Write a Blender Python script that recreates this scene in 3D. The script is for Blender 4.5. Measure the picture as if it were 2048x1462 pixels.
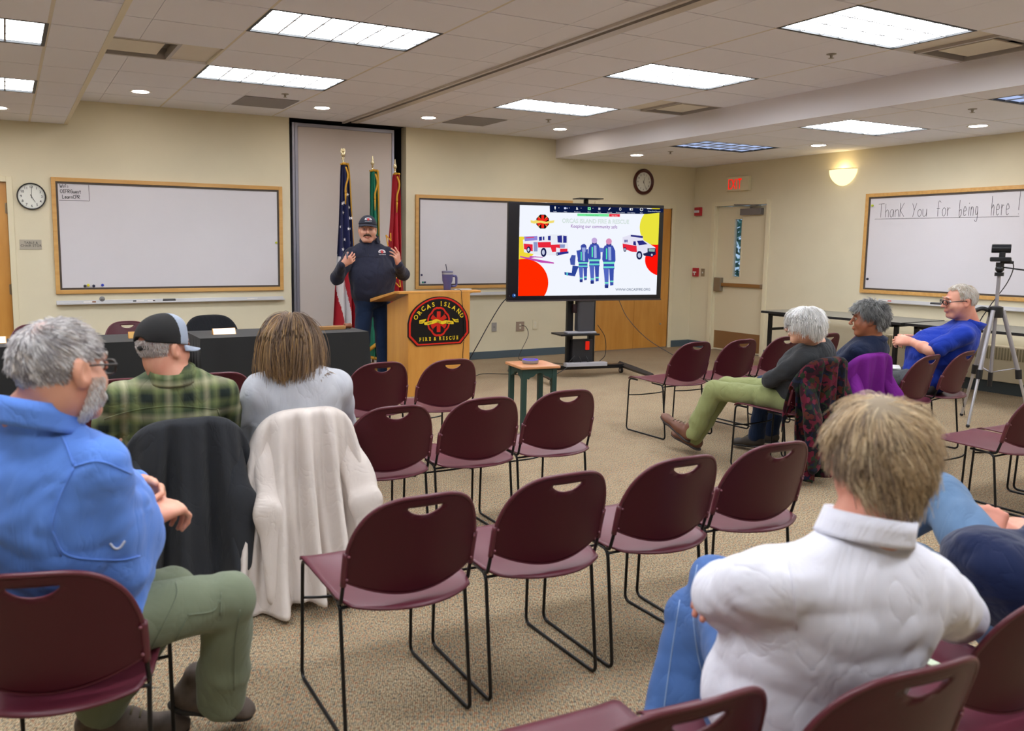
import bpy, math, random
import numpy as np
from mathutils import Vector, Matrix
random.seed(7)
for _o in list(bpy.data.objects): bpy.data.objects.remove(_o)
SC = bpy.context.scene
COL = SC.collection
# ------------------------------------------------------------------ camera (solved from the room's own lines)
FPX, CYAW, CPIT, CROL = 1657.5673, 0.4858, 0.119, 0.0077
CXP, CYP = 1024-134.62, 731-37.24
CAMH = 1.471
DW, RW = 9.4626, 9.2342          # front wall (y), right wall (x)
ZC, ZS = 2.940, 2.692            # main ceiling, dropped ceiling
_cy, _sy = math.cos(CYAW), math.sin(CYAW)
CF = np.array([_sy*math.cos(CPIT), _cy*math.cos(CPIT), -math.sin(CPIT)])
_r = np.array([_cy, -_sy, 0.]); _u = np.cross(_r, CF)
CR = _r*math.cos(CROL)+_u*math.sin(CROL); CU = -_r*math.sin(CROL)+_u*math.cos(CROL)
CC = np.array([0, 0, CAMH])
cam_d = bpy.data.cameras.new('camera'); cam = bpy.data.objects.new('camera', cam_d); COL.objects.link(cam)
cam.matrix_world = Matrix(((CR[0], CU[0], -CF[0], 0), (CR[1], CU[1], -CF[1], 0), (CR[2], CU[2], -CF[2], CAMH), (0, 0, 0, 1)))
cam_d.sensor_width = 36; cam_d.lens = FPX*36/2048
cam_d.shift_x = (1024-CXP)/2048; cam_d.shift_y = (CYP-731)/2048
cam_d.clip_start = .05
cam_d.dof.use_dof = True; cam_d.dof.focus_distance = 6.5; cam_d.dof.aperture_fstop = 4.0
SC.camera = cam
def ray(x, y): return CF+CR*(x-CXP)/FPX-CU*(y-CYP)/FPX
def onplane(x, y, c, n):
    d = ray(x, y); return CC+d*((np.array(c)-CC)@np.array(n))/(d@np.array(n))
# ------------------------------------------------------------------ world, exposure
W = bpy.data.worlds.new('sky'); SC.world = W; W.use_nodes = True
W.node_tree.nodes['Background'].inputs[0].default_value = (.42, .62, .85, 1)
W.node_tree.nodes['Background'].inputs[1].default_value = 1.1
SC.view_settings.view_transform = 'Standard'; SC.view_settings.look = 'None'
SC.view_settings.gamma = 1; SC.view_settings.use_curve_mapping = False
SC.view_settings.exposure = 0.0
PANEL_E = 20.0; CAN_E = 70.0
# ------------------------------------------------------------------ materials
def lin(c):
    if isinstance(c, str): c = tuple(int(c[i:i+2], 16)/255 for i in (0, 2, 4))
    return tuple((v/12.92 if v <= .04045 else ((v+.055)/1.055)**2.4) for v in c)
class NT:
    def __init__(s, name):
        s.m = bpy.data.materials.new(name); s.m.use_nodes = True; s.t = s.m.node_tree; s.n = s.t.nodes; s.l = s.t.links
        s.b = s.n['Principled BSDF']; s.out = s.n['Material Output']
    def new(s, typ, **k):
        n = s.n.new(typ)
        for a, v in k.items():
            if a.startswith('i_'):
                key = a[2:]; key = int(key) if key.isdigit() else key
                n.inputs[key].default_value = v
            else: setattr(n, a, v)
        return n
    def link(s, a, b): s.l.new(a, b)
    def coord(s, scale=(1, 1, 1), kind='Object', rot=(0, 0, 0)):
        tc = s.new('ShaderNodeTexCoord'); mp = s.new('ShaderNodeMapping')
        mp.inputs['Scale'].default_value = scale; mp.inputs['Rotation'].default_value = rot
        s.link(tc.outputs[kind], mp.inputs[0]); return mp.outputs[0]
    def noise(s, vec, scale, detail=3, rough=.5):
        n = s.new('ShaderNodeTexNoise'); n.inputs['Scale'].default_value = scale; n.inputs['Detail'].default_value = detail
        n.inputs['Roughness'].default_value = rough; s.link(vec, n.inputs['Vector']); return n.outputs['Fac']
    def ramp(s, fac, stops, interp='LINEAR'):
        r = s.new('ShaderNodeValToRGB'); e = r.color_ramp.elements; r.color_ramp.interpolation = interp
        while len(e) < len(stops): e.new(.5)
        for i, (p, c) in enumerate(stops): e[i].position = p; e[i].color = (*lin(c), 1)
        s.link(fac, r.inputs[0]); return r.outputs[0]
    def bump(s, h, strength=.3, dist=.01):
        b = s.new('ShaderNodeBump'); b.inputs['Strength'].default_value = strength; b.inputs['Distance'].default_value = dist
        s.link(h, b.inputs['Height']); s.link(b.outputs[0], s.b.inputs['Normal'])
    def mix(s, f, a, b):
        m = s.new('ShaderNodeMix', data_type='RGBA')
        if isinstance(f, float): m.inputs[0].default_value = f
        else: s.link(f, m.inputs[0])
        for i, v in ((6, a), (7, b)):
            if hasattr(v, 'node'): s.link(v, m.inputs[i])
            else: m.inputs[i].default_value = (*lin(v), 1)
        return m.outputs[2]
MATS = {}
def M(name, color='808080', rough=.5, metal=0., vary=0., vscale=8., bump=0., bscale=80., sheen=0., coat=0., bdist=.004, spec=None, alpha=1, sss=0):
    if name in MATS: return MATS[name]
    t = NT(name); b = t.b; c = lin(color)
    b.inputs['Base Color'].default_value = (*c, 1); b.inputs['Roughness'].default_value = rough; b.inputs['Metallic'].default_value = metal
    if spec is not None: b.inputs['Specular IOR Level'].default_value = spec
    if sheen: b.inputs['Sheen Weight'].default_value = sheen; b.inputs['Sheen Roughness'].default_value = .4
    if coat: b.inputs['Coat Weight'].default_value = coat
    if sss: b.inputs['Subsurface Weight'].default_value = sss; b.inputs['Subsurface Radius'].default_value = (.012, .004, .002); b.inputs['Subsurface Scale'].default_value = .5
    v = t.coord()
    if vary:
        f = t.noise(v, vscale, 4)
        hs = t.new('ShaderNodeHueSaturation'); hs.inputs['Color'].default_value = (*c, 1)
        mr = t.new('ShaderNodeMapRange'); mr.inputs[1].default_value = .3; mr.inputs[2].default_value = .7; mr.inputs[3].default_value = 1-vary; mr.inputs[4].default_value = 1+vary
        t.link(f, mr.inputs[0]); t.link(mr.outputs[0], hs.inputs['Value']); t.link(hs.outputs[0], b.inputs['Base Color'])
    if bump: t.bump(t.noise(v, bscale, 3), bump, bdist)
    MATS[name] = t.m; return t.m
def emis(name, color, strength):
    if name in MATS: return MATS[name]
    t = NT(name); e = t.new('ShaderNodeEmission'); e.inputs[0].default_value = (*lin(color), 1); e.inputs[1].default_value = strength
    t.link(e.outputs[0], t.out.inputs[0]); MATS[name] = t.m; return t.m
def attr_mat(name, rough=.6, emit=0, spec=.3):
    if name in MATS: return MATS[name]
    t = NT(name); a = t.new('ShaderNodeAttribute', attribute_name='Col')
    if emit:
        e = t.new('ShaderNodeEmission'); e.inputs[1].default_value = emit; t.link(a.outputs[0], e.inputs[0]); t.link(e.outputs[0], t.out.inputs[0])
    else:
        t.link(a.outputs[0], t.b.inputs['Base Color']); t.b.inputs['Roughness'].default_value = rough; t.b.inputs['Specular IOR Level'].default_value = spec
    MATS[name] = t.m; return t.m
def wood(name, c1, c2, scale=1., axis=2, rough=.35, bands=14):
    if name in MATS: return MATS[name]
    t = NT(name); sc = [bands, bands, bands]; sc[axis] = .9; v = t.coord(tuple(x*scale for x in sc))
    f = t.noise(v, 1.6, 6, .6); c = t.ramp(f, [(.3, c1), (.7, c2)])
    t.link(c, t.b.inputs['Base Color']); t.b.inputs['Roughness'].default_value = rough; t.bump(f, .05, .002); MATS[name] = t.m; return t.m
def carpet():
    t = NT('carpet_loop'); v0 = t.coord((1, 1, 1), rot=(0, 0, .486))
    def sc(*k): m = t.new('ShaderNodeMapping'); m.inputs['Scale'].default_value = k; t.link(v0, m.inputs[0]); return m.outputs[0]
    f = t.noise(sc(190, 75, 1), 1., 2, .6); c = t.ramp(f, [(.30, '4a4038'), (.42, '86735c'), (.5, 'b39f82'), (.58, 'cdba98'), (.70, 'dfd0b0')])
    g = t.noise(sc(95, 38, 1), 1.3, 2, .5); c2 = t.ramp(g, [(.36, '3f5a68'), (.45, '88806c'), (.55, 'b39d7a'), (.60, 'b8714a'), (.68, '98533f')])
    big = t.noise(v0, 3.2, 3); mr0 = t.new('ShaderNodeMapRange'); mr0.inputs[1].default_value = .35; mr0.inputs[2].default_value = .65; mr0.inputs[3].default_value = .28; mr0.inputs[4].default_value = .55; t.link(big, mr0.inputs[0])
    c = t.mix(mr0.outputs[0], c, c2)
    w = t.new('ShaderNodeTexWave', wave_type='BANDS', bands_direction='X'); w.inputs['Scale'].default_value = 46; w.inputs['Distortion'].default_value = .8; w.inputs['Detail'].default_value = 2; w.inputs['Detail Scale'].default_value = 4; t.link(v0, w.inputs[0])
    rib_gap_shade = t.ramp(w.outputs['Fac'], [(.15, '8a8c86'), (.5, 'ffffff')]); mm = t.new('ShaderNodeMix', data_type='RGBA', blend_type='MULTIPLY'); mm.inputs[0].default_value = .38; t.link(c, mm.inputs[6]); t.link(rib_gap_shade, mm.inputs[7]); t.link(mm.outputs[2], t.b.inputs['Base Color'])  # grey multiplied in: shade between the ribs put into the carpet colour
    m = t.new('ShaderNodeMath', operation='ADD'); t.link(w.outputs['Fac'], m.inputs[0]); t.link(f, m.inputs[1])
    t.bump(m.outputs[0], .55, .005); t.b.inputs['Roughness'].default_value = .95; t.b.inputs['Specular IOR Level'].default_value = .1
    return t.m
# ------------------------------------------------------------------ mesh builder
def unit(v): v = np.array(v, float); return v/(np.linalg.norm(v)+1e-12)
def frame(d):
    d = unit(d); a = np.array([0, 0, 1.]) if abs(d[2]) < .9 else np.array([1., 0, 0]); x = unit(np.cross(a, d)); return x, np.cross(d, x), d
def smoothpath(pts, n=6):
    P = [np.array(p, float) for p in pts]; out = []
    for i in range(len(P)-1):
        p0 = P[i-1] if i else 2*P[0]-P[1]; p1 = P[i]; p2 = P[i+1]; p3 = P[i+2] if i+2 < len(P) else 2*P[-1]-P[-2]
        for k in range(n):
            t = k/n; out.append(.5*((2*p1)+(p2-p0)*t+(2*p0-5*p1+4*p2-p3)*t*t+(3*p1-p0-3*p2+p3)*t**3))
    out.append(P[-1]); return out
def fillet(pts, r=.03, n=4):
    P = [np.array(p, float) for p in pts]; out = [P[0]]
    for i in range(1, len(P)-1):
        a, b, c = P[i-1], P[i], P[i+1]; l = min(r, .45*np.linalg.norm(a-b), .45*np.linalg.norm(c-b)); p = b+unit(a-b)*l; q = b+unit(c-b)*l
        for k in range(n+1):
            t = k/n; out.append((1-t)**2*p+2*t*(1-t)*b+t*t*q)
    out.append(P[-1]); return out
def to_local(parent, V):
    r = parent
    while r.parent is not None: r = r.parent
    V = V-np.array(r.location); a = -r.rotation_euler[2]; ca, sa = math.cos(a), math.sin(a)
    return np.stack([V[:, 0]*ca-V[:, 1]*sa, V[:, 0]*sa+V[:, 1]*ca, V[:, 2]], 1)
class MB:
    def __init__(s): s.v = []; s.f = []; s.mi = []; s.cur = 0; s.T = None; s.col = []; s.cc = (.8, .8, .8)
    def add(s, vs, fs):
        o = len(s.v)
        for p in vs:
            p = np.array(p, float)
            if s.T is not None: p = s.T(p)
            s.v.append(tuple(p))
        for f in fs: s.f.append(tuple(i+o for i in f)); s.mi.append(s.cur); s.col.append(s.cc)
    def box(s, c, size, R=None, top=1.):
        h = np.array(size)/2; vs = []
        for z in (-1, 1):
            k = top if z > 0 else 1
            for x, y in ((-1, -1), (1, -1), (1, 1), (-1, 1)):
                p = np.array([x*h[0]*k, y*h[1]*k, z*h[2]]); vs.append(np.array(c)+(R@p if R is not None else p))
        s.add(vs, [(3, 2, 1, 0), (4, 5, 6, 7), (0, 1, 5, 4), (1, 2, 6, 5), (2, 3, 7, 6), (3, 0, 4, 7)])
    def bb(s, x0, x1, y0, y1, z0, z1): s.box(((x0+x1)/2, (y0+y1)/2, (z0+z1)/2), (x1-x0, y1-y0, z1-z0))
    def tube(s, pts, r, seg=8, caps=True, closed=False, flat=1., up=None):
        P = [np.array(p, float) for p in pts]; n = len(P); vs = []; x = None
        for i, p in enumerate(P):
            if closed: d = P[(i+1) % n]-P[i-1]
            else: d = P[min(i+1, n-1)]-P[max(i-1, 0)]
            d = unit(d)
            if x is None: x = frame(d)[0] if up is None else unit(np.cross(d, up))
            else: x = x-d*(x@d) if up is None else np.cross(d, up)
            x = unit(x); y = np.cross(d, x); rr = r[i] if hasattr(r, '__len__') else r
            for k in range(seg):
                a = 2*math.pi*k/seg; vs.append(p+x*math.cos(a)*rr+y*math.sin(a)*rr*flat)
        fs = []
        for i in range(n if closed else n-1):
            for k in range(seg):
                a = i*seg+k; b = i*seg+(k+1) % seg; c = ((i+1) % n)*seg+(k+1) % seg; d = ((i+1) % n)*seg+k; fs.append((a, b, c, d))
        if caps and not closed: fs.append(tuple(range(seg))[::-1]); fs.append(tuple((n-1)*seg+k for k in range(seg)))
        s.add(vs, fs)
    def cyl(s, a, b, r, seg=20, r2=None): s.tube([a, b], [r, r if r2 is None else r2], seg)
    def lathe(s, prof, c=(0, 0, 0), seg=28, axis=(0, 0, 1), caps=True):
        x, y, d = frame(axis); c = np.array(c, float); vs = []
        for r, z in prof:
            for k in range(seg):
                a = 2*math.pi*k/seg; vs.append(c+d*z+(x*math.cos(a)+y*math.sin(a))*r)
        fs = []
        for i in range(len(prof)-1):
            for k in range(seg): fs.append((i*seg+k, i*seg+(k+1) % seg, (i+1)*seg+(k+1) % seg, (i+1)*seg+k))
        if caps: fs.append(tuple(range(seg))[::-1]); fs.append(tuple((len(prof)-1)*seg+k for k in range(seg)))
        s.add(vs, fs)
    def ball(s, c, r, seg=16, R=None):
        r = (r, r, r) if not hasattr(r, '__len__') else r; vs = []; n = seg//2
        for i in range(n+1):
            t = math.pi*i/n
            for k in range(seg):
                a = 2*math.pi*k/seg; p = np.array([r[0]*math.sin(t)*math.cos(a), r[1]*math.sin(t)*math.sin(a), -r[2]*math.cos(t)]); vs.append(np.array(c)+(R@p if R is not None else p))
        s.add(vs, [(i*seg+k, i*seg+(k+1) % seg, (i+1)*seg+(k+1) % seg, (i+1)*seg+k) for i in range(n) for k in range(seg)])
    def prism(s, poly, o, ax, ay, az, th):
        o = np.array(o, float); ax = np.array(ax, float); ay = np.array(ay, float); az = np.array(az, float); n = len(poly)
        vs = [o+ax*p[0]+ay*p[1] for p in poly]+[o+ax*p[0]+ay*p[1]+az*th for p in poly]
        s.add(vs, [tuple(range(n))[::-1], tuple(range(n, 2*n))]+[(i, (i+1) % n, n+(i+1) % n, n+i) for i in range(n)])
    def grid(s, fn, nu, nv, cu=False):
        vs = [fn(i/(nu if cu else nu-1), j/(nv-1)) for j in range(nv) for i in range(nu)]; fs = []
        for j in range(nv-1):
            for i in range(nu if cu else nu-1): fs.append((j*nu+i, j*nu+(i+1) % nu, (j+1)*nu+(i+1) % nu, (j+1)*nu+i))
        s.add(vs, fs)
    def build(s, name, mats, parent=None, smooth=False, bevel=0, solid=0, sub=0, colors=False, angle=None, center=True):
        V = np.array(s.v, float).reshape(-1, 3); org = np.zeros(3)
        if parent is not None: V = to_local(parent, V)
        elif center: org = np.array([(V[:, 0].min()+V[:, 0].max())/2, (V[:, 1].min()+V[:, 1].max())/2, V[:, 2].min()]); V = V-org
        me = bpy.data.meshes.new(name); me.from_pydata(V.tolist(), [], s.f); mats = mats if isinstance(mats, (list, tuple)) else [mats]
        for m in mats: me.materials.append(m)
        if len(mats) > 1: me.polygons.foreach_set('material_index', s.mi)
        if colors:
            ca = me.color_attributes.new('Col', 'FLOAT_COLOR', 'CORNER'); arr = []
            for f, c in zip(s.f, s.col): arr += [c[0], c[1], c[2], 1.]*len(f)
            ca.data.foreach_set('color', arr)
        me.update(); o = bpy.data.objects.new(name, me); COL.objects.link(o)
        o.location = org
        if smooth:
            me.polygons.foreach_set('use_smooth', [True]*len(me.polygons))
            if angle: me.set_sharp_from_angle(angle=math.radians(angle))
        if solid: md = o.modifiers.new('t', 'SOLIDIFY'); md.thickness = solid; md.offset = 0
        if bevel: md = o.modifiers.new('b', 'BEVEL'); md.width = bevel; md.segments = 2; md.limit_method = 'ANGLE'; md.harden_normals = False
        if sub: md = o.modifiers.new('s', 'SUBSURF'); md.levels = sub; md.render_levels = sub
        if parent: o.parent = parent; o.matrix_parent_inverse = Matrix.Identity(4)
        return o
def thing(name, label, cat, loc=(0, 0, 0), rz=0, group=None):
    o = bpy.data.objects.new(name, None); COL.objects.link(o); o.location = loc; o.rotation_euler = (0, 0, rz); o.empty_display_size = .1
    return tag(o, label, cat, group)
def tag(o, label, cat, group=None, kind=None):
    o['label'] = label; o['category'] = cat
    if group: o['group'] = group
    if kind: o['kind'] = kind
    return o
def struct(o): o['kind'] = 'structure'; return o
def kids(r): return list(r.children)
def dup(r, loc=None, rz=None, label=None, group=None, parent=None):
    c = r.copy(); COL.objects.link(c)
    if parent is not None: c.parent = parent
    if loc is not None: c.location = loc
    if rz is not None: c.rotation_euler = (0, 0, rz)
    if label: c['label'] = label
    if group: c['group'] = group
    for ch in kids(r): dup(ch, parent=c)
    return c
def txt(mb, s, o, ax, ay, size, th=.0006, align='CENTER', bold=0., spacing=1., sx=1.):
    """adds the letters of s to a mesh builder; o = anchor on the baseline, ax / ay = right and up of the writing"""
    cu = bpy.data.curves.new('t', 'FONT'); cu.body = s; cu.size = 1; cu.align_x = align; cu.offset = bold; cu.space_character = spacing; cu.resolution_u = 3
    ob = bpy.data.objects.new('t', cu); me = bpy.data.meshes.new_from_object(ob)
    ax = np.array(ax, float); ay = np.array(ay, float); o = np.array(o, float); n = np.cross(ax, ay)
    vs = [o+ax*v.co.x*size*sx+ay*v.co.y*size+n*th for v in me.vertices]
    mb.add(vs, [tuple(p.vertices) for p in me.polygons])
    bpy.data.objects.remove(ob); bpy.data.curves.remove(cu); bpy.data.meshes.remove(me)
# ------------------------------------------------------------------ smooth solid modelling for bodies and clothes
def _n3(P, seed=0, f=1.):
    rs = np.random.RandomState(seed); o = np.zeros(P.shape[:-1], np.float32)
    for k in range(7):
        d = rs.normal(size=3); d /= np.linalg.norm(d); w = f*(.7+.9*rs.rand()); o += np.sin((P@d.astype(np.float32))*w*6.283+rs.rand()*6.283+1.7*np.sin((P@rs.normal(size=3).astype(np.float32))*w*2.1))
    return o/4.
class SDF:
    def __init__(s, k=.02): s.ops = []; s.k = k; s.post = []
    def _add(s, fn, lo, hi, k, mode): s.ops.append((fn, np.array(lo, float), np.array(hi, float), s.k if k is None else k, mode)); return s
    def cone(s, a, b, ra, rb, k=None, mode='u', n=None, sc=1.):
        """tapered capsule; n, sc: squash along direction n by factor sc"""
        a = np.array(a, float); b = np.array(b, float); R = max(ra, rb)*max(1, sc)
        def fn(P):
            q = P-a.astype(np.float32)
            ab = (b-a).astype(np.float32)
            if n is not None:
                nn = unit(n).astype(np.float32); q = q+((q@nn)*(1/sc-1))[..., None]*nn; ab = ab+nn*(ab@nn)*(1/sc-1)
            L = float(ab@ab)+1e-9; t = np.clip((q@ab)/L, 0, 1); d = np.linalg.norm(q-t[..., None]*ab, axis=-1)-(ra+(rb-ra)*t)
            return d*min(1, sc) if n is not None else d
        return s._add(fn, np.minimum(a, b)-R, np.maximum(a, b)+R, k, mode)
    def ell(s, c, r, R=None, k=None, mode='u'):
        c = np.array(c, float); r = np.array(r, float); m = max(r)
        def fn(P):
            q = P-c.astype(np.float32)
            if R is not None: q = q@np.array(R, np.float32)
            q = q/r.astype(np.float32); l = np.linalg.norm(q, axis=-1); g = np.linalg.norm(q/r.astype(np.float32), axis=-1)+1e-6
            return l*(l-1)/g
        return s._add(fn, c-m, c+m, k, mode)
    def half(s, p, n, k=.004):
        """cut away everything on the side n points to"""
        p = np.array(p, float); n = unit(n)
        return s._add(lambda P: -((P-p.astype(np.float32))@n.astype(np.float32)), None, None, k, 's')
    def noise(s, amp, f, seed=0, stretch=None): s.post.append((amp, f, seed, stretch)); return s
    def ridge(s, amp, f, seed=0, stretch=None): s.post.append((-amp, f, seed, stretch)); return s
    def mesh(s, name, mats, parent, h=.006, smooth=1, colors=None, matfn=None):
        us = [o for o in s.ops if o[4] == 'u']; lo = np.min([o[1] for o in us], 0)-4*h-.01; hi = np.max([o[2] for o in us], 0)+4*h+.01
        n = np.ceil((hi-lo)/h).astype(int)+1; V = np.full(n, 1e3, np.float32)
        ax = [(lo[i]+h*np.arange(n[i])).astype(np.float32) for i in range(3)]
        for fn, a, b, k, mode in s.ops:
            if a is None or str(a) == 'nan' or a.ndim == 0: i0 = np.zeros(3, int); i1 = n
            else:
                m = k+3*h; i0 = np.clip(np.floor((a-m-lo)/h).astype(int), 0, n); i1 = np.clip(np.ceil((b+m-lo)/h).astype(int)+1, 0, n)
            if np.any(i1 <= i0): continue
            for x0 in range(i0[0], i1[0], 40):
                x1 = min(x0+40, i1[0]); sl = (slice(x0, x1), slice(i0[1], i1[1]), slice(i0[2], i1[2]))
                P = np.stack(np.meshgrid(ax[0][sl[0]], ax[1][sl[1]], ax[2][sl[2]], indexing='ij'), -1); d = fn(P).astype(np.float32); v = V[sl]
                if mode == 'u': hh = np.maximum(k-np.abs(v-d), 0); V[sl] = np.minimum(v, d)-(hh*hh/(4*k) if k > 0 else 0)
                else: hh = np.maximum(k-np.abs(v+d), 0); V[sl] = np.maximum(v, -d)+(hh*hh/(4*k) if k > 0 else 0)
        idx = np.argwhere(np.abs(V) < .05) if s.post else None
        if s.post:
            P = (lo+idx*h).astype(np.float32); acc = np.zeros(len(P), np.float32)
            for amp, f, seed, st in s.post:
                nz = _n3(P*np.array(st if st is not None else (1, 1, 1), np.float32), seed, f); acc += amp*nz if amp > 0 else -amp*(.45-np.minimum(np.abs(nz), .9))
            V[idx[:, 0], idx[:, 1], idx[:, 2]] += acc
        vs, fs = surfnets(V, lo, h)
        if not len(vs): raise Exception('empty '+name)
        for _ in range(smooth): vs = relax(vs, fs)
        wl = vs; me = bpy.data.meshes.new(name)
        if parent is not None: vs = to_local(parent, vs)
        me.vertices.add(len(vs)); me.vertices.foreach_set('co', vs.astype(np.float32).ravel()); me.loops.add(fs.size); me.loops.foreach_set('vertex_index', fs.ravel().astype(np.int32))
        me.polygons.add(len(fs)); me.polygons.foreach_set('loop_start', np.arange(len(fs), dtype=np.int32)*4); me.update(calc_edges=True)
        mats = mats if isinstance(mats, (list, tuple)) else [mats]
        for m in mats: me.materials.append(m)
        if matfn is not None: me.polygons.foreach_set('material_index', matfn(wl[fs].mean(1)).astype(np.int32))
        if colors is not None:
            ca = me.color_attributes.new('Col', 'FLOAT_COLOR', 'POINT'); c = colors(wl); ca.data.foreach_set('color', np.concatenate([c, np.ones((len(c), 1))], 1).astype(np.float32).ravel())
        me.polygons.foreach_set('use_smooth', np.ones(len(fs), bool)); o = bpy.data.objects.new(name, me); COL.objects.link(o)
        if parent is not None: o.parent = parent; o.matrix_parent_inverse = Matrix.Identity(4)
        return o
def surfnets(V, lo, h):
    S = V < 0; n = np.array(V.shape); c = n-1
    A = np.zeros((*c, 3), np.float32); C = np.zeros(tuple(c), np.float32)
    for ax in range(3):
        sa = [slice(None)]*3; sb = [slice(None)]*3; sa[ax] = slice(0, -1); sb[ax] = slice(1, None); sa = tuple(sa); sb = tuple(sb)
        cr = np.argwhere(S[sa] != S[sb])
        if not len(cr): continue
        va = V[sa][tuple(cr.T)]; vb = V[sb][tuple(cr.T)]; t = va/(va-vb); p = cr.astype(np.float32); p[:, ax] += t
        o1, o2 = [a for a in range(3) if a != ax]
        for d1 in (0, -1):
            for d2 in (0, -1):
                q = cr.copy(); q[:, o1] += d1; q[:, o2] += d2; ok = np.all((q >= 0) & (q < c), 1)
                np.add.at(A, tuple(q[ok].T), p[ok]); np.add.at(C, tuple(q[ok].T), 1)
    act = np.argwhere(C > 0); ids = np.full(tuple(c), -1, np.int64); ids[tuple(act.T)] = np.arange(len(act))
    vs = lo+h*(A[tuple(act.T)]/C[tuple(act.T)][:, None]); F = []
    for ax in range(3):
        sa = [slice(None)]*3; sb = [slice(None)]*3; sa[ax] = slice(0, -1); sb[ax] = slice(1, None)
        a = S[tuple(sa)]; b = S[tuple(sb)]; cr = np.argwhere(a != b); o1, o2 = (ax+1) % 3, (ax+2) % 3
        ok = (cr[:, o1] > 0) & (cr[:, o2] > 0) & (cr[:, o1] < c[o1]) & (cr[:, o2] < c[o2]); cr = cr[ok]
        ins = a[tuple(cr.T)]; q = []
        for d1, d2 in ((-1, -1), (0, -1), (0, 0), (-1, 0)):
            e = cr.copy(); e[:, o1] += d1; e[:, o2] += d2; q.append(ids[tuple(e.T)])
        q = np.stack(q, 1); q[~ins] = q[~ins][:, ::-1]; F.append(q)
    return vs, np.concatenate(F)
def relax(vs, fs):
    acc = np.zeros_like(vs); cnt = np.zeros(len(vs))
    for i in range(4):
        for j in (1, 3): np.add.at(acc, fs[:, i], vs[fs[:, (i+j) % 4]]); np.add.at(cnt, fs[:, i], 1)
    return .5*vs+.5*acc/np.maximum(cnt, 1)[:, None]
# ------------------------------------------------------------------ materials used
T = .6096; G0 = 4.6583
wall_m = M('cream_wall_paint', 'dfd6ba', .75, vary=.02, vscale=3, bump=.05, bscale=250)
tile_m = M('ceiling_tile', 'eeeff8', .9, bump=.12, bscale=300, bdist=.002)
grid_m = M('ceiling_bar', 'ded6c6', .6)
beam_m = M('beam_paint', 'e6e2e4', .8)
trim_m = M('door_frame_paint', 'e2d9ba', .5)
base_m = M('blue_grey_base', '4c5c66', .6)
maple = wood('maple_veneer', 'c28538', 'd49a4a', 1., 2, .35, 5)
maple_f = wood('maple_frame', 'c89650', 'd8aa66', 1., 0, .4, 14)
white_m = M('whiteboard_enamel', 'd8d5da', .18, vary=.015, vscale=2)
blk = M('black_plastic', '17171a', .4); blkm = M('black_steel', '121214', .35, .3); alu = M('aluminium', 'b4b4b8', .35, .85)
chrome = M('chrome', 'd0cfc8', .15, 1.); maroon = M('maroon_plastic', '5c2431', .38, spec=.45, bump=.04, bscale=400, bdist=.001)
maroon_b = M('maroon_plastic_back', '47151f', .38, spec=.32, bump=.04, bscale=400, bdist=.001)
ink = M('marker_ink', '24242c', .6); dark = M('dark_recess', '0c0c0e', .7)
# ------------------------------------------------------------------ room
fl = MB(); fl.bb(-4.6, RW+.2, -3.2, DW+.6, -.1, 0); struct(fl.build('floor', carpet(), center=False))
AX0, AX1, AD = 2.955, 4.437, .42       # recess of the folding wall
wf = MB()
for x0, x1, z0, z1 in ((-4.6, -.95, 0, 3.1), (.04, AX0, 0, 3.1), (-.95, .04, 2.09, 3.1), (AX1, 7.42, 0, 3.1), (7.42, 8.80, 2.08, 3.1), (8.80, RW+.2, 0, 3.1)): wf.bb(x0, x1, DW, DW+.14, z0, z1)
struct(wf.build('wall_front', wall_m, center=False))
rc = MB(); rc.bb(AX0-.02, AX0, DW+.14, DW+AD, 0, 3.1); rc.bb(AX1, AX1+.02, DW+.14, DW+AD, 0, 3.1); rc.bb(AX0-.02, AX1+.02, DW+AD, DW+AD+.05, 0, 3.1); rc.bb(AX0, AX1, DW+.005, DW+AD, ZC+.005, 3.1)
struct(rc.build('wall_recess', M('recess_dark', '2a2a2c', .8), center=False))  # recess walls in one near-black tone
wr = MB()
EX0, EX1 = 8.085, 9.02                 # exit door opening in y
wr.bb(RW, RW+.16, EX1, DW+.2, 0, 3.1); wr.bb(RW, RW+.16, EX0, EX1, 2.10, 3.1); wr.bb(RW, RW+.16, -3.2, EX0, 0, 3.1)
struct(wr.build('wall_right', wall_m, center=False))
wl = MB(); wl.bb(-4.6, -4.4, -3.2, DW+.2, 0, 3.1); struct(wl.build('wall_left', wall_m, center=False))
wb = MB(); wb.bb(-4.6, RW+.2, -3.3, -3.1, 0, 3.1); struct(wb.build('wall_back', wall_m, center=False))
# baseboards
b = MB(); b.bb(.115, AX0, DW-.008, DW, 0, .1); b.bb(AX1, 7.36, DW-.008, DW, 0, .1); b.bb(8.86, RW, DW-.008, DW, 0, .1); struct(b.build('baseboard_front', base_m, center=False, bevel=.003))
b = MB(); b.bb(RW-.008, RW, 9.08, DW-.008, 0, .1); b.bb(RW-.008, RW, 6.3, 8.02, 0, .1); struct(b.build('baseboard_right', base_m, center=False, bevel=.003))
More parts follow.
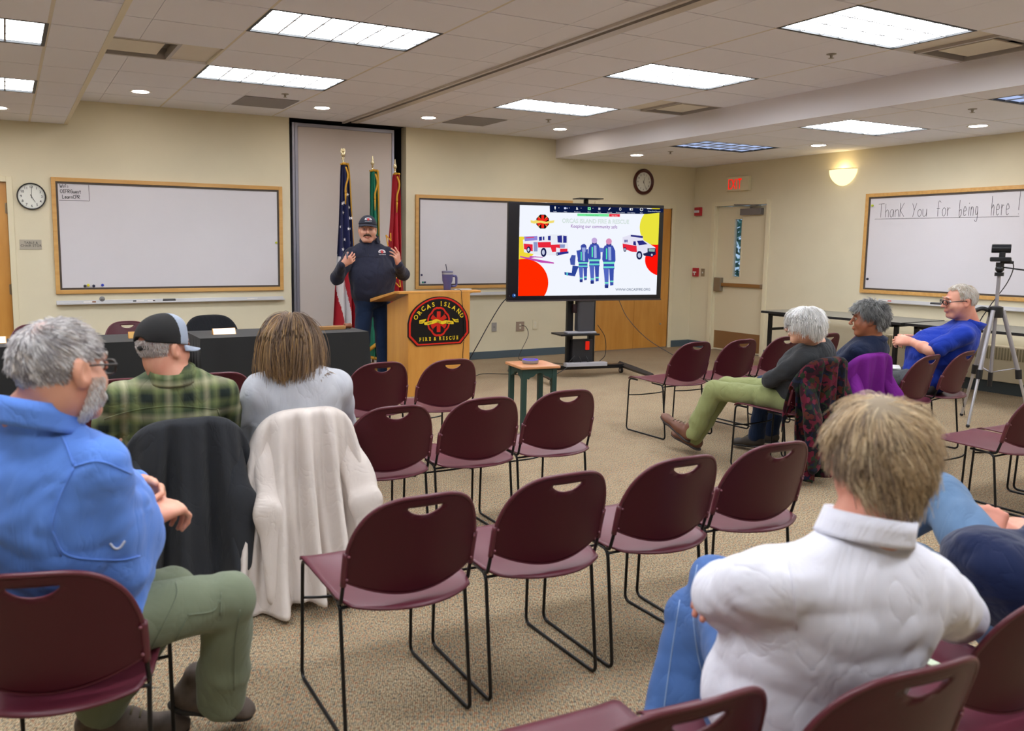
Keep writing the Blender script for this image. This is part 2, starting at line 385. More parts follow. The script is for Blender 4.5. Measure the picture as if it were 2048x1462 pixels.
# ceilings: slabs with open joints, bars just above
LIGHTS = []
ys = [G0+T*k for k in range(-13, 8)]
def bay(nm, x0, x1, z, xb, holes):
    m = MB(); g = MB(); x = xb
    while x > x0+1e-6: x -= 2*T
    cols = []
    while x < x1: cols.append((x, x+2*T)); x += 2*T
    for a, b_ in cols:
        for i in range(len(ys)):
            y0 = ys[i]; y1 = min(ys[i]+T, DW)
            if y1-y0 < .05: continue
            for u0, u1, e0, e1 in ((a, a+T, .010, .0018), (a+T, b_, .0018, .010)):
                u0c = max(u0+e0, x0); u1c = min(u1-e1, x1); cx = (u0c+u1c)/2; cyy = (y0+y1)/2
                if u1c-u0c < .02: continue
                if any(h[0] < cx < h[1] and h[2] < cyy < h[3] for h in holes): continue
                m.bb(u0c, u1c, y0+.006, y1-.006 if y1 < DW-.01 else DW, z, z+.02)
    g.bb(x0, x1, -3.1, DW, z+.0205, z+.03)
    for a, b_ in cols:
        if x0 < a < x1: g.bb(a-.0095, a+.0095, -3.1, DW, z+.001, z+.0204)
    h0 = []
    if holes:
        # leave the backing open above each recessed lamp
        g2 = MB(); xs = sorted({x0, x1}); rows = sorted({-3.1, DW}|{h[2] for h in holes}|{h[3] for h in holes})
        for i in range(len(rows)-1):
            r0, r1 = rows[i], rows[i+1]; mid = (r0+r1)/2; hs = sorted([h for h in holes if h[2] < mid < h[3]]); cur = x0
            for h in hs:
                if h[0] > cur: g2.bb(cur, min(h[0], x1), r0, r1, z+.0205, z+.03)
                cur = max(cur, h[1])
            if cur < x1: g2.bb(cur, x1, r0, r1, z+.0205, z+.03)
        for a, b_ in cols:
            if x0 < a < x1: 
                g2.bb(a-.0095, a+.0095, -3.1, DW, z+.001, z+.0204) if not any(h[0]+.02 < a < h[1]-.02 for h in holes) else None
        g = g2
    o = struct(m.build(nm, tile_m, center=False)); g.build('ceiling_grid', grid_m, o)
def lrow(c0, w=2*T): return c0
rowsL = [G0+T*k for k in (-8, -5, -2, 1, 4)]
colsx = [-.941, 1.537, 4.615, 7.07]
holes = {i: [] for i in range(4)}
for ci, cx0 in enumerate(colsx):
    for y0 in rowsL: holes[ci].append((cx0, cx0+2*T, y0, y0+T))
vent1 = (.62, 1.23, 6.487, 7.097); vent2 = (6.10, 6.69, 6.487, 7.097); vent3 = (6.10, 6.69, 3.439, 4.049)
bay('ceiling_main_left', .62, 3.60, ZC, 1.537, holes[1]+[vent1]); bay('ceiling_main_right', 3.80, 6.70, ZC, 4.615, holes[2]+[vent2, vent3])
bay('ceiling_left', -4.4, .605, ZS, .278, holes[0]); bay('ceiling_right', 6.70, RW, ZS, 7.07, holes[3])
b = MB(); b.bb(.6, .62, -3.1, DW, ZS, 3.1); b.bb(.592, .626, -3.1, DW, ZS-.004, ZS+.012); struct(b.build('ceiling_step_left', M('cream_trim', 'e4dcc4', .6), center=False))
b = MB(); b.bb(6.68, 6.70, -3.1, DW, ZS, 3.1); struct(b.build('ceiling_step_right', beam_m, center=False))
b = MB(); b.bb(3.60, 3.665, -3.1, DW, ZC-.004, ZC+.03); b.bb(3.715, 3.80, -3.1, DW, ZC-.004, ZC+.03); b.cur = 1; b.bb(3.665, 3.715, -3.1, DW, ZC+.02, ZC+.03); b.cur = 0; b.bb(3.60, 3.63, -3.1, DW, ZC-.02, ZC-.004)
struct(b.build('trim_1', [M('track_steel', 'cbc2b8', .45, .3), dark], center=False))
# lamps in the ceiling
def cellm(nm, col, st):
    t = NT(nm); v = t.coord(); f = t.noise(v, 3.5, 2); mr = t.new('ShaderNodeMapRange'); mr.inputs[3].default_value = st*.55; mr.inputs[4].default_value = st*1.4; t.link(f, mr.inputs[0])
    e = t.new('ShaderNodeEmission'); e.inputs[0].default_value = (*lin(col), 1); t.link(mr.outputs[0], e.inputs[1]); t.link(e.outputs[0], t.out.inputs[0]); return t.m
lamp_on = cellm('lamp_lens', 'f4f8ff', PANEL_E); lamp_sky_glow = cellm('lamp_lens_sky_glow', 'b4c6f0', .95)  # switched-off lamps: blue glow stands in for daylight reflected in the lens
louver = M('louver_strip', '9a9a9a', .6); house_m = M('lamp_housing', '1c1e1e', .5)
colname = ['in the low ceiling at left', 'left of the ceiling track', 'right of the ceiling track', 'in the low ceiling at right']
rowname = ['behind the camera', 'over the camera', 'third from the front wall', 'second from the front wall', 'nearest the front wall']
for ci, x0 in enumerate(colsx):
    z = (ZS, ZC, ZC, ZS)[ci]
    for ri, y0 in enumerate(rowsL):
        x1 = x0+2*T; y1 = y0+T; unlit = ci == 3 and ri in (2, 4)
        t = thing('ceiling_lamp', f"{'dim sky-reflecting' if unlit else 'bright'} panel lamp {colname[ci]}, {rowname[ri]}", 'ceiling lamp', ((x0+x1)/2, (y0+y1)/2, z), 0, 'panel lamps in the ceiling')
        h = MB(); e = .022
        for a, b_, c, d in ((x0, x0+e, y0, y1), (x1-e, x1, y0, y1), (x0+e, x1-e, y0, y0+e), (x0+e, x1-e, y1-e, y1)): h.bb(a, b_, c, d, z, z+.06)
        h.build('housing', house_m, t)
        l = MB(); l.bb(x0+e, x1-e, y0+e, y1-e, z+.014, z+.02); l.build('lens', lamp_sky_glow if unlit else lamp_on, t)
        g = MB()
        for k in range(1, 6): xx = x0+e+(x1-x0-2*e)*k/6; g.bb(xx-.0055, xx+.0055, y0+e, y1-e, z+.004, z+.012)
        for k in range(1, 3): yy = y0+e+(y1-y0-2*e)*k/3; g.bb(x0+e, x1-e, yy-.0055, yy+.0055, z+.004, z+.012)
        g.build('louver', louver, t)
cans = [(1.228, 8.637, ZC, 'between the two whiteboards at left'), (3.062, 8.64, ZC, 'just left of the ceiling track'), (4.343, 8.66, ZC, 'just right of the ceiling track'), (6.155, 8.642, ZC, 'beside the dropped beam'),
        (7.37, 8.62, ZS, 'above the wooden-rimmed clock'), (8.475, 6.728, ZS, 'above the glowing wall sconce'), (8.475, 4.919, ZS, 'above the right-hand whiteboard'), (.0, 8.659, ZS, 'at the left edge, over the storage door'), (8.475, 3.1, ZS, 'beyond the right edge, over the right-hand tables')]
can_e = emis('downlight_glow', 'fff4ea', CAN_E)
for x, y, z, w in cans:
    t = thing('downlight', 'round recessed downlight '+w, 'downlight', (x, y, z), 0, 'round downlights')
    r = MB(); r.lathe([(.072, .0), (.098, -.004), (.1, 0), (.1, .002), (.072, .002)], (x, y, z), 28, caps=False); r.build('trim_ring', M('white_enamel', 'e8e4de', .4), t, smooth=True, angle=40)
    e = MB(); e.lathe([(.0, -.001), (.078, -.001), (.078, .003), (0, .003)], (x, y, z), 24, caps=False); e.build('lens', can_e, t)
for (x0, x1, y0, y1), w in ((vent1, 'beside the left ceiling step'), (vent2, 'beside the dropped beam, far one'), (vent3, 'beside the dropped beam, near one')):
    t = thing('ceiling_vent', 'square grey air diffuser with a hanging plate '+w, 'vent', ((x0+x1)/2, (y0+y1)/2, ZC), 0, 'square air diffusers')
    m = MB(); e = .03
    for a, b_, c, d in ((x0, x0+e, y0, y1), (x1-e, x1, y0, y1), (x0+e, x1-e, y0, y0+e), (x0+e, x1-e, y1-e, y1)): m.bb(a, b_, c, d, ZC, ZC+.05)
    m.bb(x0, x1, y0, y1, ZC+.09, ZC+.1)
    for a, b_, c, d in ((x0, x0+.01, y0, y1), (x1-.01, x1, y0, y1), (x0, x1, y0, y0+.01), (x0, x1, y1-.01, y1)): m.bb(a, b_, c, d, ZC+.05, ZC+.09)
    m.build('frame', M('vent_steel', 'b6b0aa', .5, .2), t)
    p = MB(); p.bb(x0+.11, x1-.11, y0+.11, y1-.11, ZC+.012, ZC+.02); p.build('plate', M('vent_plate', 'e0d8c4', .6), t)
    q = MB()
    for k in range(3): q.bb(x0+.16+k*.12, x0+.20+k*.12, y1-.12, y1-.105, ZC+.02, ZC+.06)
    q.build('clip', blk, t)
for i, (x0, y0, w) in enumerate(((2.147, 8.316, 'left'), (4.625, 8.316, 'right'))):
    m = MB(); m.bb(x0+.01, x0+.565, y0+.01, y0+.57, ZC-.006, ZC); tag(m.build('return_grille', M('perforated_grey', '8f8a8b', .6, bump=.3, bscale=500), bevel=.002), f'flat grey perforated return air grille {w} of the ceiling track', 'vent', 'return air grilles')
for x, y, z, w in ((2.476, 8.046, ZC, 'beside the left return grille'), (5.569, 4.355, ZC, 'between the right-hand panel lamps'), (5.583, 8.069, ZC, 'near the far right panel lamp'), (7.446, 8.075, ZS, 'in front of the wooden-rimmed clock'), (7.427, 4.369, ZS, 'over the right-hand aisle')):
    m = MB(); m.lathe([(.0, 0), (.035, 0), (.035, -.004), (.012, -.008), (.008, -.03), (.0, -.03)], (x, y, z), 16, caps=False)
    for k in range(8): a = k*math.pi/4; m.box((x+.014*math.cos(a), y+.014*math.sin(a), z-.031), (.01, .01, .002))
    tag(m.build('sprinkler_head', M('sprinkler_metal', 'a09a90', .4, .6)), 'small sprinkler head '+w, 'sprinkler', 'ceiling sprinklers')
# ------------------------------------------------------------------ folding wall parked in the recess
t = thing('folding_partition', 'tall beige folding wall panel parked in the dark recess behind the flags', 'partition', (3.65, DW+.1, 0))
m = MB(); m.bb(3.075, 4.27, DW+.06, DW+.12, .02, 2.86); m.build('panel', M('grey_beige_cloth', 'cdc3bd', .9, bump=.1, bscale=600), t, bevel=.004)
m = MB(); m.bb(3.0, 3.03, DW+.04, DW+.13, .02, 2.9); m.bb(3.036, 3.07, DW+.045, DW+.13, .02, 2.9); m.bb(3.0, 4.3, DW+.05, DW+.13, 2.86, 2.9); m.bb(4.27, 4.3, DW+.05, DW+.13, .02, 2.86)
m.build('frame', M('partition_rail', '9a9aa6', .4, .6), t, bevel=.003)
# ------------------------------------------------------------------ doors
def fr(m, x0, x1, zt, w=.055, d=.03):
    m.bb(x0-w, x0, DW-d, DW+.02, 0, zt+w); m.bb(x1, x1+w, DW-d, DW+.02, 0, zt+w); m.bb(x0, x1, DW-d, DW+.02, zt, zt+w)
m = MB(); m.bb(-.95, .04, DW+.01, DW+.05, .005, 2.09); d1 = struct(m.build('door_1', maple, center=False, bevel=.003))
m = MB(); fr(m, -.95, .04, 2.09); m.build('door_frame', trim_m, d1, bevel=.003)
for z in (1.83, 1.02, .3): m = MB(); m.cyl((.041, DW-.01, z-.055), (.041, DW-.01, z+.055), .008); m.bb(.02, .06, DW-.004, DW+.012, z-.05, z+.05); m.build('hinge', M('bronze', '8c7a5e', .4, .7), d1, smooth=True, angle=40)
m = MB(); m.bb(7.42, 8.145, DW+.01, DW+.05, .01, 2.07); m.bb(8.15, 8.80, DW+.01, DW+.05, .01, 2.07); d2 = struct(m.build('door_2', maple, center=False, bevel=.002))
m = MB(); fr(m, 7.42, 8.80, 2.075, .06, .02); m.build('door_frame', trim_m, d2, bevel=.003)
m = MB(); m.cyl((8.66, DW+.012, .36), (8.66, DW-.004, .36), .012); m.build('door_pull', alu, d2, smooth=True, angle=40)
door_m = M('door_paint', 'dbd1b4', .45)
XD = RW+.05
m = MB(); zb, zt_, ya, yb = 1.09, 1.91, 8.73, 8.60   # narrow window near the latch side
for a, b_, c, d in ((EX0+.005, 8.56, .01, 2.09), (8.69, EX1-.005, .01, 2.09), (8.56, 8.69, .01, zb), (8.56, 8.69, zt_, 2.09)): m.bb(XD, XD+.045, a, b_, c, d)
d3 = struct(m.build('door_3', door_m, center=False))
m = MB(); w = .06
for a, b_, c, d in ((EX0-w, EX0, 0, 2.10+w), (EX1, EX1+w, 0, 2.10+w), (EX0, EX1, 2.10, 2.10+w)): m.bb(RW-.02, RW+.03, a, b_, c, d)
for a, b_, c, d in ((EX0-.001, EX0+.012, 0, 2.1), (EX1-.012, EX1+.001, 0, 2.1)): m.bb(RW, RW+.16, a, b_, c, d)
m.build('door_frame', trim_m, d3, bevel=.002)
m = MB(); e = .018
for a, b_, c, d in ((8.56-e, 8.56, zb-e, zt_+e), (8.69, 8.69+e, zb-e, zt_+e), (8.56, 8.69, zb-e, zb), (8.56, 8.69, zt_, zt_+e)): m.bb(XD-.008, XD, a, b_, c, d)
m.build('window_frame', door_m, d3, bevel=.002)
gl = NT('window_glass'); gl.b.inputs['Transmission Weight'].default_value = 1; gl.b.inputs['Roughness'].default_value = .02; gl.b.inputs['IOR'].default_value = 1.2
m = MB(); m.bb(XD+.018, XD+.024, 8.56, 8.69, zb, zt_); m.build('pane', gl.m, d3)
m = MB(); m.bb(XD-.045, XD, 8.13, 8.93, .945, .995); m.build('push_bar', M('bronze_bar', 'a07c4e', .35, .5), d3, bevel=.006)
m = MB(); m.bb(XD-.06, XD, 8.86, 8.99, .87, 1.07); m.bb(XD-.05, XD, 8.10, 8.15, .94, 1.0); m.build('latch_box', M('latch_steel', '9a9284', .35, .7), d3, bevel=.008)
m = MB(); m.bb(XD-.065, XD, 8.19, 8.55, 1.96, 2.05); m.tube([(XD-.03, 8.4, 2.06), (XD-.09, 8.2, 2.085), (RW-.04, 8.45, 2.10), (RW-.03, 8.65, 2.11)], .008, 8); m.build('door_closer', M('closer_grey', '7e7c80', .4, .5), d3, bevel=.004)
m = MB(); m.bb(XD-.003, XD, 8.12, 8.99, .03, .29); m.build('kick_plate', M('kick_bronze', '9c7a55', .4, .5), d3)
# outside, seen through the narrow window
m = MB(); m.bb(RW+.5, RW+30, -4, 40, -.3, -.15); tag(m.build('asphalt_lot', M('asphalt', '5a6478', .9), center=False), 'grey blue paved ground outside the exit door window', 'pavement'); bpy.data.objects['asphalt_lot']['kind'] = 'structure'
lf = M('outdoor_leaf', '5c8a74', .7, vary=.3, vscale=4)
for (x, y, z, r, w) in ((14., 14.2, 1.9, 1.5, 'tree crown at the top of the exit door window'), (17, 16.0, .6, 1.1, 'low round bush below the tree in the exit door window')):
    m = MB(); rs = np.random.RandomState(int(x))
    for k in range(1200):
        d = unit(rs.normal(size=3)); p = np.array([x, y, z+1.])+d*r*(.7+.3*rs.rand()); q = unit(rs.normal(size=3)); e = unit(np.cross(q, d)); s_ = .09; m.add([p-e*s_, p+q*s_*.5, p+e*s_, p-q*s_*.5], [(0, 1, 2, 3)])
    m.cur = 1; m.cyl((x, y, -.2), (x, y, z+.8), .09, 8)
    tag(m.build('outdoor_bush' if z < 1 else 'outdoor_tree', [lf, M('bark', '4a3c30', .9)]), 'green '+w, 'tree')
# ------------------------------------------------------------------ whiteboards
def board(orient, u0, u1, z0, z1, label, tray=None):
    """orient 'F': on the front wall, u = x; 'R': on the right wall, u = y"""
    def bb(m, a, b_, d0, d1, c, d):
        if orient == 'F': m.bb(a, b_, DW-d1, DW-d0, c, d)
        else: m.bb(RW-d1, RW-d0, a, b_, c, d)
    c = ((u0+u1)/2, DW, z0) if orient == 'F' else (RW, (u0+u1)/2, z0)
    t = thing('whiteboard', label, 'whiteboard', c, 0, 'framed whiteboards'); w = .042
    m = MB(); bb(m, u0, u0+w, 0, .03, z0, z1); bb(m, u1-w, u1, 0, .03, z0, z1); bb(m, u0+w, u1-w, 0, .03, z0, z0+w); bb(m, u0+w, u1-w, 0, .03, z1-w, z1); m.build('frame', maple_f, t, bevel=.003)
    e = w+.02; m = MB(); bb(m, u0+w, u0+e, 0, .022, z0+w, z1-w); bb(m, u1-e, u1-w, 0, .022, z0+w, z1-w); bb(m, u0+e, u1-e, 0, .022, z0+w, z0+e); bb(m, u0+e, u1-e, 0, .022, z1-e, z1-w); m.build('inner_trim', M('dark_trim', '4a4038', .6), t)
    m = MB(); bb(m, u0+e, u1-e, 0, .016, z0+e, z1-e); m.build('writing_surface', white_m, t)
    return t
WB1 = board('F', .444, 2.854, .965, 2.155, 'large empty whiteboard at left with a wifi note in its corner')
WB2 = board('F', 4.562, 6.965, .948, 2.130, 'whiteboard behind the television, right of the flags')
WB3 = board('R', 4.19, 6.600, .967, 2.154, 'whiteboard on the exit wall reading Thank You for being here')
def tray(orient, u0, u1, z, label):
    m = MB()
    if orient == 'F': m.bb(u0, u1, DW-.06, DW, z-.008, z); m.bb(u0, u1, DW-.063, DW-.058, z-.010, z+.008); m.bb(u0, u1, DW-.006, DW, z, z+.03)
    else: m.bb(RW-.06, RW, u0, u1, z-.008, z); m.bb(RW-.063, RW-.058, u0, u1, z-.010, z+.008); m.bb(RW-.006, RW, u0, u1, z, z+.03)
    tag(m.build('marker_tray', M('tray_aluminium', 'd2d2d4', .4, .3), bevel=.002), label, 'tray', 'aluminium marker trays')
tray('F', .444, 2.854, .865, 'long aluminium marker tray under the left whiteboard'); tray('F', 4.562, 6.965, .865, 'aluminium marker tray behind the lectern and television'); tray('R', 4.19, 6.36, .875, 'aluminium marker tray under the thank you whiteboard')
STK = {'W': [[(0, 1), (.2, 0), (.4, .7), (.6, 0), (.8, 1)]], 'i': [[(.15, .55), (.15, 0)], [(.15, .75), (.16, .8)]], 'f': [[(.45, .9), (.25, 1), (.15, .8), (.15, 0)], [(0, .5), (.35, .5)]], ':': [[(.1, .1), (.12, .12)], [(.1, .4), (.12, .42)]],
 'O': [[(.3, 1), (.05, .8), (0, .4), (.2, 0), (.5, .1), (.6, .5), (.5, .9), (.3, 1)]], 'I': [[(.2, 1), (.2, 0)], [(0, 1), (.4, 1)], [(0, 0), (.4, 0)]], 'F': [[(.5, 1), (0, 1), (0, 0)], [(0, .5), (.4, .5)]], 'R': [[(0, 0), (0, 1), (.4, .95), (.45, .7), (.35, .5), (0, .5), (.5, 0)]],
 'G': [[(.55, .85), (.3, 1), (.05, .7), (.05, .3), (.3, 0), (.55, .15), (.55, .45), (.3, .45)]], 'u': [[(0, .55), (.03, .1), (.2, 0), (.38, .15), (.4, .55)], [(.4, .55), (.42, 0)]], 'e': [[(.02, .3), (.38, .32), (.32, .52), (.15, .58), (.02, .4), (.05, .1), (.2, 0), (.38, .08)]],
 's': [[(.33, .5), (.15, .58), (.05, .42), (.3, .2), (.2, 0), (0, .08)]], 't': [[(.2, .9), (.2, .1), (.35, 0)], [(0, .6), (.4, .62)]], 'L': [[(0, 1), (0, 0), (.5, 0)]], 'a': [[(.38, .5), (.15, .55), (0, .3), (.1, 0), (.3, .08), (.38, .5), (.4, 0)]], 'r': [[(0, .55), (.02, 0)], [(.02, .35), (.15, .52), (.32, .5)]],
 'n': [[(0, .55), (.02, 0)], [(.02, .38), (.2, .55), (.35, .42), (.37, 0)]], 'C': [[(.5, .85), (.3, 1), (.05, .7), (.05, .3), (.25, 0), (.52, .12)]], 'P': [[(0, 0), (0, 1), (.35, 1), (.45, .75), (.3, .52), (0, .5)]], 'T': [[(.3, 1), (.32, 0)], [(0, 1), (.65, 1.02)]], 'h': [[(0, 1), (.02, 0)], [(.02, .35), (.2, .55), (.35, .4), (.36, 0)]],
 'k': [[(0, 1), (.02, 0)], [(.4, 1), (.03, .45), (.45, 0)]], 'Y': [[(0, 1), (.22, .5), (.45, 1)], [(.22, .5), (.1, 0)]], 'o': [[(.2, .55), (.02, .4), (.05, .1), (.22, 0), (.38, .15), (.38, .42), (.2, .55)]], 'b': [[(0, 1), (.02, 0), (.25, 0), (.38, .2), (.25, .42), (.02, .3)]], 'g': [[(.36, .5), (.15, .55), (.02, .3), (.15, .05), (.34, .15), (.36, .5), (.36, -.25), (.15, -.38), (0, -.28)]], '!': [[(.05, 1.25), (.02, .25)], [(.02, .06), (.03, .04)]], ' ': []}
def hand(m, s, o, ax, ay, h, w=.004, sx=.8, gap=.2):
    o = np.array(o, float); ax = np.array(ax, float); ay = np.array(ay, float); x = 0; n = np.cross(ax, ay)
    for ch in s:
        wd = .15
        for st in STK[ch]:
            P = [o+ax*(x+p[0]*h*sx)+ay*p[1]*h+n*.001 for p in st]; P = smoothpath(P, 3) if len(P) > 3 else P
            for a, b_ in zip(P[:-1], P[1:]):
                d = unit(b_-a); e = np.cross(n, d)*w/2; a2 = a-d*w*.3; b2 = b_+d*w*.3; m.add([a2-e, b2-e, b2+e, a2+e], [(0, 1, 2, 3)])
            wd = max(wd, max(p[0] for p in st))
        x += (wd*sx+gap)*h if ch != ' ' else .9*h
    return x
XW, ZW = (1, 0, 0), (0, 0, 1)
m = MB(); y = DW-.0165; hand(m, 'Wifi:', (.525, y, 2.052), XW, ZW, .033, w=.0046, sx=1.); hand(m, 'OIFRGuest', (.528, y, 2.0), XW, ZW, .034, w=.0048, sx=1.); hand(m, 'LearnCPR', (.545, y, 1.945), XW, ZW, .034, w=.0048, sx=1.)
for a, b_ in (((.515, 1.925), (.80, 1.925)), ((.80, 1.925), (.80, 2.09))):
    P = [np.array((a[0], y-.001, a[1])), np.array((b_[0], y-.001, b_[1]))]; d = unit(P[1]-P[0]); e = np.cross((0, 1, 0), d)*.0022; m.add([P[0]+e, P[1]+e, P[1]-e, P[0]-e], [(0, 1, 2, 3)])
m.build('handwriting', ink, WB1)
m = MB(); xr = RW-.0165; YW = (0, -1, 0); zl = 1.87
for s_, yy, h, sx in (('Thank', 6.43, .155, .72), ('You', 6.01, .15, .72), ('for', 5.725, .17, .56), ('being', 5.475, .17, .40), ('here', 5.14, .20, .35), ('!', 4.875, .20, .62)): hand(m, s_, (xr, yy, zl-.012*(6.44-yy)), YW, ZW, h, w=.0045, sx=sx, gap=.12)
P = [(xr-.001, 6.47, 1.850), (xr-.001, 5.5, 1.842), (xr-.001, 4.86, 1.835)]
for a, b_ in zip(P[:-1], P[1:]): m.add([np.array(a)+(0, 0, .002), np.array(b_)+(0, 0, .002), np.array(b_)-(0, 0, .002), np.array(a)-(0, 0, .002)], [(0, 1, 2, 3)])
m.build('handwriting', ink, WB3)
# magnets
for x, z, c, w in ((.722, 1.045, '3a3a3c', 'small grey'), (.754, 1.052, 'd8d23a', 'yellow'), (.807, 1.045, '1c1e3c', 'dark navy'), (.893, 1.052, '2a3cae', 'blue')):
    m = MB(); m.lathe([(0, 0), (.013, 0), (.015, .008), (.012, .014), (0, .015)], (x, DW-.016, z), 18, (0, -1, 0), caps=False); tag(m.build('magnet', M('mag_'+c, c, .35), smooth=True, angle=50), w+' round magnet low on the left whiteboard', 'magnet', 'round board magnets')
for x, z, c, w in ((2.775, 1.515, 'c8d040', 'yellow green round magnet at the right edge of the left whiteboard'), (4.648, 1.127, '1c1e4c', 'dark blue round magnet highest of four behind the lectern'), (4.665, 1.035, '2a8c7a', 'teal round magnet low on the board behind the lectern'), (4.695, 1.035, '232c66', 'blue round magnet low on the board behind the lectern'), (4.635, 1.033, 'dcdcdc', 'white round magnet low on the board behind the lectern')):
    m = MB(); m.lathe([(0, 0), (.012, 0), (.013, .008), (.011, .013), (0, .014)], (x, DW-.016, z), 18, (0, -1, 0), caps=False); tag(m.build('magnet', M('mag_'+c, c, .35), smooth=True, angle=50), w, 'magnet', 'round board magnets')
for y_, z, c, w in ((6.51, 2.012, 'b8c82c', 'yellow green round magnet at the top corner of the thank you board'), (6.51, 1.135, '30303a', 'dark round magnet low on the thank you board')):
    m = MB(); m.lathe([(0, 0), (.014, 0), (.015, .008), (.012, .014), (0, .015)], (RW-.016, y_, z), 18, (-1, 0, 0), caps=False); tag(m.build('magnet', M('mag_'+c, c, .35), smooth=True, angle=50), w, 'magnet', 'round board magnets')
def marker(a, d, c, label, L=.12):
    a = np.array(a, float); d = unit(d); t = thing('marker', label, 'marker', a, 0, 'whiteboard markers')
    m = MB(); m.cyl(a, a+d*L*.7, .0085, 12); m.build('barrel', M('marker_white', 'e4e0dc', .4), t, smooth=True, angle=40)
    m = MB(); m.cyl(a+d*L*.7, a+d*L, .0095, 12); m.build('cap', M('cap_'+c, c, .4), t, smooth=True, angle=40)
marker((1.30, DW-.035, .8755), (-1, .05, 0), '22222a', 'white marker with a black cap, on the tray left of the eraser', .11)
marker((1.335, DW-.04, .8755), (1, .1, 0), '33262c', 'short dark-labelled marker lying nearest the eraser on the left tray', .08)
marker((.70, DW-.035, .8755), (1, 0, 0), '8a5a3a', 'thin marker at the left end of the left tray', .12)
marker((2.42, DW-.035, .8755), (1, 0, 0), 'd8d8d8', 'all white marker toward the right end of the left tray', .12)
marker((RW-.035, 6.30, .886), (0, -1, 0), 'd06058', 'red-capped marker at the left end of the exit wall tray', .12)
for k in range(4): marker((RW-.045+.018*(k % 2), 4.62-.10*k, .886), (0, -1, 0), 'd04858', ['first', 'second', 'third', 'last'][k]+' red marker from the left in the row right of the tripod', .1)
def eraser(c, s, label):
    t = thing('whiteboard_eraser', label, 'eraser', c, 0, 'board erasers'); m = MB(); m.box((c[0], c[1], c[2]+.009), (s[0], s[1], .018)); m.build('felt', M('felt_dark', '2a2a2c', .9), t)
    m = MB(); m.box((c[0], c[1], c[2]+.024), (s[0]*.96, s[1], .012)); m.build('grip', M('grip_grey', '6c6c70', .5), t, bevel=.003)
eraser((1.565, DW-.032, .866), (.13, .045), 'grey backed eraser lying on the left marker tray'); eraser((RW-.032, 5.62, .876), (.05, .15), 'dark eraser on the exit wall tray beside the man in blue')
m = MB(); m.lathe([(0, 0), (.028, 0), (.028, .006), (.018, .008), (.006, .008), (.006, .03), (0, .03)], (.885, DW, .905), 24, (0, -1, 0), caps=False); tag(m.build('door_stop', M('stop_steel', '8c8a88', .4, .6), smooth=True, angle=40), 'small round steel bumper on the wall under the left whiteboard', 'wall bumper')
# ------------------------------------------------------------------ wall things
def clock(c, R, rim, rimc, label, hm, shine=.35):
    t = thing('wall_clock', label, 'clock', c, 0, 'wall clocks'); c = np.array(c, float); n = (0, -1, 0)
    m = MB(); m.lathe([(R-rim, .012), (R-rim*.8, .026), (R-rim*.3, .034), (R, .02), (R, 0), (R-rim, 0)], c, 48, n, caps=False); m.build('rim', M('rim_'+rimc, rimc, shine), t, smooth=True, angle=60)
    m = MB(); m.lathe([(0, .008), (R-rim*.9, .008), (R-rim*.9, 0), (0, 0)], c, 40, n, caps=False); m.build('dial', M('clock_dial', 'e6e8e0', .5), t)
    m = MB()
    for k in range(12):
        a = math.pi/6*(k+1); r = (R-rim)*.78; txt(m, str(k+1), c+np.array([r*math.sin(a), -.0092, r*math.cos(a)-.012]), XW, ZW, .034 if R > .13 else .026, bold=.01)
    for k in range(60):
        a = math.pi/30*k; r = (R-rim)*.95; l = .008 if k % 5 == 0 else .004; d = np.array([math.sin(a), 0, math.cos(a)]); e = np.array([math.cos(a), 0, -math.sin(a)])*.0009; p = c+(0, -.0095, 0); m.add([p+d*(r-l)-e, p+d*(r-l)+e, p+d*r+e, p+d*r-e], [(0, 1, 2, 3)])
    m.build('numerals', ink, t)
    for (ang, L, w) in ((hm[0], (R-rim)*.55, .006), (hm[1], (R-rim)*.85, .004)):
        m = MB(); a = math.radians(ang); d = np.array([math.sin(a), 0, math.cos(a)]); e = np.array([math.cos(a), 0, -math.sin(a)])*w/2; p = c+(0, -.012, 0)
        m.prism([(-.02, -w/2), (L, -w/4), (L, w/4), (-.02, w/2)], p, d, (math.cos(a), 0, -math.sin(a)), (0, -1, 0), .0015); m.build('clock_hand', blk, t)
clock((.262, DW, 1.955), .135, .014, '16181c', 'black-rimmed wall clock beside the left whiteboard', (150, 3)); clock((8.228, DW, 2.44), .185, .048, '4a1c14', 'clock with a wide dark wooden rim, above the maple doors', (15, 155), .3)
def plate(nm, c, s, orient, col, label, cat, extra=None, th=.008):
    t = thing(nm, label, cat, c); m = MB(); c = np.array(c, float)
    if orient == 'F': m.bb(c[0]-s[0]/2, c[0]+s[0]/2, DW-th, DW, c[2]-s[1]/2, c[2]+s[1]/2)
    else: m.bb(RW-th, RW, c[1]-s[0]/2, c[1]+s[0]/2, c[2]-s[1]/2, c[2]+s[1]/2)
    m.build('plate', M('plate_'+col, col, .45), t, bevel=.0015); return t
t = plate('room_sign', (.233, DW, 1.472), (.20, .098), 'F', 'b0a898', 'small grey sign reading TABLE & CHAIR STOR under the clock', 'sign')
m = MB(); txt(m, 'TABLE &', (.236, DW-.0085, 1.480), XW, ZW, .031, bold=.012, spacing=1.1); txt(m, 'CHAIR STOR', (.236, DW-.0085, 1.450), XW, ZW, .031, bold=.012, spacing=1.1); m.build('lettering', M('sign_letters', '4a4844', .6), t)
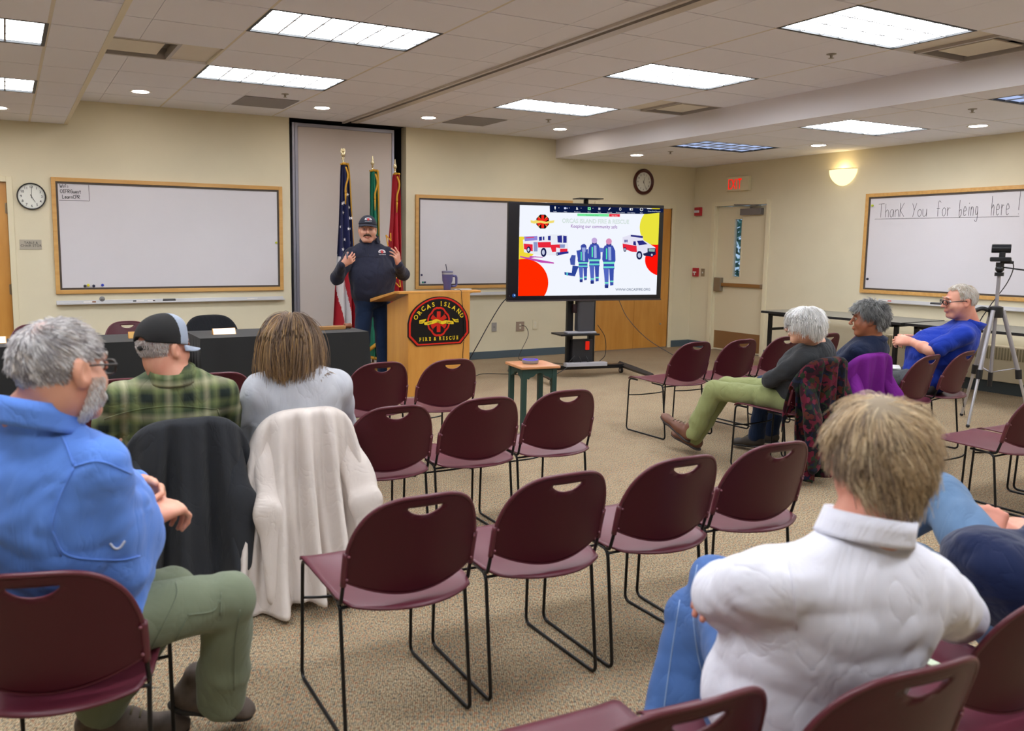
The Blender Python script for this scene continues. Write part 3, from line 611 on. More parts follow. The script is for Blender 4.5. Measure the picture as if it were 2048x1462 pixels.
def outlet(c, s, col, label, slots=2, screw=True):
    t = plate('wall_outlet', c, s, 'F', col, label, 'outlet'); t['group'] = 'outlets low on the front wall'; m = MB()
    for k in range(slots): m = MB(); z = c[2]+(.022 if k == 0 else -.022)*(slots > 1); m.bb(c[0]-.014, c[0]+.014, DW-.0105, DW-.007, z-.012, z+.012); m.build('socket', M('socket_'+col, 'e2dcc8' if slots > 1 and col != '9c9894' else '8a8682', .5), t, bevel=.002)
outlet((5.74, DW, .423), (.075, .12), '9c9894', 'steel cover plate left of the plugged outlet', 1); outlet((6.152, DW, .418), (.13, .125), 'a08c7c', 'double steel outlet with a black cord plugged in'); outlet((6.398, DW, .432), (.08, .125), 'e4dcc0', 'cream outlet nearest the television stand')
outlet((4.95, DW, .42), (.075, .12), '9a9894', 'steel outlet peeking out beside the lectern')
t = thing('exit_sign', 'lit white sign with red EXIT letters above the exit door', 'exit sign', (RW, 8.58, 2.29)); m = MB(); m.bb(RW-.06, RW, 8.385, 8.775, 2.30, 2.50); m.build('housing', M('exit_housing', 'e2dabc', .5), t, bevel=.006)
m = MB(); txt(m, 'EXIT', (RW-.061, 8.63, 2.33), YW, ZW, .20, bold=.014, sx=.55, spacing=1.12); m.build('lettering', emis('exit_red', 'ff1e12', 1.0), t)
m = MB(); m.box((RW-.062, 8.72, 2.40), (.002, .02, .12)); m.build('side_mark', M('exit_mark', 'd8a898', .5), t)
# sconce
t = thing('wall_sconce', 'glowing half-round wall sconce right of the exit sign', 'sconce', (RW, 6.94, 2.27))
m = MB(); R = .185
def sc(u, v):
    a = math.pi*u; b_ = math.pi/2*v; r = R*math.sin(b_)+.001; return (RW-.004-r*.62*math.sin(a), 6.94-r*math.cos(a), 2.272+.20*(1-math.cos(b_))**.9)
m.grid(sc, 25, 12); m.build('shade', emis('sconce_glow', 'ffe9a8', 1.9), t, smooth=True, solid=.004)
m = MB(); m.tube([(RW-.004-R*.62*math.sin(a), 6.94-R*math.cos(a), 2.472) for a in np.linspace(0, math.pi, 20)], .005, 8); m.build('rim', M('sconce_rim', 'e6d49a', .4), t, smooth=True)
ld = bpy.data.lights.new('sconce_bulb', 'POINT'); ld.energy = 1.5; ld.color = (1, .74, .38); ld.shadow_soft_size = .04; lo = bpy.data.objects.new('bulb', ld); COL.objects.link(lo); lo.parent = t; lo.location = (-.075, 0, .20)
# fire alarm devices
t = thing('fire_strobe', 'red fire alarm strobe high beside the exit door', 'alarm', (RW, 9.345, 1.97)); m = MB(); m.bb(RW-.05, RW, 9.285, 9.405, 1.975, 2.10); m.build('body', M('alarm_red', 'b0202c', .35), t, bevel=.006); m = MB(); m.bb(RW-.065, RW-.05, 9.30, 9.39, 2.02, 2.055); m.build('lens', M('strobe_lens', 'd8d4dc', .2), t, bevel=.003)
t = thing('fire_pull_station', 'red fire alarm pull station beside the exit door', 'alarm', (RW, 9.352, 1.06)); m = MB(); m.bb(RW-.04, RW, 9.30, 9.40, 1.07, 1.20); m.build('body', M('alarm_red', 'b0202c', .35), t, bevel=.005); m = MB(); m.bb(RW-.048, RW-.04, 9.32, 9.38, 1.125, 1.145); m.bb(RW-.048, RW-.04, 9.343, 9.357, 1.09, 1.13); m.build('handle', M('pull_white', 'e8e4e0', .4), t)
t = thing('wall_switch', 'steel switch plate between the pull station and the exit door', 'switch', (RW, 9.22, 1.07)); m = MB(); m.bb(RW-.006, RW, 9.185, 9.255, 1.075, 1.19); m.build('plate', M('switch_steel', '9c8c74', .4, .4), t, bevel=.001); m = MB(); m.bb(RW-.016, RW-.006, 9.213, 9.227, 1.12, 1.145); m.build('toggle', M('pull_white'), t)
# right wall convector
t = thing('baseboard_heater', 'long cream convector heater along the foot of the exit wall', 'heater', (RW-.1, 3.2, 0)); m = MB(); m.bb(RW-.14, RW, .2, 6.15, .13, .50); m.build('cover', M('heater_paint', 'cdc2a6', .5), t, bevel=.006)
m = MB()
for i in range(100): yy = 3.2+i*.0292; m.bb(RW-.1435, RW-.138, yy, yy+.016, .36, .485)
m.build('grille', M('grille_shadow', '8d8468', .7), t)
m = MB(); m.bb(RW-.1, RW, .2, 6.15, 0, .13); m.build('plinth', M('heater_plinth', '3c4446', .7), t)
t = thing('low_wall_plate', 'small steel outlet under the folding table on the exit wall', 'outlet', (RW, 7.62, .38)); m = MB(); m.bb(RW-.006, RW, 7.575, 7.665, .38, .50); m.build('plate', M('switch_steel'), t); m = MB(); m.bb(RW-.009, RW-.006, 7.6, 7.64, .40, .48); m.build('socket', M('socket_9c9894', '8a8682', .5), t)
# ------------------------------------------------------------------ stacking chairs
def chair_proto():
    t = thing('stacking_chair', 'x', 'chair')
    # seat shell
    m = MB()
    def seat(u, v):
        x = (u-.5)*2; y = .215-.45*v; w = .205 if v < .8 else .205
        yy = y-(.075*(1-x*x))*max(0, (v-.45)/.55)**1.5 if v > .45 else y
        z = .445-.010*v-.018*(1-abs(x)**3)*math.sin(math.pi*min(1, v*1.05))-.022*max(0, 1-v/.10)**2+.004*x**8-.015*max(0, v-.8)
        k = 1-.10*max(0, (v-.85)/.15)-.03*max(0, 1-v/.08)
        return (x*(w+.012)*k, yy, z)
    m.grid(seat, 25, 25); m.build('seat', maroon, t, smooth=True, solid=.007)
    # back panel with a slot
    W2, ZB, ZT = .205, .505, .765
    def top(x): return .50+(.768-.50)*(1-abs(x/(W2+.0095))**3.4)**.40
    def bot(x): return .505-.052*(1-(x/W2)**2)
    def pos(x, z):
        q = (z-.45)/.32; return (x, -.205-.085*q**1.3-.045*(1-(x/W2)**2), z)
    m = MB(); nx, nz = 37, 30; vs = {}; idx = {}; V = []; F = []
    for i in range(nx):
        s_ = -1+2*i/(nx-1); x = (W2+.008)*math.sin(s_*math.pi/2)
        for j in range(nz): z = bot(x)+(max(top(x), bot(x)+.03)-bot(x))*j/(nz-1); idx[i, j] = len(V); V.append((x, z))
    for i in range(nx-1):
        for j in range(nz-1): F.append((idx[i, j], idx[i+1, j], idx[i+1, j+1], idx[i, j+1]))
    hw, z1, z0 = .060, .738, .706
    def inside(x, z): return abs(x) < hw and z < z1 and z > z1-(z1-z0)*(1-(x/hw)**2)**.6
    G = [f for f in F if not inside(sum(V[k][0] for k in f)/4, sum(V[k][1] for k in f)/4)]
    # pull the ring of vertices around the slot onto its outline
    used = {}
    for f in G:
        for k in f: used[k] = used.get(k, 0)+1
    full = {}
    for f in F:
        for k in f: full[k] = full.get(k, 0)+1
    for k in used:
        x, z = V[k]
        if used[k] != full[k] and abs(x) < hw*1.35 and .69 < z < .755:
            x = max(-hw*.98, min(hw*.98, x)); lo = z1-(z1-z0)*(max(0, 1-(x/hw)**2))**.6; V[k] = (x, z1 if abs(z-z1) < abs(z-lo) else lo)
    m.add([pos(*p) for p in V], G); m.build('backrest', [maroon_b], t, smooth=True, solid=.006, angle=50)
    rim = MB(); P = [pos(x, max(top(x), bot(x)+.03)) for x in ((W2+.008)*math.sin(s_*math.pi/2) for s_ in np.linspace(-1, 1, 41))]; P = [pos(-W2-.006, .515)]+P+[pos(W2+.006, .515)]
    rim.tube(P, .0062, 8); P = [pos(x, bot(x)) for x in np.linspace(-W2, W2, 21)]; rim.tube(P, .004, 6)
    sl = [pos(hw*math.cos(a), z1-(z1-z0)*abs(math.sin(a))**1.2 if math.sin(a) < 0 else z1) for a in np.linspace(0, 2*math.pi, 32, endpoint=False)]; rim.tube(sl, .0028, 6, closed=True)
    rim.build('backrest_rim', M('maroon_rim', '5c2630', .35, spec=.5), t, smooth=True)
    for s_ in (-1, 1):
        m = MB(); m.tube([pos(s_*(W2+.006), z) for z in np.linspace(.492, .60, 8)], .0095, 10); m.build('post_sleeve', M('maroon_rim'), t, smooth=True)
        m = MB(); b = np.array(pos(s_*(W2+.004), .60)); m.tube(fillet([(s_*.209, -.165, .425), (s_*.212, -.19, .432), pos(s_*(W2+.006), .49), b], .03), .006, 10); m.build('back_post', blkm, t, smooth=True)
        m = MB(); m.tube(fillet([(s_*.195, .12, .425), (s_*.202, .208, .428), (s_*.205, .222, .006), (s_*.21, -.222, .006), (s_*.209, -.175, .424), (s_*.200, -.05, .425)], .03, 5), .0062, 10); m.build('sled_leg', blkm, t, smooth=True)
        for z in (.515, .59): m = MB(); q = pos(s_*(W2-.0), z); m.ball((q[0], q[1]-.009, q[2]), (.0045, .003, .0045), 10); m.build('screw', M('screw_maroon', '8a5560', .3, .3), t, smooth=True)
    m = MB(); m.tube(smoothpath([(-.205, .215, .29), (-.1, .185, .288), (.1, .185, .288), (.205, .215, .29)], 5), .005, 8); m.build('cross_rod', blkm, t, smooth=True)
    m = MB(); m.tube([(-.209, -.178, .412), (.209, -.178, .412)], .005, 8); m.build('rear_rod', blkm, t, smooth=True)
    return t
CH = chair_proto(); _first = [True]
def chair(x, y, th, label, group):
    rz = math.radians(th-90)
    if _first[0]:
        _first[0] = False; CH.location = (x, y, 0); CH.rotation_euler = (0, 0, rz); CH['label'] = label; CH['group'] = group; return CH
    return dup(CH, (x, y, 0), rz, label, group)
g4 = 'empty maroon stacking chairs'; occ = 'maroon stacking chairs people sit on'
chair(1.035, 2.384, 89.4, 'empty maroon stacking chair at the left end of the foreground row of four', g4)
chair(1.540, 2.389, 89, 'empty maroon stacking chair second from left in the foreground row of four', g4)
chair(2.031, 2.380, 89, 'empty maroon stacking chair third from left in the foreground row of four', g4)
chair(2.511, 2.382, 87, 'empty maroon stacking chair at the right end of the foreground row of four', g4)
chair(1.52, 3.635, 89, 'empty maroon stacking chair right beside the chair with the cream coat', g4)
chair(2.00, 3.641, 88, 'empty maroon stacking chair in the middle of three beside the cream coat', g4)
chair(2.47, 3.645, 88.5, 'empty maroon stacking chair in front of the side table, violet light on its seat', g4)
chair(.50, 4.95, 90, 'maroon stacking chair hidden mostly behind the man in the plaid shirt, left one', g4)
chair(1.02, 4.95, 90, 'maroon stacking chair between the plaid man and the woman in grey, by the table', g4)
chair(1.50, 4.95, 90, 'maroon stacking chair just right of the long-haired woman by the black table', g4)
chair(2.008, 4.955, 92, 'empty maroon stacking chair in front of the lectern at left', g4)
chair(2.480, 4.90, 90, 'empty maroon stacking chair right in front of the lectern', g4)
chair(4.66, 5.00, 92, 'empty maroon stacking chair at the left end of the front row on the right', g4)
chair(5.14, 4.98, 91, 'empty maroon stacking chair second in the front row on the right', g4)
chair(5.66, 5.00, 92, 'empty maroon stacking chair third in the front row, left of the white-haired woman', g4)
chair(6.20, 5.02, 92, 'maroon stacking chair peeking out behind the white-haired woman', g4)
chair(6.72, 5.02, 92, 'maroon stacking chair showing between the two women by the folding tables', g4)
chair(.60, 3.60, 90, 'maroon stacking chair of the plaid-shirt man, under a dark grey jacket', occ)
chair(1.08, 3.60, 90, 'maroon stacking chair of the long-haired woman, under a cream coat', occ)
chair(4.55, 3.78, 93, 'maroon stacking chair of the white-haired woman, under a floral jacket', occ)
chair(5.07, 3.80, 92, 'maroon stacking chair of the grey-haired woman, under a purple jacket', occ)
chair(5.53, 3.73, 98, 'empty maroon stacking chair between the purple jacket and the man in royal blue', g4)
chair(6.00, 3.76, 100, 'maroon stacking chair of the man in the royal blue shirt', occ)
chair(4.73, 2.575, 89, 'empty maroon stacking chair to the right of the blond head', g4)
chair(5.22, 2.57, 90, 'empty maroon stacking chair cut by the right edge, second of its row', g4)
chair(5.70, 2.57, 90, 'maroon stacking chair beyond the right edge, only its front foot showing', g4)
chair(.11, 2.24, 73, 'maroon stacking chair of the man in the light blue shirt', occ)
chair(.96, 1.22, 86, 'empty maroon stacking chair at the bottom edge, left of the man in white', g4)
chair(1.40, 1.12, 84, 'maroon stacking chair of the man in the white shirt', occ)
chair(1.975, 1.19, 90, 'maroon stacking chair of the man in the navy sweatshirt at the right edge', occ)
for x, w in ((.20, 'leftmost of the four behind the black table'), (.97, 'second from left behind the black table'), (1.73, 'behind the black table, draped with a black jacket'), (2.50, 'behind the black table, rising over the long-haired woman')):
    chair(x, 7.84, 270, 'maroon stacking chair '+w, g4)
# ------------------------------------------------------------------ cloth-covered tables
def cloth_table(x0, x1, y0, y1, label, seed):
    t = thing('covered_table', label, 'table', ((x0+x1)/2, (y0+y1)/2, 0), 0, 'tables under black cloths'); h = .74
    m = MB(); m.bb(x0+.02, x1-.02, y0+.02, y1-.02, h-.035, h-.004); m.build('tabletop', M('table_laminate', '5a5450', .5), t)
    for sx in (x0+.12, x1-.12):
        for sy in (y0+.08, y1-.08): m = MB(); m.cyl((sx, sy, 0), (sx, sy, h-.035), .014, 12); m.build('leg', blkm, t, smooth=True, angle=40)
    n = 240; per = []; L = [(x0, y0), (x1, y0), (x1, y1), (x0, y1)]; rs = np.random.RandomState(seed); ph = rs.rand(6)*6.28
    for i in range(n):
        s_ = i/n*4; k = int(s_) % 4; f = s_-int(s_); a = np.array(L[k]); b_ = np.array(L[(k+1) % 4]); per.append((a+(b_-a)*f, unit(np.array([(b_-a)[1], -(b_-a)[0], 0]))[:2], f, k))
    m = MB(); vs = [((x0+x1)/2, (y0+y1)/2, h)]; rows = [0, .012, .05, .15, .3, .45, .6, .72]
    for j, d in enumerate(rows):
        for i, (p, nn, f, k) in enumerate(per):
            c = min(f, 1-f); cn = math.exp(-(c/.05)**2); s_ = i/n*2*math.pi
            out = .003+(d > .012)*(d*.012+.012*d*math.sin(9*s_*2+ph[0])*(d/.7)+.010*d*math.sin(23*s_+ph[1])); out += cn*(.05*d)
            q = p+nn*out+(np.array([nn[1], -nn[0]])*0)
            if cn > .02: cc = np.array(L[(k+1) % 4] if f > .5 else L[k]); ce = np.array([(x0+x1)/2, (y0+y1)/2]); dd = unit(np.append(cc-ce, 0))[:2]; q = q+dd*cn*.03*d
            vs.append((q[0], q[1], h-max(0, d-.0)+(0 if d else 0) if d else h+.0))
    fs = [(0, 1+i, 1+(i+1) % n) for i in range(n)]
    for j in range(len(rows)-1):
        for i in range(n): fs.append((1+j*n+i, 1+(j+1)*n+i, 1+(j+1)*n+(i+1) % n, 1+j*n+(i+1) % n))
    m.add(vs, fs); c = m.build('tablecloth', M('black_cloth', '141516', .85, sheen=.15, bump=.1, bscale=500), None, smooth=True, angle=60); tag(c, 'black cloth draped to the floor over the '+label.split(' ', 1)[1], 'tablecloth', 'black tablecloths')
    return t
cloth_table(-.62, 1.21, 6.69, 7.29, 'folding table at left in front of the whiteboard', 1); cloth_table(1.34, 2.775, 6.69, 7.32, 'folding table between the left table and the lectern', 2)
def nameplate(px, py, w, col, label, h=.05):
    p = onplane(px, py, (0, 0, .742), (0, 0, 1)); t = thing('name_plate', label, 'name plate', (p[0], p[1], .7405), 0, 'name plates on the black tables')
    m = MB(); m.prism([(-.03, 0), (.03, 0), (.012, h), (.004, h)], (p[0]-w/2, p[1], .7405), (0, 1, 0), (0, 0, 1), (1, 0, 0), w); m.build('holder', maple, t)
    m = MB(); a = np.array([p[0]-w/2+.006, p[1]-.029, .7445]); b_ = np.array([p[0]-w/2+.006, p[1]+.0015, .742+h-.004]); d = b_-a; nn = unit(np.cross((1, 0, 0), d))*.001; m.add([a+nn, a+nn+(w-.012, 0, 0), b_+nn+(w-.012, 0, 0), b_+nn], [(0, 1, 2, 3)]); m.build('plate_face', M('brass_'+col, col, .3, .55), t)
nameplate(448, 668, .19, 'f0e6d4', 'shiny gold name plate on a wooden block between the cap and the long hair'); nameplate(282, 675, .19, 'c8a060', 'wooden name plate half behind the black cap'); nameplate(-5, 686, .12, 'efe6c8', 'pale name plate at the left edge of the picture')
# gavel and block, cable box
t = thing('gavel_block', 'long wooden sounding block on the black table near the lectern', 'gavel block', (2.47, 6.98, .741)); m = MB(); m.bb(2.33, 2.66, 6.93, 7.0, .741, .772); m.build('block', wood('walnut_light', '8a6236', 'a87a44', 1., 0, .4, 10), t, bevel=.004)
t = thing('gavel', 'wooden gavel head lying at the right end of the black table', 'gavel', (2.74, 6.96, .741)); m = MB(); m.lathe([(0, 0), (.022, .002), (.026, .012), (.022, .02), (.022, .05), (.026, .058), (.022, .07), (0, .072)], (2.655, 6.965, .768), 20, (1, .1, 0), caps=False); m.build('head', M('gavel_wood', '7a4428', .35), t, smooth=True, angle=50)
m = MB(); m.cyl((2.69, 6.97, .765), (2.62, 7.14, .752), .008, 10); m.build('grip', M('gavel_wood'), t, smooth=True)
m = MB(); m.box((2.13, 7.08, .7515), (.07, .05, .02)); tag(m.build('cable_box', blk, bevel=.003), 'small black device on the table left of the long-haired woman', 'device')
# ------------------------------------------------------------------ lectern
LX0, LX1, LY0, LY1 = 3.462, 4.155, 7.325, 7.835
t = thing('lectern', 'maple lectern with a slanted top and a round-topped fire badge', 'lectern', ((LX0+LX1)/2, (LY0+LY1)/2, 0))
m = MB(); m.bb(LX0, LX1, LY0, LY0+.02, 0, 1.02); m.build('front_panel', maple, t, bevel=.002)
for x in (LX0, LX1-.02):
    m = MB(); m.prism([(LY0+.02, 0), (LY1, 0), (LY1, .885), (LY0+.02, 1.015)], (x, 0, 0), (0, 1, 0), (0, 0, 1), (1, 0, 0), .02); m.build('side_panel', maple, t)
m = MB(); m.prism([(LY0-.0, 1.02), (LY0+.10, 1.022), (LY1+.22, .90), (LY1+.22, .935), (LY0+.10, 1.045), (LY0-.0, 1.043)], (LX0-.10, 0, 0), (0, 1, 0), (0, 0, 1), (1, 0, 0), .92); m.build('top', maple, t, bevel=.004)
m = MB(); m.bb(LX0+.02, LX1-.02, LY0+.02, LY1-.02, .45, .47); m.build('shelf', maple, t)
# badge
YB = LY0-.001; PX = lambda x, y: onplane(x, y, (0, YB, 0), (0, 1, 0))
def bp(u, v): return PX(790+u/11.25, 580+v/11.25)
def inset(P, c, k): return [c+(p-c)*k for p in P]
arc = [(275, 1060), (275, 760), (330, 560), (440, 400), (600, 270), (790, 175), (1000, 143), (1200, 165), (1380, 250), (1510, 370), (1610, 540), (1650, 700), (1658, 960), (1570, 1080), (1470, 1205), (980, 1235), (470, 1268)]
A = smoothpath([bp(*p) for p in arc[1:12]], 4); out = [bp(*arc[0])]+A+[bp(*p) for p in arc[12:]]; cen = bp(965, 720)
lect = t; bd = thing('badge_sign', 'black and red fire department badge sign on the front of the lectern', 'sign', (cen[0], YB, .49))
def poly(m, P, y0, y1):
    n = len(P); m.add([(p[0], y0, p[2]) for p in P]+[(p[0], y1, p[2]) for p in P], [tuple(range(n, 2*n)), tuple(range(n))[::-1]]+[(i, (i+1) % n, n+(i+1) % n, n+i) for i in range(n)])
m = MB(); poly(m, out, YB, YB-.012); m.build('board', M('badge_black', '0b0b0c', .3), bd)
m = MB(); r1, r2 = inset(out, cen, .965), inset(out, cen, .905); n = len(out); m.add([(p[0], YB-.0135, p[2]) for p in r1]+[(p[0], YB-.0135, p[2]) for p in r2], [(i, (i+1) % n, n+(i+1) % n, n+i) for i in range(n)]); m.build('red_border', M('badge_red', 'c8200e', .35), bd)
m = MB(); y = YB-.014; c0 = bp(968, 710)
def ring(R, w, wav=.08):
    P = []
    for k in range(64):
        a = 2*math.pi*k/64; r = R*(1+wav*math.cos(8*a)*-.5+(.05 if abs(math.cos(2*a)) > .9 else 0)); P.append((a, r))
    V = [(c0[0]+r*math.sin(a)*.86, y, c0[2]+r*math.cos(a)) for a, r in P]+[(c0[0]+(r-w)*math.sin(a)*.86, y, c0[2]+(r-w)*math.cos(a)) for a, r in P]
    m.add(V, [(i, (i+1) % 64, 64+(i+1) % 64, 64+i) for i in range(64)])
Rr = np.linalg.norm(bp(968, 380)-bp(968, 1025))/2; ring(Rr, .02)
for k in range(3):
    a = math.pi/3*k; d = np.array([math.sin(a)*.9, 0, math.cos(a)]); e = np.array([math.cos(a), 0, -math.sin(a)]); L = Rr*.72; w = .021; q = np.array([c0[0], y-.0003*k, c0[2]]); m.add([q-d*L-e*w, q-d*L+e*w, q+d*L+e*w, q+d*L-e*w], [(0, 1, 2, 3)])
for sx in (-1, 1):
    for sz in (-1, 1): a = np.array([c0[0]+sx*.03, y, c0[2]+sz*.03]); b_ = np.array([c0[0]+sx*Rr*.58, y, c0[2]+sz*Rr*.72]); e = unit(np.cross(b_-a, (0, 1, 0)))*.0015; m.add([a-e, a+e, b_+e, b_-e], [(0, 1, 2, 3)])
m.build('emblem', M('badge_red'), bd)
m = MB(); y = YB-.017
rib = [((530, 680), (530, 755)), ((600, 665), (615, 750)), ((690, 650), (650, 700)), ((640, 720), (640, 770)), ((700, 712), (700, 785)), ((830, 680), (850, 755)), ((920, 650), (930, 730)), ((1040, 695), (1050, 768)), ((1120, 678), (1130, 750)), ((1300, 690), (1300, 765)), ((1260, 630), (1280, 690)), ((1330, 655), (1340, 720)), ((1405, 645), (1415, 720))]
up = smoothpath([bp(*a) for a, b_ in rib], 3); dn = smoothpath([bp(*b_) for a, b_ in rib], 3)
m.add([(p[0], y, p[2]) for p in up]+[(p[0], y, p[2]) for p in dn], [(i, i+1, len(up)+i+1, len(up)+i) for i in range(len(up)-1)])
m.build('ribbon', M('badge_yellow', 'e6c81e', .4), bd)
m = MB(); y = YB-.0155
for s_, u, v, a in (('OMNIS', 760, 755, 8), ('CEDO', 965, 735, -12), ('DOMUS', 1190, 745, -6), ('EST', 578, 735, 5), ('1950', 1365, 705, 3)):
    p = bp(u, v); a = math.radians(a); txt(m, s_, (p[0], YB-.0175, p[2]), (math.cos(a), 0, math.sin(a)), (-math.sin(a), 0, math.cos(a)), .022, bold=.01, sx=.8)
m.build('ribbon_lettering', M('badge_black'), bd)
def slab(m, s_, o, ax, ay, h, sx=1.):
    """heavy letters with small foot bars"""
    txt(m, s_, o, ax, ay, h*1.36, th=.0015, bold=.022, sx=sx)
    for ch in [s_]:
        o = np.array(o, float); ax_ = np.array(ax); ay_ = np.array(ay); n_ = np.cross(ax_, ay_)*.0015
        F = {'I': [(0, 0), (0, 1)], 'R': [(-.24, 0), (.26, 0), (-.26, 1)], 'A': [(-.33, 0), (.33, 0)], 'L': [(-.2, 1), (-.24, 0)], 'N': [(-.3, 0), (-.3, 1), (.3, 1)], 'F': [(-.2, 0), (-.25, 1)], 'E': [(-.25, 0), (-.25, 1)], 'D': [(-.3, 0), (-.3, 1)], 'U': [(-.28, 1), (.28, 1)]}.get(ch, [])
        for fx, fz in F:
            c_ = o+ax_*fx*h*sx+ay_*((.05 if fz == 0 else .95)*h)+n_; e = ax_*.16*h; f_ = ay_*.05*h; m.add([c_-e-f_, c_+e-f_, c_+e+f_, c_-e+f_], [(0, 1, 2, 3)])
m = MB(); y = YB-.0125
for ch, u, v, a in (('O', 455, 610, 62), ('R', 535, 510, 50), ('C', 620, 420, 40), ('A', 738, 368, 22), ('S', 848, 322, 10), ('I', 1025, 303, 2), ('S', 1120, 312, -9), ('L', 1212, 340, -18), ('A', 1315, 395, -28), ('N', 1420, 475, -42), ('D', 1492, 568, -60)):
    p = bp(u, v); a = math.radians(a); ax = np.array([math.cos(a), 0, math.sin(a)]); ay = np.array([-math.sin(a), 0, math.cos(a)]); h = .045; slab(m, ch, np.array([p[0], y, p[2]])-ay*h/2, ax, ay, h)
for ch, u in zip('FIRE&RESCUE', (555, 622, 690, 775, 885, 1002, 1082, 1152, 1228, 1308, 1388)):
    p = bp(u, 1110-(u-555)*.055); slab(m, ch, (p[0], y, p[2]-.0175), (1, 0, .02), (0, 0, 1), .036, .82)
m.build('lettering', M('badge_yellow'), bd)
# mug, cord, mic on lectern
p = ((3.985, 7.50)); mt = thing('travel_mug', 'purple travel mug with handle and straw standing on the lectern', 'mug', (p[0], p[1], 1.04)); z0 = 1.036
pur = M('mug_purple', '4e4a78', .4)
m = MB(); m.lathe([(0, 0), (.036, 0), (.038, .004), (.040, .07), (.052, .10), (.056, .165), (0, .165)], (p[0], p[1], z0), 32, caps=False); m.build('cup', pur, mt, smooth=True, angle=40)
m = MB(); m.lathe([(0, .165), (.0565, .165), (.0565, .182), (.0, .182)], (p[0], p[1], z0), 32, caps=False); m.build('steel_rim', alu, mt, smooth=True, angle=40)
m = MB(); m.lathe([(0, .182), (.058, .182), (.058, .198), (.05, .202), (0, .202)], (p[0], p[1], z0), 32, caps=False); m.build('lid', M('mug_lid', '6b6a84', .4), mt, smooth=True, angle=40)
m = MB(); m.tube(fillet([(p[0]+.045, p[1], z0+.15), (p[0]+.105, p[1], z0+.15), (p[0]+.105, p[1], z0+.045), (p[0]+.04, p[1], z0+.045)], .03, 5), .010, 10, flat=1.3); m.build('handle', pur, mt, smooth=True)
m = MB(); m.cyl((p[0]-.005, p[1], z0+.19), (p[0]-.02, p[1], z0+.27), .0045, 8); m.build('straw', M('straw_dark', '26263c', .4), mt, smooth=True)
m = MB(); m.box((4.10, 7.42, 1.0505), (.2, .09, .012)); tag(m.build('small_tray', M('tray_silver', 'b8b8b8', .3, .6), bevel=.004), 'flat silver device on the lectern beside the travel mug', 'device')
m = MB(); m.tube(smoothpath([(4.02, 7.42, 1.055), (4.05, 7.33, 1.045), (4.055, 7.319, .97), (4.07, 7.306, .8), (4.08, 7.306, .6), (4.075, 7.318, .4), (4.08, 7.318, .1), (4.1, 7.30, .006)], 5), .0028, 6); m.build('cable', blk, lect, smooth=True)
m = MB(); m.tube(smoothpath([(3.50, 7.75, .967), (3.45, 7.92, .985), (3.42, 8.0, .965), (3.40, 8.05, .948)], 4), .006, 8); m.ball((3.52, 7.72, .975), .012); tag(m.build('gooseneck_microphone', blk, smooth=True), 'short black gooseneck microphone lying at the left edge of the lectern top', 'microphone')
# ------------------------------------------------------------------ television on a wheeled stand
n = unit((-.19, -.98, 0)); ex = np.array([-n[1], n[0], 0.]); tc = np.array([5.846, 7.62, 1.430]); hw, hh = .965, .548
tv = thing('television', 'large flat television on a wheeled stand showing a fire and rescue slide', 'television', (tc[0], tc[1], .88)); R_ = np.stack([ex, -n, np.array([0, 0, 1.])], 1)
m = MB(); m.box(tc-n*.025+(0, 0, 0), (2*hw, .05, 2*hh), R_); m.build('housing', M('tv_black', '0a0a14', .25), tv, bevel=.006)
m = MB(); m.box(tc+n*.003+(0, 0, -hh+.008), (2*hw, .008, .016), R_); m.build('bottom_strip', M('tv_strip', '4a4448', .3, .5), tv)
def tp(u, v, k=1): return onplane(1020+u/6.4, 395+v/6.4, tc+n*(.0012+.0006*k), n)
def sr(p): d = p-tc; return np.array([d@ex, d[2]])
cor = [tp(127, 97), tp(1918, 200), tp(1868, 1245), tp(102, 1258)]; sx0, sx1 = sr(cor[3])[0], sr(cor[2])[0]; sx0 = (sr(cor[0])[0]+sx0)/2; sx1 = (sr(cor[1])[0]+sx1)/2; sz0, sz1 = (sr(cor[3])[1]+sr(cor[2])[1])/2, sr(cor[0])[1]-.0
def clip(P):
    def cl(P, ax, v, sg):
        o = []
        for i in range(len(P)):
            a, b_ = P[i-1], P[i]; ia, ib = sg*(a[ax]-v) >= 0, sg*(b_[ax]-v) >= 0
            if ia != ib: t_ = (v-a[ax])/(b_[ax]-a[ax]); o.append(a+(b_-a)*t_)
            if ib: o.append(b_)
        return o
    for ax, v, sg in ((0, sx0, 1), (0, sx1, -1), (1, sz0, 1), (1, sz1, -1)):
        P = cl(P, ax, v, sg)
        if not P: return P
    return P
pic = MB()
def sp(P, c, k=1, cl=True):
    Q = [sr(tp(*p)) for p in P]; Q = clip(Q) if cl else Q
    if len(Q) < 3: return
    pic.cc = lin(c); pic.add([tc+n*(.0012+.0006*k)+ex*q[0]+np.array([0, 0, q[1]]) for q in Q], [tuple(range(len(Q)))])
def circ(u, v, ru, rv, c, k=1, cl=True): sp([(u+ru*math.cos(a), v+rv*math.sin(a)) for a in np.linspace(0, 2*math.pi, 48, endpoint=False)], c, k, cl)
def st(s_, u, v, h, c, k=5, al='CENTER', bold=0., sx=1.):
    pic.cc = lin(c); p = tp(u, v, k); a = tp(u-100, v+(-100)*.05*0, k); txt(pic, s_, p, ex, (0, 0, 1), h, 0, al, bold, 1, sx)
m = MB(); m.add([tc+n*.0012+ex*a+np.array([0, 0, b_]) for a, b_ in ((sx0, sz0), (sx1, sz0), (sx1, sz1), (sx0, sz1))], [(0, 1, 2, 3)]); scr = m.build('screen', emis('screen_white', 'f2f6ff', 1.0), tv)
circ(185, 1090, 305, 305, 'ff2a00'); circ(150, 650, 175, 150, 'f0d83a', .5); circ(1905, 385, 245, 265, 'eae23c', .5); circ(1950, 800, 222, 205, 'ff1408', .8)
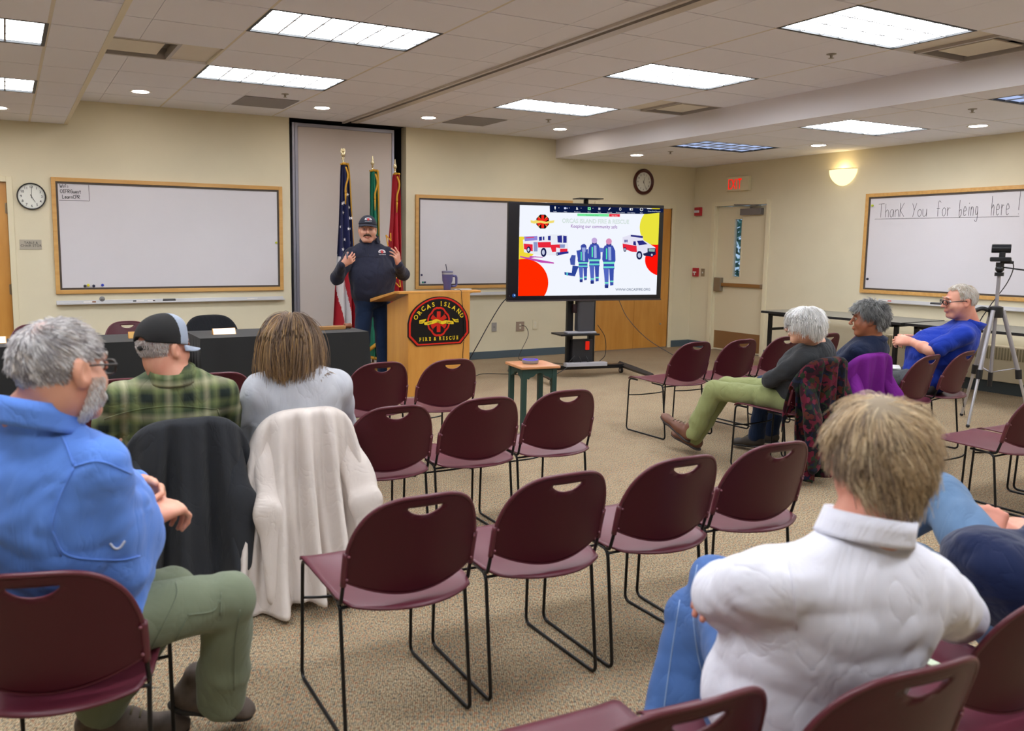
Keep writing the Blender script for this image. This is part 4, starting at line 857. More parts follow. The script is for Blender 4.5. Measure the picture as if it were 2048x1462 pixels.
sp([(1700, 600), (1900, 605), (1905, 700), (1760, 700)], 'ff1408', .9)
sp([(507, 96), (1960, 145), (1960, 190), (1745, 212), (510, 190)], '0c1840', 2, False)
for i, (u, w) in enumerate(((577, 'Audio'), (710, 'Video'), (862, 'Participants'), (1013, 'Share'), (1143, 'Pause'), (1273, 'Annotate'), (1411, 'Remote control'), (1553, 'Share webinar'), (1682, 'More'))):
    v = 135+i*2.3; st(w, u, v+50, .017, 'dfe6ff', 5)
    if i == 3: sp([(u-18, v-18), (u+20, v-17), (u+20, v+20), (u-18, v+19)], '7fe8a0', 3, False); sp([(u-5, v-6), (u+6, v-6), (u+6, v+7), (u-5, v+7)], '0c4030', 4, False)
    elif i == 0: circ(u, v-6, 8, 18, 'ffffff', 3, False); sp([(u-3, v), (u+3, v), (u+3, v+20), (u-3, v+20)], 'ffffff', 3, False)
    elif i == 1: sp([(u-18, v-12), (u+8, v-12), (u+8, v+12), (u-18, v+12)], 'cfd8ff', 3, False); sp([(u+10, v), (u+24, v-10), (u+24, v+12)], 'cfd8ff', 3, False)
    elif i == 2: circ(u-6, v-8, 7, 7, 'fff', 3, False) if 0 else circ(u-6, v-8, 7, 7, 'ffffff', 3, False); sp([(u-18, v+14), (u-10, v), (u+2, v), (u+12, v+14)], 'ffffff', 3, False)
    elif i == 4: sp([(u-10, v-14), (u-2, v-14), (u-2, v+14), (u-10, v+14)], 'ffffff', 3, False); sp([(u+3, v-14), (u+11, v-14), (u+11, v+14), (u+3, v+14)], 'ffffff', 3, False)
    elif i == 5: sp([(u-16, v+18), (u-10, v+2), (u+8, v-18), (u+16, v-10), (u-2, v+10)], 'ffffff', 3, False)
    elif i == 8: circ(u, v, 20, 20, 'ffffff', 3, False); circ(u, v, 15, 15, '0c1840', 4, False); st('...', u, v+3, .02, 'ffffff', 5)
    elif i == 6: circ(u, v, 13, 20, 'ffffff', 3, False); circ(u, v, 9, 15, '0c1840', 4, False)
    elif i == 7: sp([(u-22, v-15), (u+18, v-14), (u+18, v+14), (u-22, v+13)], 'ffffff', 3, False); sp([(u-4, v-9), (u+13, v-9), (u+13, v+9), (u-4, v+9)], '0c1840', 4, False)
    if i < 4: sp([(u+42, v-6), (u+54, v-6), (u+48, v+2)], 'ffffff', 3, False)
sp([(1754, 137), (1812, 138), (1812, 148), (1754, 147)], 'f4f4f4', 4, False); sp([(1812, 138), (1918, 140), (1918, 150), (1812, 148)], 'e8d820', 4, False); st('Orcas Island Fire and...', 1850, 185, .019, 'dfe6ff')
sp([(862, 205), (1265, 210), (1265, 245), (862, 238)], '74e89a', 2, False); st('You are screen sharing', 1050, 233, .017, '1c6c3c'); sp([(1268, 210), (1408, 213), (1405, 248), (1268, 245)], 'e8283c', 2, False); st('Stop share', 1340, 240, .017, 'ffe6e6', bold=.01)
st('ORCAS ISLAND FIRE & RESCUE', 1100, 330, .066, '98b0a4', 4, bold=.015, sx=.93); st('ORCAS ISLAND FIRE & RESCUE', 1100, 330, .066, 'e8f6f0', 5, bold=-.012, sx=.93)
st('Keeping our community safe', 1078, 392, .056, '8a3aa8', 5, sx=.9); st('WWW.ORCASFIRE.ORG', 1575, 1192, .040, '26446c', 5, bold=.004, sx=1.05)
circ(52, 1255, 24, 24, '1c4c90', 1, False); circ(58, 1250, 8, 8, 'cfe4ff', 2, False)
# slide emblem
cu, cv = 418, 308; o8 = [(cu+88*math.sin(a)*(1.0 if k % 2 else .92), cv+97*math.cos(a)*(1.0 if k % 2 else .92)) for k, a in enumerate(np.linspace(0, 2*math.pi, 16, endpoint=False))]; sp(o8, '20100c', 2)
for k in range(3):
    a = math.pi/3*k; d = np.array([math.sin(a)*74, math.cos(a)*82]); e = np.array([math.cos(a), -math.sin(a)])*17; sp([(cu-d[0]-e[0], cv-d[1]-e[1]), (cu-d[0]+e[0], cv-d[1]+e[1]), (cu+d[0]+e[0], cv+d[1]+e[1]), (cu+d[0]-e[0], cv+d[1]-e[1])], 'f0281c', 3+k*.1)
for sg in (-1, 1): sp([(cu-62, cv-sg*68), (cu-56, cv-sg*72), (cu+62, cv+sg*68), (cu+56, cv+sg*72)], 'f0c060', 2.8)
sp([(262, 290), (300, 298), (330, 290), (370, 296), (410, 298), (460, 312), (505, 298), (568, 292), (560, 322), (520, 328), (440, 335), (390, 322), (310, 335), (265, 322)], 'f2dc70', 4)
# slide fire engine
def tr(c, *Q, k=2):
    for q in Q: sp(q, c, k)
tr('e9ecf6', [(165, 540), (360, 500), (480, 488), (500, 470), (735, 480), (748, 700), (600, 740), (380, 740), (180, 700)])
tr('e8283c', [(175, 590), (290, 600), (290, 690), (180, 660)], [(355, 572), (520, 568), (525, 605), (640, 600), (640, 650), (590, 640), (590, 695), (540, 700), (520, 640), (360, 640)], [(200, 512), (310, 503), (310, 512), (200, 522)], [(640, 655), (735, 655), (735, 700), (640, 700)], k=2.4)
tr('2b2f8c', [(370, 505), (408, 500), (408, 550), (372, 555)], [(420, 500), (440, 500), (440, 545), (420, 545)], [(485, 492), (520, 488), (520, 550), (485, 545)], [(605, 490), (665, 485), (668, 580), (610, 575)], [(680, 488), (725, 492), (725, 580), (680, 580)], [(590, 705), (748, 690), (748, 715), (600, 742)], k=2.6)
tr('8e9ac8', [(636, 600), (705, 600), (700, 645), (640, 645)], [(300, 570), (352, 570), (352, 690), (305, 690)], k=2.5)
for u, v, ru, rv in ((238, 668, 27, 42), (430, 702, 36, 58), (605, 725, 16, 20)): circ(u, v, ru, rv, '14184c', 3); circ(u-3, v, ru*.5, rv*.55, 'c4cce4', 3.3)
tr('c04cb0', [(130, 748), (340, 790), (560, 830), (562, 848), (400, 835), (300, 808), (130, 765)], [(250, 748), (420, 762), (420, 772), (250, 762)], [(190, 775), (330, 752), (345, 760), (200, 790)], k=2.2)
tr('8f86d8', [(180, 500), (350, 492), (350, 545), (190, 560)], k=2.1)
# slide ambulance
tr('e4e2f4', [(1440, 510), (1545, 475), (1700, 490), (1705, 545), (1780, 590), (1860, 640), (1865, 720), (1720, 740), (1600, 700), (1445, 660)])
tr('e8283c', [(1440, 590), (1620, 620), (1625, 700), (1560, 695), (1445, 650)], k=2.4); tr('2a2a7c', [(1545, 478), (1700, 492), (1700, 520), (1545, 500)], [(1625, 555), (1700, 550), (1760, 598), (1650, 612)], [(1580, 560), (1608, 560), (1615, 615), (1575, 605)], [(1465, 540), (1480, 540), (1480, 575), (1465, 575)], [(1490, 540), (1503, 540), (1503, 575), (1490, 572)], k=2.6)
tr('20244c', [(1760, 650), (1862, 650), (1868, 730), (1800, 755), (1715, 745), (1700, 720), (1760, 700)], k=2.5); tr('8fb0a8', [(1775, 655), (1855, 660), (1850, 695), (1775, 690)], k=2.8)
for u, v, ru, rv in ((1655, 740, 38, 55), (1470, 665, 18, 30), (1815, 735, 22, 28)): circ(u, v, ru, rv, '181c4a', 3); circ(u, v, ru*.55, rv*.55, 'bcc6de', 3.3)
# slide firefighters
def ff(u, top_, bot_, w, helm, lean=0, k=2):
    H = bot_-top_; c1, c2 = '3c50ac', '5468c0'
    circ(u+lean*.1, top_+H*.06, w*.22, H*.062, helm, k+.6); sp([(u-w*.17, top_+H*.07), (u+w*.17, top_+H*.07), (u+w*.2, top_+H*.14), (u-w*.2, top_+H*.14)], '2c3480', k+.3)
    sp([(u-w*.3, top_+H*.14), (u+w*.3, top_+H*.14), (u+w*.48, top_+H*.25), (u+w*.5, top_+H*.45), (u+w*.4, top_+H*.5), (u+w*.42, top_+H*.62), (u-w*.42, top_+H*.62), (u-w*.4, top_+H*.5), (u-w*.5, top_+H*.42), (u-w*.46, top_+H*.22)], c1, k)
    sp([(u-w*.05, top_+H*.17), (u+w*.16, top_+H*.17), (u+w*.18, top_+H*.44), (u-w*.03, top_+H*.44)], '9aaee0', k+.4); sp([(u-w*.22, top_+H*.2), (u-w*.12, top_+H*.2), (u-w*.12, top_+H*.42), (u-w*.22, top_+H*.42)], '54e8b0', k+.4)
    sp([(u-w*.42, top_+H*.47), (u+w*.42, top_+H*.47), (u+w*.42, top_+H*.51), (u-w*.42, top_+H*.51)], '78e8c8', k+.5); sp([(u-w*.4, top_+H*.56), (u+w*.4, top_+H*.56), (u+w*.4, top_+H*.595), (u-w*.4, top_+H*.595)], '68dcd0', k+.5)
    sp([(u-w*.4, top_+H*.6), (u-w*.0, top_+H*.6), (u-w*.04, bot_-H*.02), (u-w*.3, bot_), (u-w*.3, bot_-H*.1)], c2, k+.1); sp([(u+w*.02, top_+H*.6), (u+w*.38, top_+H*.6), (u+w*.34, bot_-H*.06), (u+w*.1, bot_-H*.05)], c1, k+.1)
    sp([(u-w*.32, bot_-H*.12), (u-w*.02, bot_-H*.12), (u-w*.02, bot_-H*.09), (u-w*.32, bot_-H*.09)], '78e8c8', k+.6); sp([(u+w*.1, bot_-H*.15), (u+w*.35, bot_-H*.15), (u+w*.35, bot_-H*.12), (u+w*.1, bot_-H*.12)], '78e8c8', k+.6); sp([(u-w*.32, bot_-H*.06), (u-w*.03, bot_-H*.06), (u-w*.05, bot_), (u-w*.3, bot_)], '24307c', k+.5)
ff(1080, 515, 1105, 160, 'c2a8dc'); ff(1265, 525, 1160, 170, 'd890b8'); sp([(1140, 640), (1200, 650), (1200, 700), (1150, 700)], '5c70c4', 2.05); ff(935, 600, 1085, 140, '4a5cb0')
sp([(850, 680), (1000, 660), (990, 800), (870, 800)], '3c50ac', 2.3); sp([(790, 735), (840, 740), (830, 870), (775, 860), (765, 790)], '4456a8', 2.4); sp([(800, 870), (880, 880), (830, 1010), (700, 990), (695, 955), (790, 965)], '2c4498', 2.3); sp([(720, 960), (742, 962), (740, 1000), (720, 995)], '54c8d0', 2.8); circ(945, 640, 34, 45, '34409c', 2.6); sp([(920, 640), (968, 640), (965, 700), (925, 700)], '9aaae0', 2.9)
pic.build('slide_picture', attr_mat('slide_picture', emit=1.0), scr, colors=True)
m = MB(); m.box(tc-n*.06, (.5, .03, .4), R_); m.build('wall_mount', blk, tv)
stn = thing('television_stand', 'black wheeled steel stand under the television', 'stand', (5.86, 7.74, 0)); sc_ = tc-n*.13; S = lambda a, d, z: np.array([sc_[0], sc_[1], 0])+ex*a+n*d+np.array([0, 0, z])
for a in (-.14, .14): m = MB(); m.box(S(a, 0, 1.02), (.075, .05, 1.86), R_); m.build('post', blkm, stn, bevel=.004)
m = MB(); m.box(S(0, 0, .10), (1.15, .07, .045), R_); m.build('base_bar', blkm, stn, bevel=.004)
for a in (-.58, .58):
    q = -.06 if a < 0 else -.10
    m = MB(); p0, p1 = S(a, -.10, .105), S(a+(.0 if a > 0 else -.04), .66, .075); P = [p0, p0*.5+p1*.5, p1]; m.tube([P[0], p0*.5+p1*.5, P[2]], [.034, .034, .026], 4, flat=1.0, up=np.array([0, 0, 1.])); m.build('floor_leg', M('stand_brown_black', '2a221e', .45), stn)
    for d in (-.06, .60):
        c_ = S(a+(0 if a > 0 else -.035), d, .035); m = MB(); m.cyl(c_-ex*.012, c_+ex*.012, .035, 20); w_ = m.build('caster', M('caster_rubber', '101012', .5), stn, smooth=True, angle=40); m = MB(); m.cyl(c_-ex*.0135, c_+ex*.0135, .018, 14); m.build('caster_hub', alu, w_, smooth=True, angle=40)
m = MB(); m.box(S(-.10, .08, .50), (.48, .28, .02), R_); m.build('shelf', blkm, stn, bevel=.003)
m = MB(); m.box(S(0, .03, .30), (.26, .10, .26), R_); m.build('power_box', M('box_charcoal', '1c1c20', .5), stn, bevel=.006)
m = MB(); m.box(S(.055, .085, .36), (.045, .02, .10), R_); m.build('red_switch', emis('switch_red', 'e82c1c', .8), stn, bevel=.004)
m = MB(); m.cyl(S(.03, 0, 1.9), S(.03, 0, 2.03), .028, 12); m.box(S(.03, .05, 2.035), (.30, .18, .012), R_); m.build('camera_shelf', blkm, stn, bevel=.002)
t = thing('computer_tower', 'dark grey computer between the posts of the television stand', 'computer', S(0, .1, .51)); m = MB(); m.box(S(.02, .06, .73), (.21, .12, .42), R_); m.build('case', M('case_grey', '3e3e42', .35), t, bevel=.025)
m = MB(); m.box(S(-.10, .05, .79), (.06, .05, .1), R_); m.build('handle', M('handle_maroon_black', '2a1418', .4), t, bevel=.01)
m = MB(); m.box(S(.0, .16, .11+.045), (.52, .08, .045), R_); t = tag(m.build('power_strip', M('strip_grey', 'a8a8ae', .4), bevel=.006), 'grey power strip lying on the base of the television stand', 'power strip')
m = MB(); m.box(S(-.05, .1, .52), (.36, .12, .018), R_); tag(m.build('cable_tray', M('strip_light', 'a4a2a8', .4), bevel=.004), 'thin silver media player on the stand shelf', 'device')
def cord(pts, label, r=.004, nm='extension_cord', n_=6, own=None):
    m = MB(); m.tube(smoothpath(pts, n_), r, 6)
    if own is not None: o = m.build('cable', blk, own, smooth=True); return o
    return tag(m.build(nm, blk, smooth=True), label, 'cord')
cord([(4.93, 7.80, .95), (4.85, 7.85, .85), (4.72, 7.9, .62), (4.58, 7.9, .4), (4.45, 7.95, .16), (4.30, 7.95, .01), (4.2, 7.9, .006)], 'thick black cable hanging from the left edge of the television to the floor', .006, own=tv)
tv_r = tc+ex*.42+np.array([0, 0, -.55]); cord([tv_r, (6.32, 7.45, .68), (6.42, 7.2, .45), (6.5, 6.7, .25), (6.4, 6.2, .08), (6.2, 5.8, .006), (5.9, 5.6, .006)], 'long thin black cable sagging from the television toward the front row of chairs', .004, own=tv)
cord([(6.17, 9.445, .43), (6.2, 9.38, .41), (6.18, 9.3, .3), (6.0, 9.2, .1), (5.9, 9.05, .02), (6.1, 8.8, .006), (6.25, 8.6, .006), (6.1, 8.3, .006)], 'black cord looping from the wall outlet down to the floor')
cord([(4.2, 8.0, .006), (4.6, 8.1, .006), (4.9, 8.3, .006), (5.2, 8.15, .006), (5.3, 8.4, .01), (5.6, 8.6, .05), (5.9, 8.7, .02), (6.0, 8.4, .006), (5.8, 8.1, .006)], 'black cable tangle running along the floor from the lectern to the stand')
cord([(5.3, 7.9, .006), (5.2, 8.2, .006), (5.5, 8.5, .006), (5.7, 8.3, .01), (5.4, 8.1, .012), (5.6, 7.95, .02)], 'coiled black cable on the floor left of the television stand')
cord([S(.17, .1, .60), S(.27, .1, .45), S(.28, .1, .25), S(.2, .1, .16), S(.26, .15, .13)], '', own=stn)
cord([S(-.12, .12, .25), S(-.2, .14, .18), S(-.25, .2, .13), S(-.4, .2, .05), S(-.5, .25, .006)], '', own=stn)
for k, a in enumerate((-.06, .03)): cord([S(a, .10, .24), S(a+.01, .13, .20), S(a, .16, .18)], '', .006, own=stn)
# ------------------------------------------------------------------ green side table
C0 = np.array([3.615, 5.37]); a_ = math.radians(-10); e1 = np.array([math.cos(a_), math.sin(a_)]); e2 = np.array([-math.sin(a_), math.cos(a_)]); Rt = np.array([[e1[0], e2[0], 0], [e1[1], e2[1], 0], [0, 0, 1.]])
QA = [onplane(1018, 731, (0, 0, .56), ZW), onplane(1059, 742, (0, 0, .56), ZW), onplane(1121, 736, (0, 0, .56), ZW)]
t = thing('side_table', 'small dark green side table with a reddish wood top, in front of the television', 'side table', (C0[0], C0[1], 0)); tz = .565
L3 = lambda a, b_, z: np.array([C0[0], C0[1], 0])+Rt@np.array([a, b_, z])
m = MB(); m.box(L3(0, 0, tz), (.33, .33, .022), Rt); m.build('tabletop', wood('cherry_top', 'b87c50', 'cf9468', 1., 0, .3, 10), t, bevel=.006)
grn = M('green_paint', '1c3a34', .5)
for a in (-1, 1):
    for b_ in (-1, 1): m = MB(); m.box(L3(a*.125, b_*.125, (tz-.011)/2), (.038, .038, tz-.011), Rt); m.build('leg', grn, t, bevel=.002)
pr = [(-.106, .11), (-.106, .035), (-.09, .03), (-.075, .045), (-.05, .05), (-.03, .07), (0, .078), (.03, .07), (.05, .05), (.075, .045), (.09, .03), (.106, .035), (.106, .11)]
for k in range(4):
    an = k*math.pi/2; q = np.array([math.cos(an), math.sin(an), 0]); w_ = np.array([-math.sin(an), math.cos(an), 0]); m = MB(); m.prism(pr, L3(0, 0, 0)+Rt@(w_*.125)+np.array([0, 0, tz-.011-.11]), Rt@q, (0, 0, 1), Rt@w_, .014); m.build('apron', grn, t)
t = thing('conference_speaker', 'round silver conference speaker with a coloured light ring on the side table', 'speaker', L3(0, 0, tz+.011)); m = MB(); c_ = L3(-.015, .01, tz+.011); m.lathe([(0, 0), (.058, .001), (.062, .006), (.066, .018), (.064, .03), (.0, .030)], c_, 36, caps=False); m.build('body', M('silver_speaker', '9a9ca4', .35, .6), t, smooth=True, angle=40)
m = MB(); m.lathe([(.044, .0305), (.060, .0305), (.060, .033), (.044, .033)], c_, 36, caps=False); m.build('light_ring', emis('ring_light', '6a50e8', 1.2), t); m = MB(); m.lathe([(0, .0305), (.043, .0305), (.04, .034), (0, .035)], c_, 30, caps=False); m.build('grille', M('speaker_grille', '3a3a4c', .5), t, smooth=True, angle=40)
# ------------------------------------------------------------------ folding tables by the right wall
def ftable(y0, y1, label, x0=8.17, x1=8.92):
    t = thing('folding_table', label, 'table', ((x0+x1)/2, (y0+y1)/2, 0), 0, 'grey folding tables along the exit wall'); h = .735
    m = MB(); m.bb(x0+.006, x1-.006, y0+.006, y1-.006, h-.02, h); m.build('tabletop', M('grey_laminate', '86867e', .3), t)
    m = MB()
    for a, b_, c, d in ((x0, x0+.007, y0, y1), (x1-.007, x1, y0, y1), (x0, x1, y0, y0+.007), (x0, x1, y1-.007, y1)): m.bb(a, b_, c, d, h-.026, h+.001)
    m.build('edge_band', blk, t, bevel=.002)
    for yy in (y0+.09, y1-.09):
        for xx in (x0+.07, x1-.07): m = MB(); m.bb(xx-.02, xx+.02, yy-.02, yy+.02, 0, h-.03); m.build('leg', blkm, t, bevel=.004)
        m = MB(); m.bb(x0+.09, x1-.09, yy-.012, yy+.012, .50, .53); m.bb(x0+.05, x1-.05, yy-.02, yy+.02, h-.05, h-.022); m.build('stretcher', blkm, t)
    for yy in (y0+.28, y1-.28): m = MB(); m.bb(x0+.04, x1-.04, yy-.16, yy+.16, h-.055, h-.028); m.build('bracket', blkm, t, bevel=.004)
ftable(5.36, 7.17, 'grey-topped folding table nearest the exit door'); ftable(3.50, 5.32, 'grey-topped folding table behind the tripod and the man in royal blue')
# ------------------------------------------------------------------ tripod with camera
TX = np.array([7.40, 4.02]); atz = lambda px, py: onplane(px, py, (TX[0], TX[1], 0), unit((-.86, -.5, 0)))
tb, tt = atz(1989, 752), atz(2006, 560); base = np.array([TX[0], TX[1], 0]); V = lambda x, y, z: base+np.array([x, y, z])
tr_ = thing('tripod', 'silver camera tripod with black joints at the right edge', 'tripod', base); silver = M('tripod_silver', 'a6a4aa', .35, .6)
m = MB(); m.cyl(V(0, 0, .42), V(0, 0, 1.27), .014, 16); m.build('centre_column', silver, tr_, smooth=True, angle=40); m = MB(); m.cyl(V(0, 0, .33), V(0, 0, .45), .018, 14); m.build('lower_hub', blk, tr_, smooth=True, angle=40); m = MB(); m.lathe([(0, 0), (.05, 0), (.055, .03), (.05, .09), (.02, .1), (0, .1)], V(0, 0, .92), 24, caps=False); m.build('hub', blk, tr_, smooth=True, angle=40)
for k, an in enumerate((-60, 60, 180)):
    a = math.radians(an+5); f0 = V(.05*math.cos(a), .05*math.sin(a), .98); f1 = V(.32*math.cos(a), .32*math.sin(a), .02); mid = f0*.45+f1*.55
    m = MB(); m.tube([f0, mid], .017, 12); l = m.build('leg', silver, tr_, smooth=True, angle=40); m = MB(); m.tube([mid, f1], .012, 12); m.build('lower_tube', M('tripod_tube', 'c0bfc4', .3, .7), l, smooth=True, angle=40)
    m = MB(); m.tube([mid*.97+f0*.03+(0, 0, .02), mid*.97+f1*.03-(0, 0, .03)], .024, 12); m.build('clamp', blk, l, smooth=True, angle=40); m = MB(); m.ball(f1, .016, 10); m.build('rubber_foot', blk, l, smooth=True); m = MB(); m.tube([V(0, 0, .45), f0*.5+f1*.5], .005, 8); m.build('brace', silver, tr_, smooth=True)
m = MB(); m.cyl(V(0, 0, 1.27), V(0, 0, 1.30), .034, 20); m.ball(V(0, 0, 1.33), .033, 16); m.cyl(V(0, 0, 1.35), V(0, 0, 1.385), .03, 16); m.cyl(V(.0, 0, 1.385), V(.05, -.08, 1.385), .012, 10); m.build('head', blk, tr_, smooth=True, angle=40)
m = MB(); m.tube([V(.0, -.02, 1.345), V(.10, -.17, 1.32), V(.2, -.34, 1.30)], [.006, .007, .011], 10); m.build('pan_handle', blk, tr_, smooth=True)
m = MB(); q = unit((-.5, .86, 0)); m.tube(fillet([V(-.02, .03, .97), V(-.06, .08, 1.0), V(-.12, .15, .95), V(-.15, .19, .88)], .04), .018, 10); m.build('carry_grip', blk, tr_, smooth=True)
cm = thing('conference_camera', 'black pan and tilt conference camera on top of the tripod', 'camera', V(0, 0, 1.39)); ey = unit((.5, -.87, 0)); ef = unit((-.87, -.5, 0)); Rc = np.stack([ey, -ef, np.array([0, 0, 1.])], 1); g_ = M('camera_black', '1e2024', .3)
m = MB(); m.box(V(0, 0, 1.41), (.15, .12, .038), Rc); m.build('base', g_, cm, bevel=.008); m = MB(); m.box(V(0, 0, 1.47)+ey*.01, (.045, .05, .11), Rc); m.build('yoke', g_, cm, bevel=.008)
m = MB(); m.cyl(V(0, 0, 1.50)-ey*.068, V(0, 0, 1.50)+ey*.068, .036, 28); m.build('head', g_, cm, smooth=True, angle=40, bevel=.003); m = MB(); m.cyl(V(0, 0, 1.50)-ey*.070, V(0, 0, 1.50)-ey*.066, .033, 24); m.build('lens', M('lens_grey', '9a9298', .2, .4), cm, smooth=True, angle=40)
cord([V(.06, -.05, 1.41), V(.09, -.06, 1.34), V(.06, -.03, 1.2), V(-.0, .06, 1.0), V(-.05, .12, .8), V(-.03, .2, .3), V(.2, .3, .006)], '', .004, own=cm)
# ------------------------------------------------------------------ flags
def flag(px, pytop, Y, zflag, ztop, w0, w1, kind, label, finial, cx=0, bot=.62):
    p = onplane(px, pytop, (0, Y, 0), (0, 1, 0)); x = p[0]; zt = p[2]; t = thing('indoor_flag', label, 'flag', (x, Y, 0), 0, 'fringed flags on poles')
    m = MB(); m.cyl((x, Y, .08), (x, Y, zt-.16), .013, 12); m.build('pole', M('flag_pole_brown', '6a4a30', .4), t, smooth=True, angle=40); m = MB(); m.lathe([(0, 0), (.12, 0), (.13, .015), (.11, .03), (.04, .05), (.025, .1), (0, .1)], (x, Y, 0), 28, caps=False); m.build('floor_base', M('brass_gold', 'b89a58', .3, .8), t, smooth=True, angle=50)
    m = MB(); gold = M('gold_finial', 'e2d6b0', .2, .9)
    if finial == 'eagle':
        m.lathe([(0, 0), (.012, 0), (.012, .05), (.022, .055), (.022, .065), (.01, .07), (.026, .095), (.02, .12), (0, .125)], (x, Y, zt-.17), 16, caps=False); m.ball((x, Y, zt-.045+.02), (.014, .02, .03), 12); m.ball((x, Y-.01, zt-.005), (.009, .012, .011), 10)
        for s_ in (-1, 1): m.prism([(0, -.03), (.022, -.015), (.028, .01), (.018, .04), (.006, .03)], (x+s_*.004, Y, zt-.035), (s_, 0, 0), (0, 0, 1), (0, 1, 0), .008)
    else: m.lathe([(0, 0), (.013, 0), (.013, .03), (.008, .04), (.015, .05), (.008, .06), (.024, .085), (.014, .12), (.004, .17), (0, .18)], (x, Y, zt-.18), 16, caps=False)
    m.build('finial', gold, t, smooth=True, angle=60)
    zf = zt-.17; L = zf-bot; m = MB(); nu, nv = 71, 90; ph = {'us': .3, 'green': 1.1, 'red': 2.0}[kind]
    def P(u, v):
        w = w0+(w1-w0)*v**.8; s_ = (u-.5); k = 3.2
        fx = x+cx*v+s_*w+.012*math.sin(5*v+9*u); fy = Y-.02-.05*math.cos(k*2*math.pi*u+ph+1.2*v)*(.35+.65*v)-.045*(1-4*s_*s_)*(.3+v)
        return np.array([fx, fy, zf-L*v-.03*math.sin(math.pi*u)*v-.02*abs(s_)*(1-v)])
    if kind == 'us':
        m.grid(P, nu, nv); m.mi = []
        for j in range(nv-1):
            for i in range(nu-1):
                u, v = (i+.5)/(nu-1), (j+.5)/(nv-1)
                if v < .50+.10*u: q = 0
                else: s_ = (u*1.0-(v-.5)*.9+2)*3.1; q = 1 if int(math.floor(s_)) % 2 else 2
                m.mi.append(q)
        f = m.build('cloth', [M('flag_navy', '141a4c', .7, sheen=.2), M('flag_red', 'b01c2c', .7), M('flag_white', 'dcd8da', .7)], t, smooth=True, solid=.002)
        s = MB()
        for u, v in ((.62, .17), (.48, .215), (.7, .24), (.40, .27), (.66, .30), (.56, .36), (.45, .42), (.74, .44), (.30, .475), (.60, .50), (.85, .30), (.2, .35), (.78, .36), (.25, .22), (.35, .54)):
            c = P(u, v)+np.array([0, -.012, 0]); r = .024; V_ = [c+np.array([(r if k % 2 == 0 else r*.4)*math.sin(math.pi/5*k+.15)*.8, 0, (r if k % 2 == 0 else r*.4)*math.cos(math.pi/5*k+.15)]) for k in range(10)]; s.add(V_+[c], [(k, (k+1) % 10, 10) for k in range(10)])
        s.build('stars', M('flag_white'), f)
    else:
        m.grid(P, nu, nv); col = {'green': '0c7a60', 'red': 'b4182c'}[kind]; f = m.build('cloth', M('flag_'+kind, col, .65, sheen=.2), t, smooth=True, solid=.002)
    g = MB(); gm = M('gold_fringe', 'c89420', .6, bump=.5, bscale=300)
    g.tube([P(u, .0)+np.array([0, -.006, 0]) for u in np.linspace(.02, .98, 16)], .014, 8, flat=.7); e = .93 if kind != 'us' else .95
    g.tube([P(e, v)+np.array([.0, -.008, 0]) for v in np.linspace(0, .62 if kind != 'red' else 1, 40)], .008 if kind != 'green' else .012, 6); g.tube([P(u, 1)+np.array([0, -.002, 0]) for u in np.linspace(.02, .98, 24)], .02, 6)
    if kind == 'green': g.tube([onplane(738+i*4.6, 700-i*3.5, (0, Y-.13, 0), (0, 1, 0)) for i in range(5)], .022, 6)
    g.build('fringe', gm, f, smooth=True)
    c = MB(); cc = P(.6, .02); c.tube(smoothpath([cc+(0, -.03, .0), cc+(.02, -.05, -.10), cc+(-.01, -.05, -.22), cc+(-.012, -.05, -.30)], 5), [.011]*13+[.014, .013, .010], 8); c.tube([cc+(-.012, -.05, -.30), cc+(-.014, -.05, -.42)], [.012, .006], 8); c.build('tassel', gm, t, smooth=True)
    if kind == 'red':
        s = MB()
        for (a, b_) in (((772, 470), (782, 482)), ((782, 482), (781, 466)), ((772, 470), (776, 492)), ((798, 548), (788, 562)), ((788, 562), (799, 574)), ((798, 548), (801, 574))):
            A_, B_ = [onplane(q[0], q[1], (0, Y-.115, 0), (0, 1, 0)) for q in (a, b_)]; s.tube([A_, B_], .007, 6)
        s.build('gold_letters', M('flag_gold', 'dca02a', .6), f)
flag(686, 297, 9.08, 0, 0, .085, .34, 'us', 'star-spangled navy, red and white striped flag on the left pole behind the speaker', 'eagle', .03, .40)
flag(745, 311, 9.12, 0, 0, .09, .20, 'green', 'green flag with gold fringe on the middle pole behind the speaker', 'spear', .03, .18)
flag(790, 318, 9.08, 0, 0, .07, .26, 'red', 'red flag with gold fringe on the right pole behind the speaker', 'spear', -.01, .62)
# ------------------------------------------------------------------ people
def at(px, py, Y): return onplane(px, py, (0, Y, 0), (0, 1, 0))
SK = {}
def skin(name, col, blush='b0503c', f=.25):
    if name in MATS: return MATS[name]
    t = NT(name); v = t.coord(); n_ = t.noise(v, 9, 3); r = t.ramp(n_, [(.42, '000000'), (.68, 'ffffff')]); m = t.new('ShaderNodeMath', operation='MULTIPLY'); m.inputs[1].default_value = f
    t.link(r, m.inputs[0]); c = t.mix(.5, col, blush); mx = t.n[c.node.name]; t.link(m.outputs[0], mx.inputs[0]); t.link(c, t.b.inputs['Base Color'])
    t.b.inputs['Roughness'].default_value = .5; t.b.inputs['Subsurface Weight'].default_value = .12; t.b.inputs['Subsurface Radius'].default_value = (.01, .004, .002); t.b.inputs['Subsurface Scale'].default_value = .4
    t.bump(t.noise(v, 220, 3), .15, .001); MATS[name] = t.m; return t.m
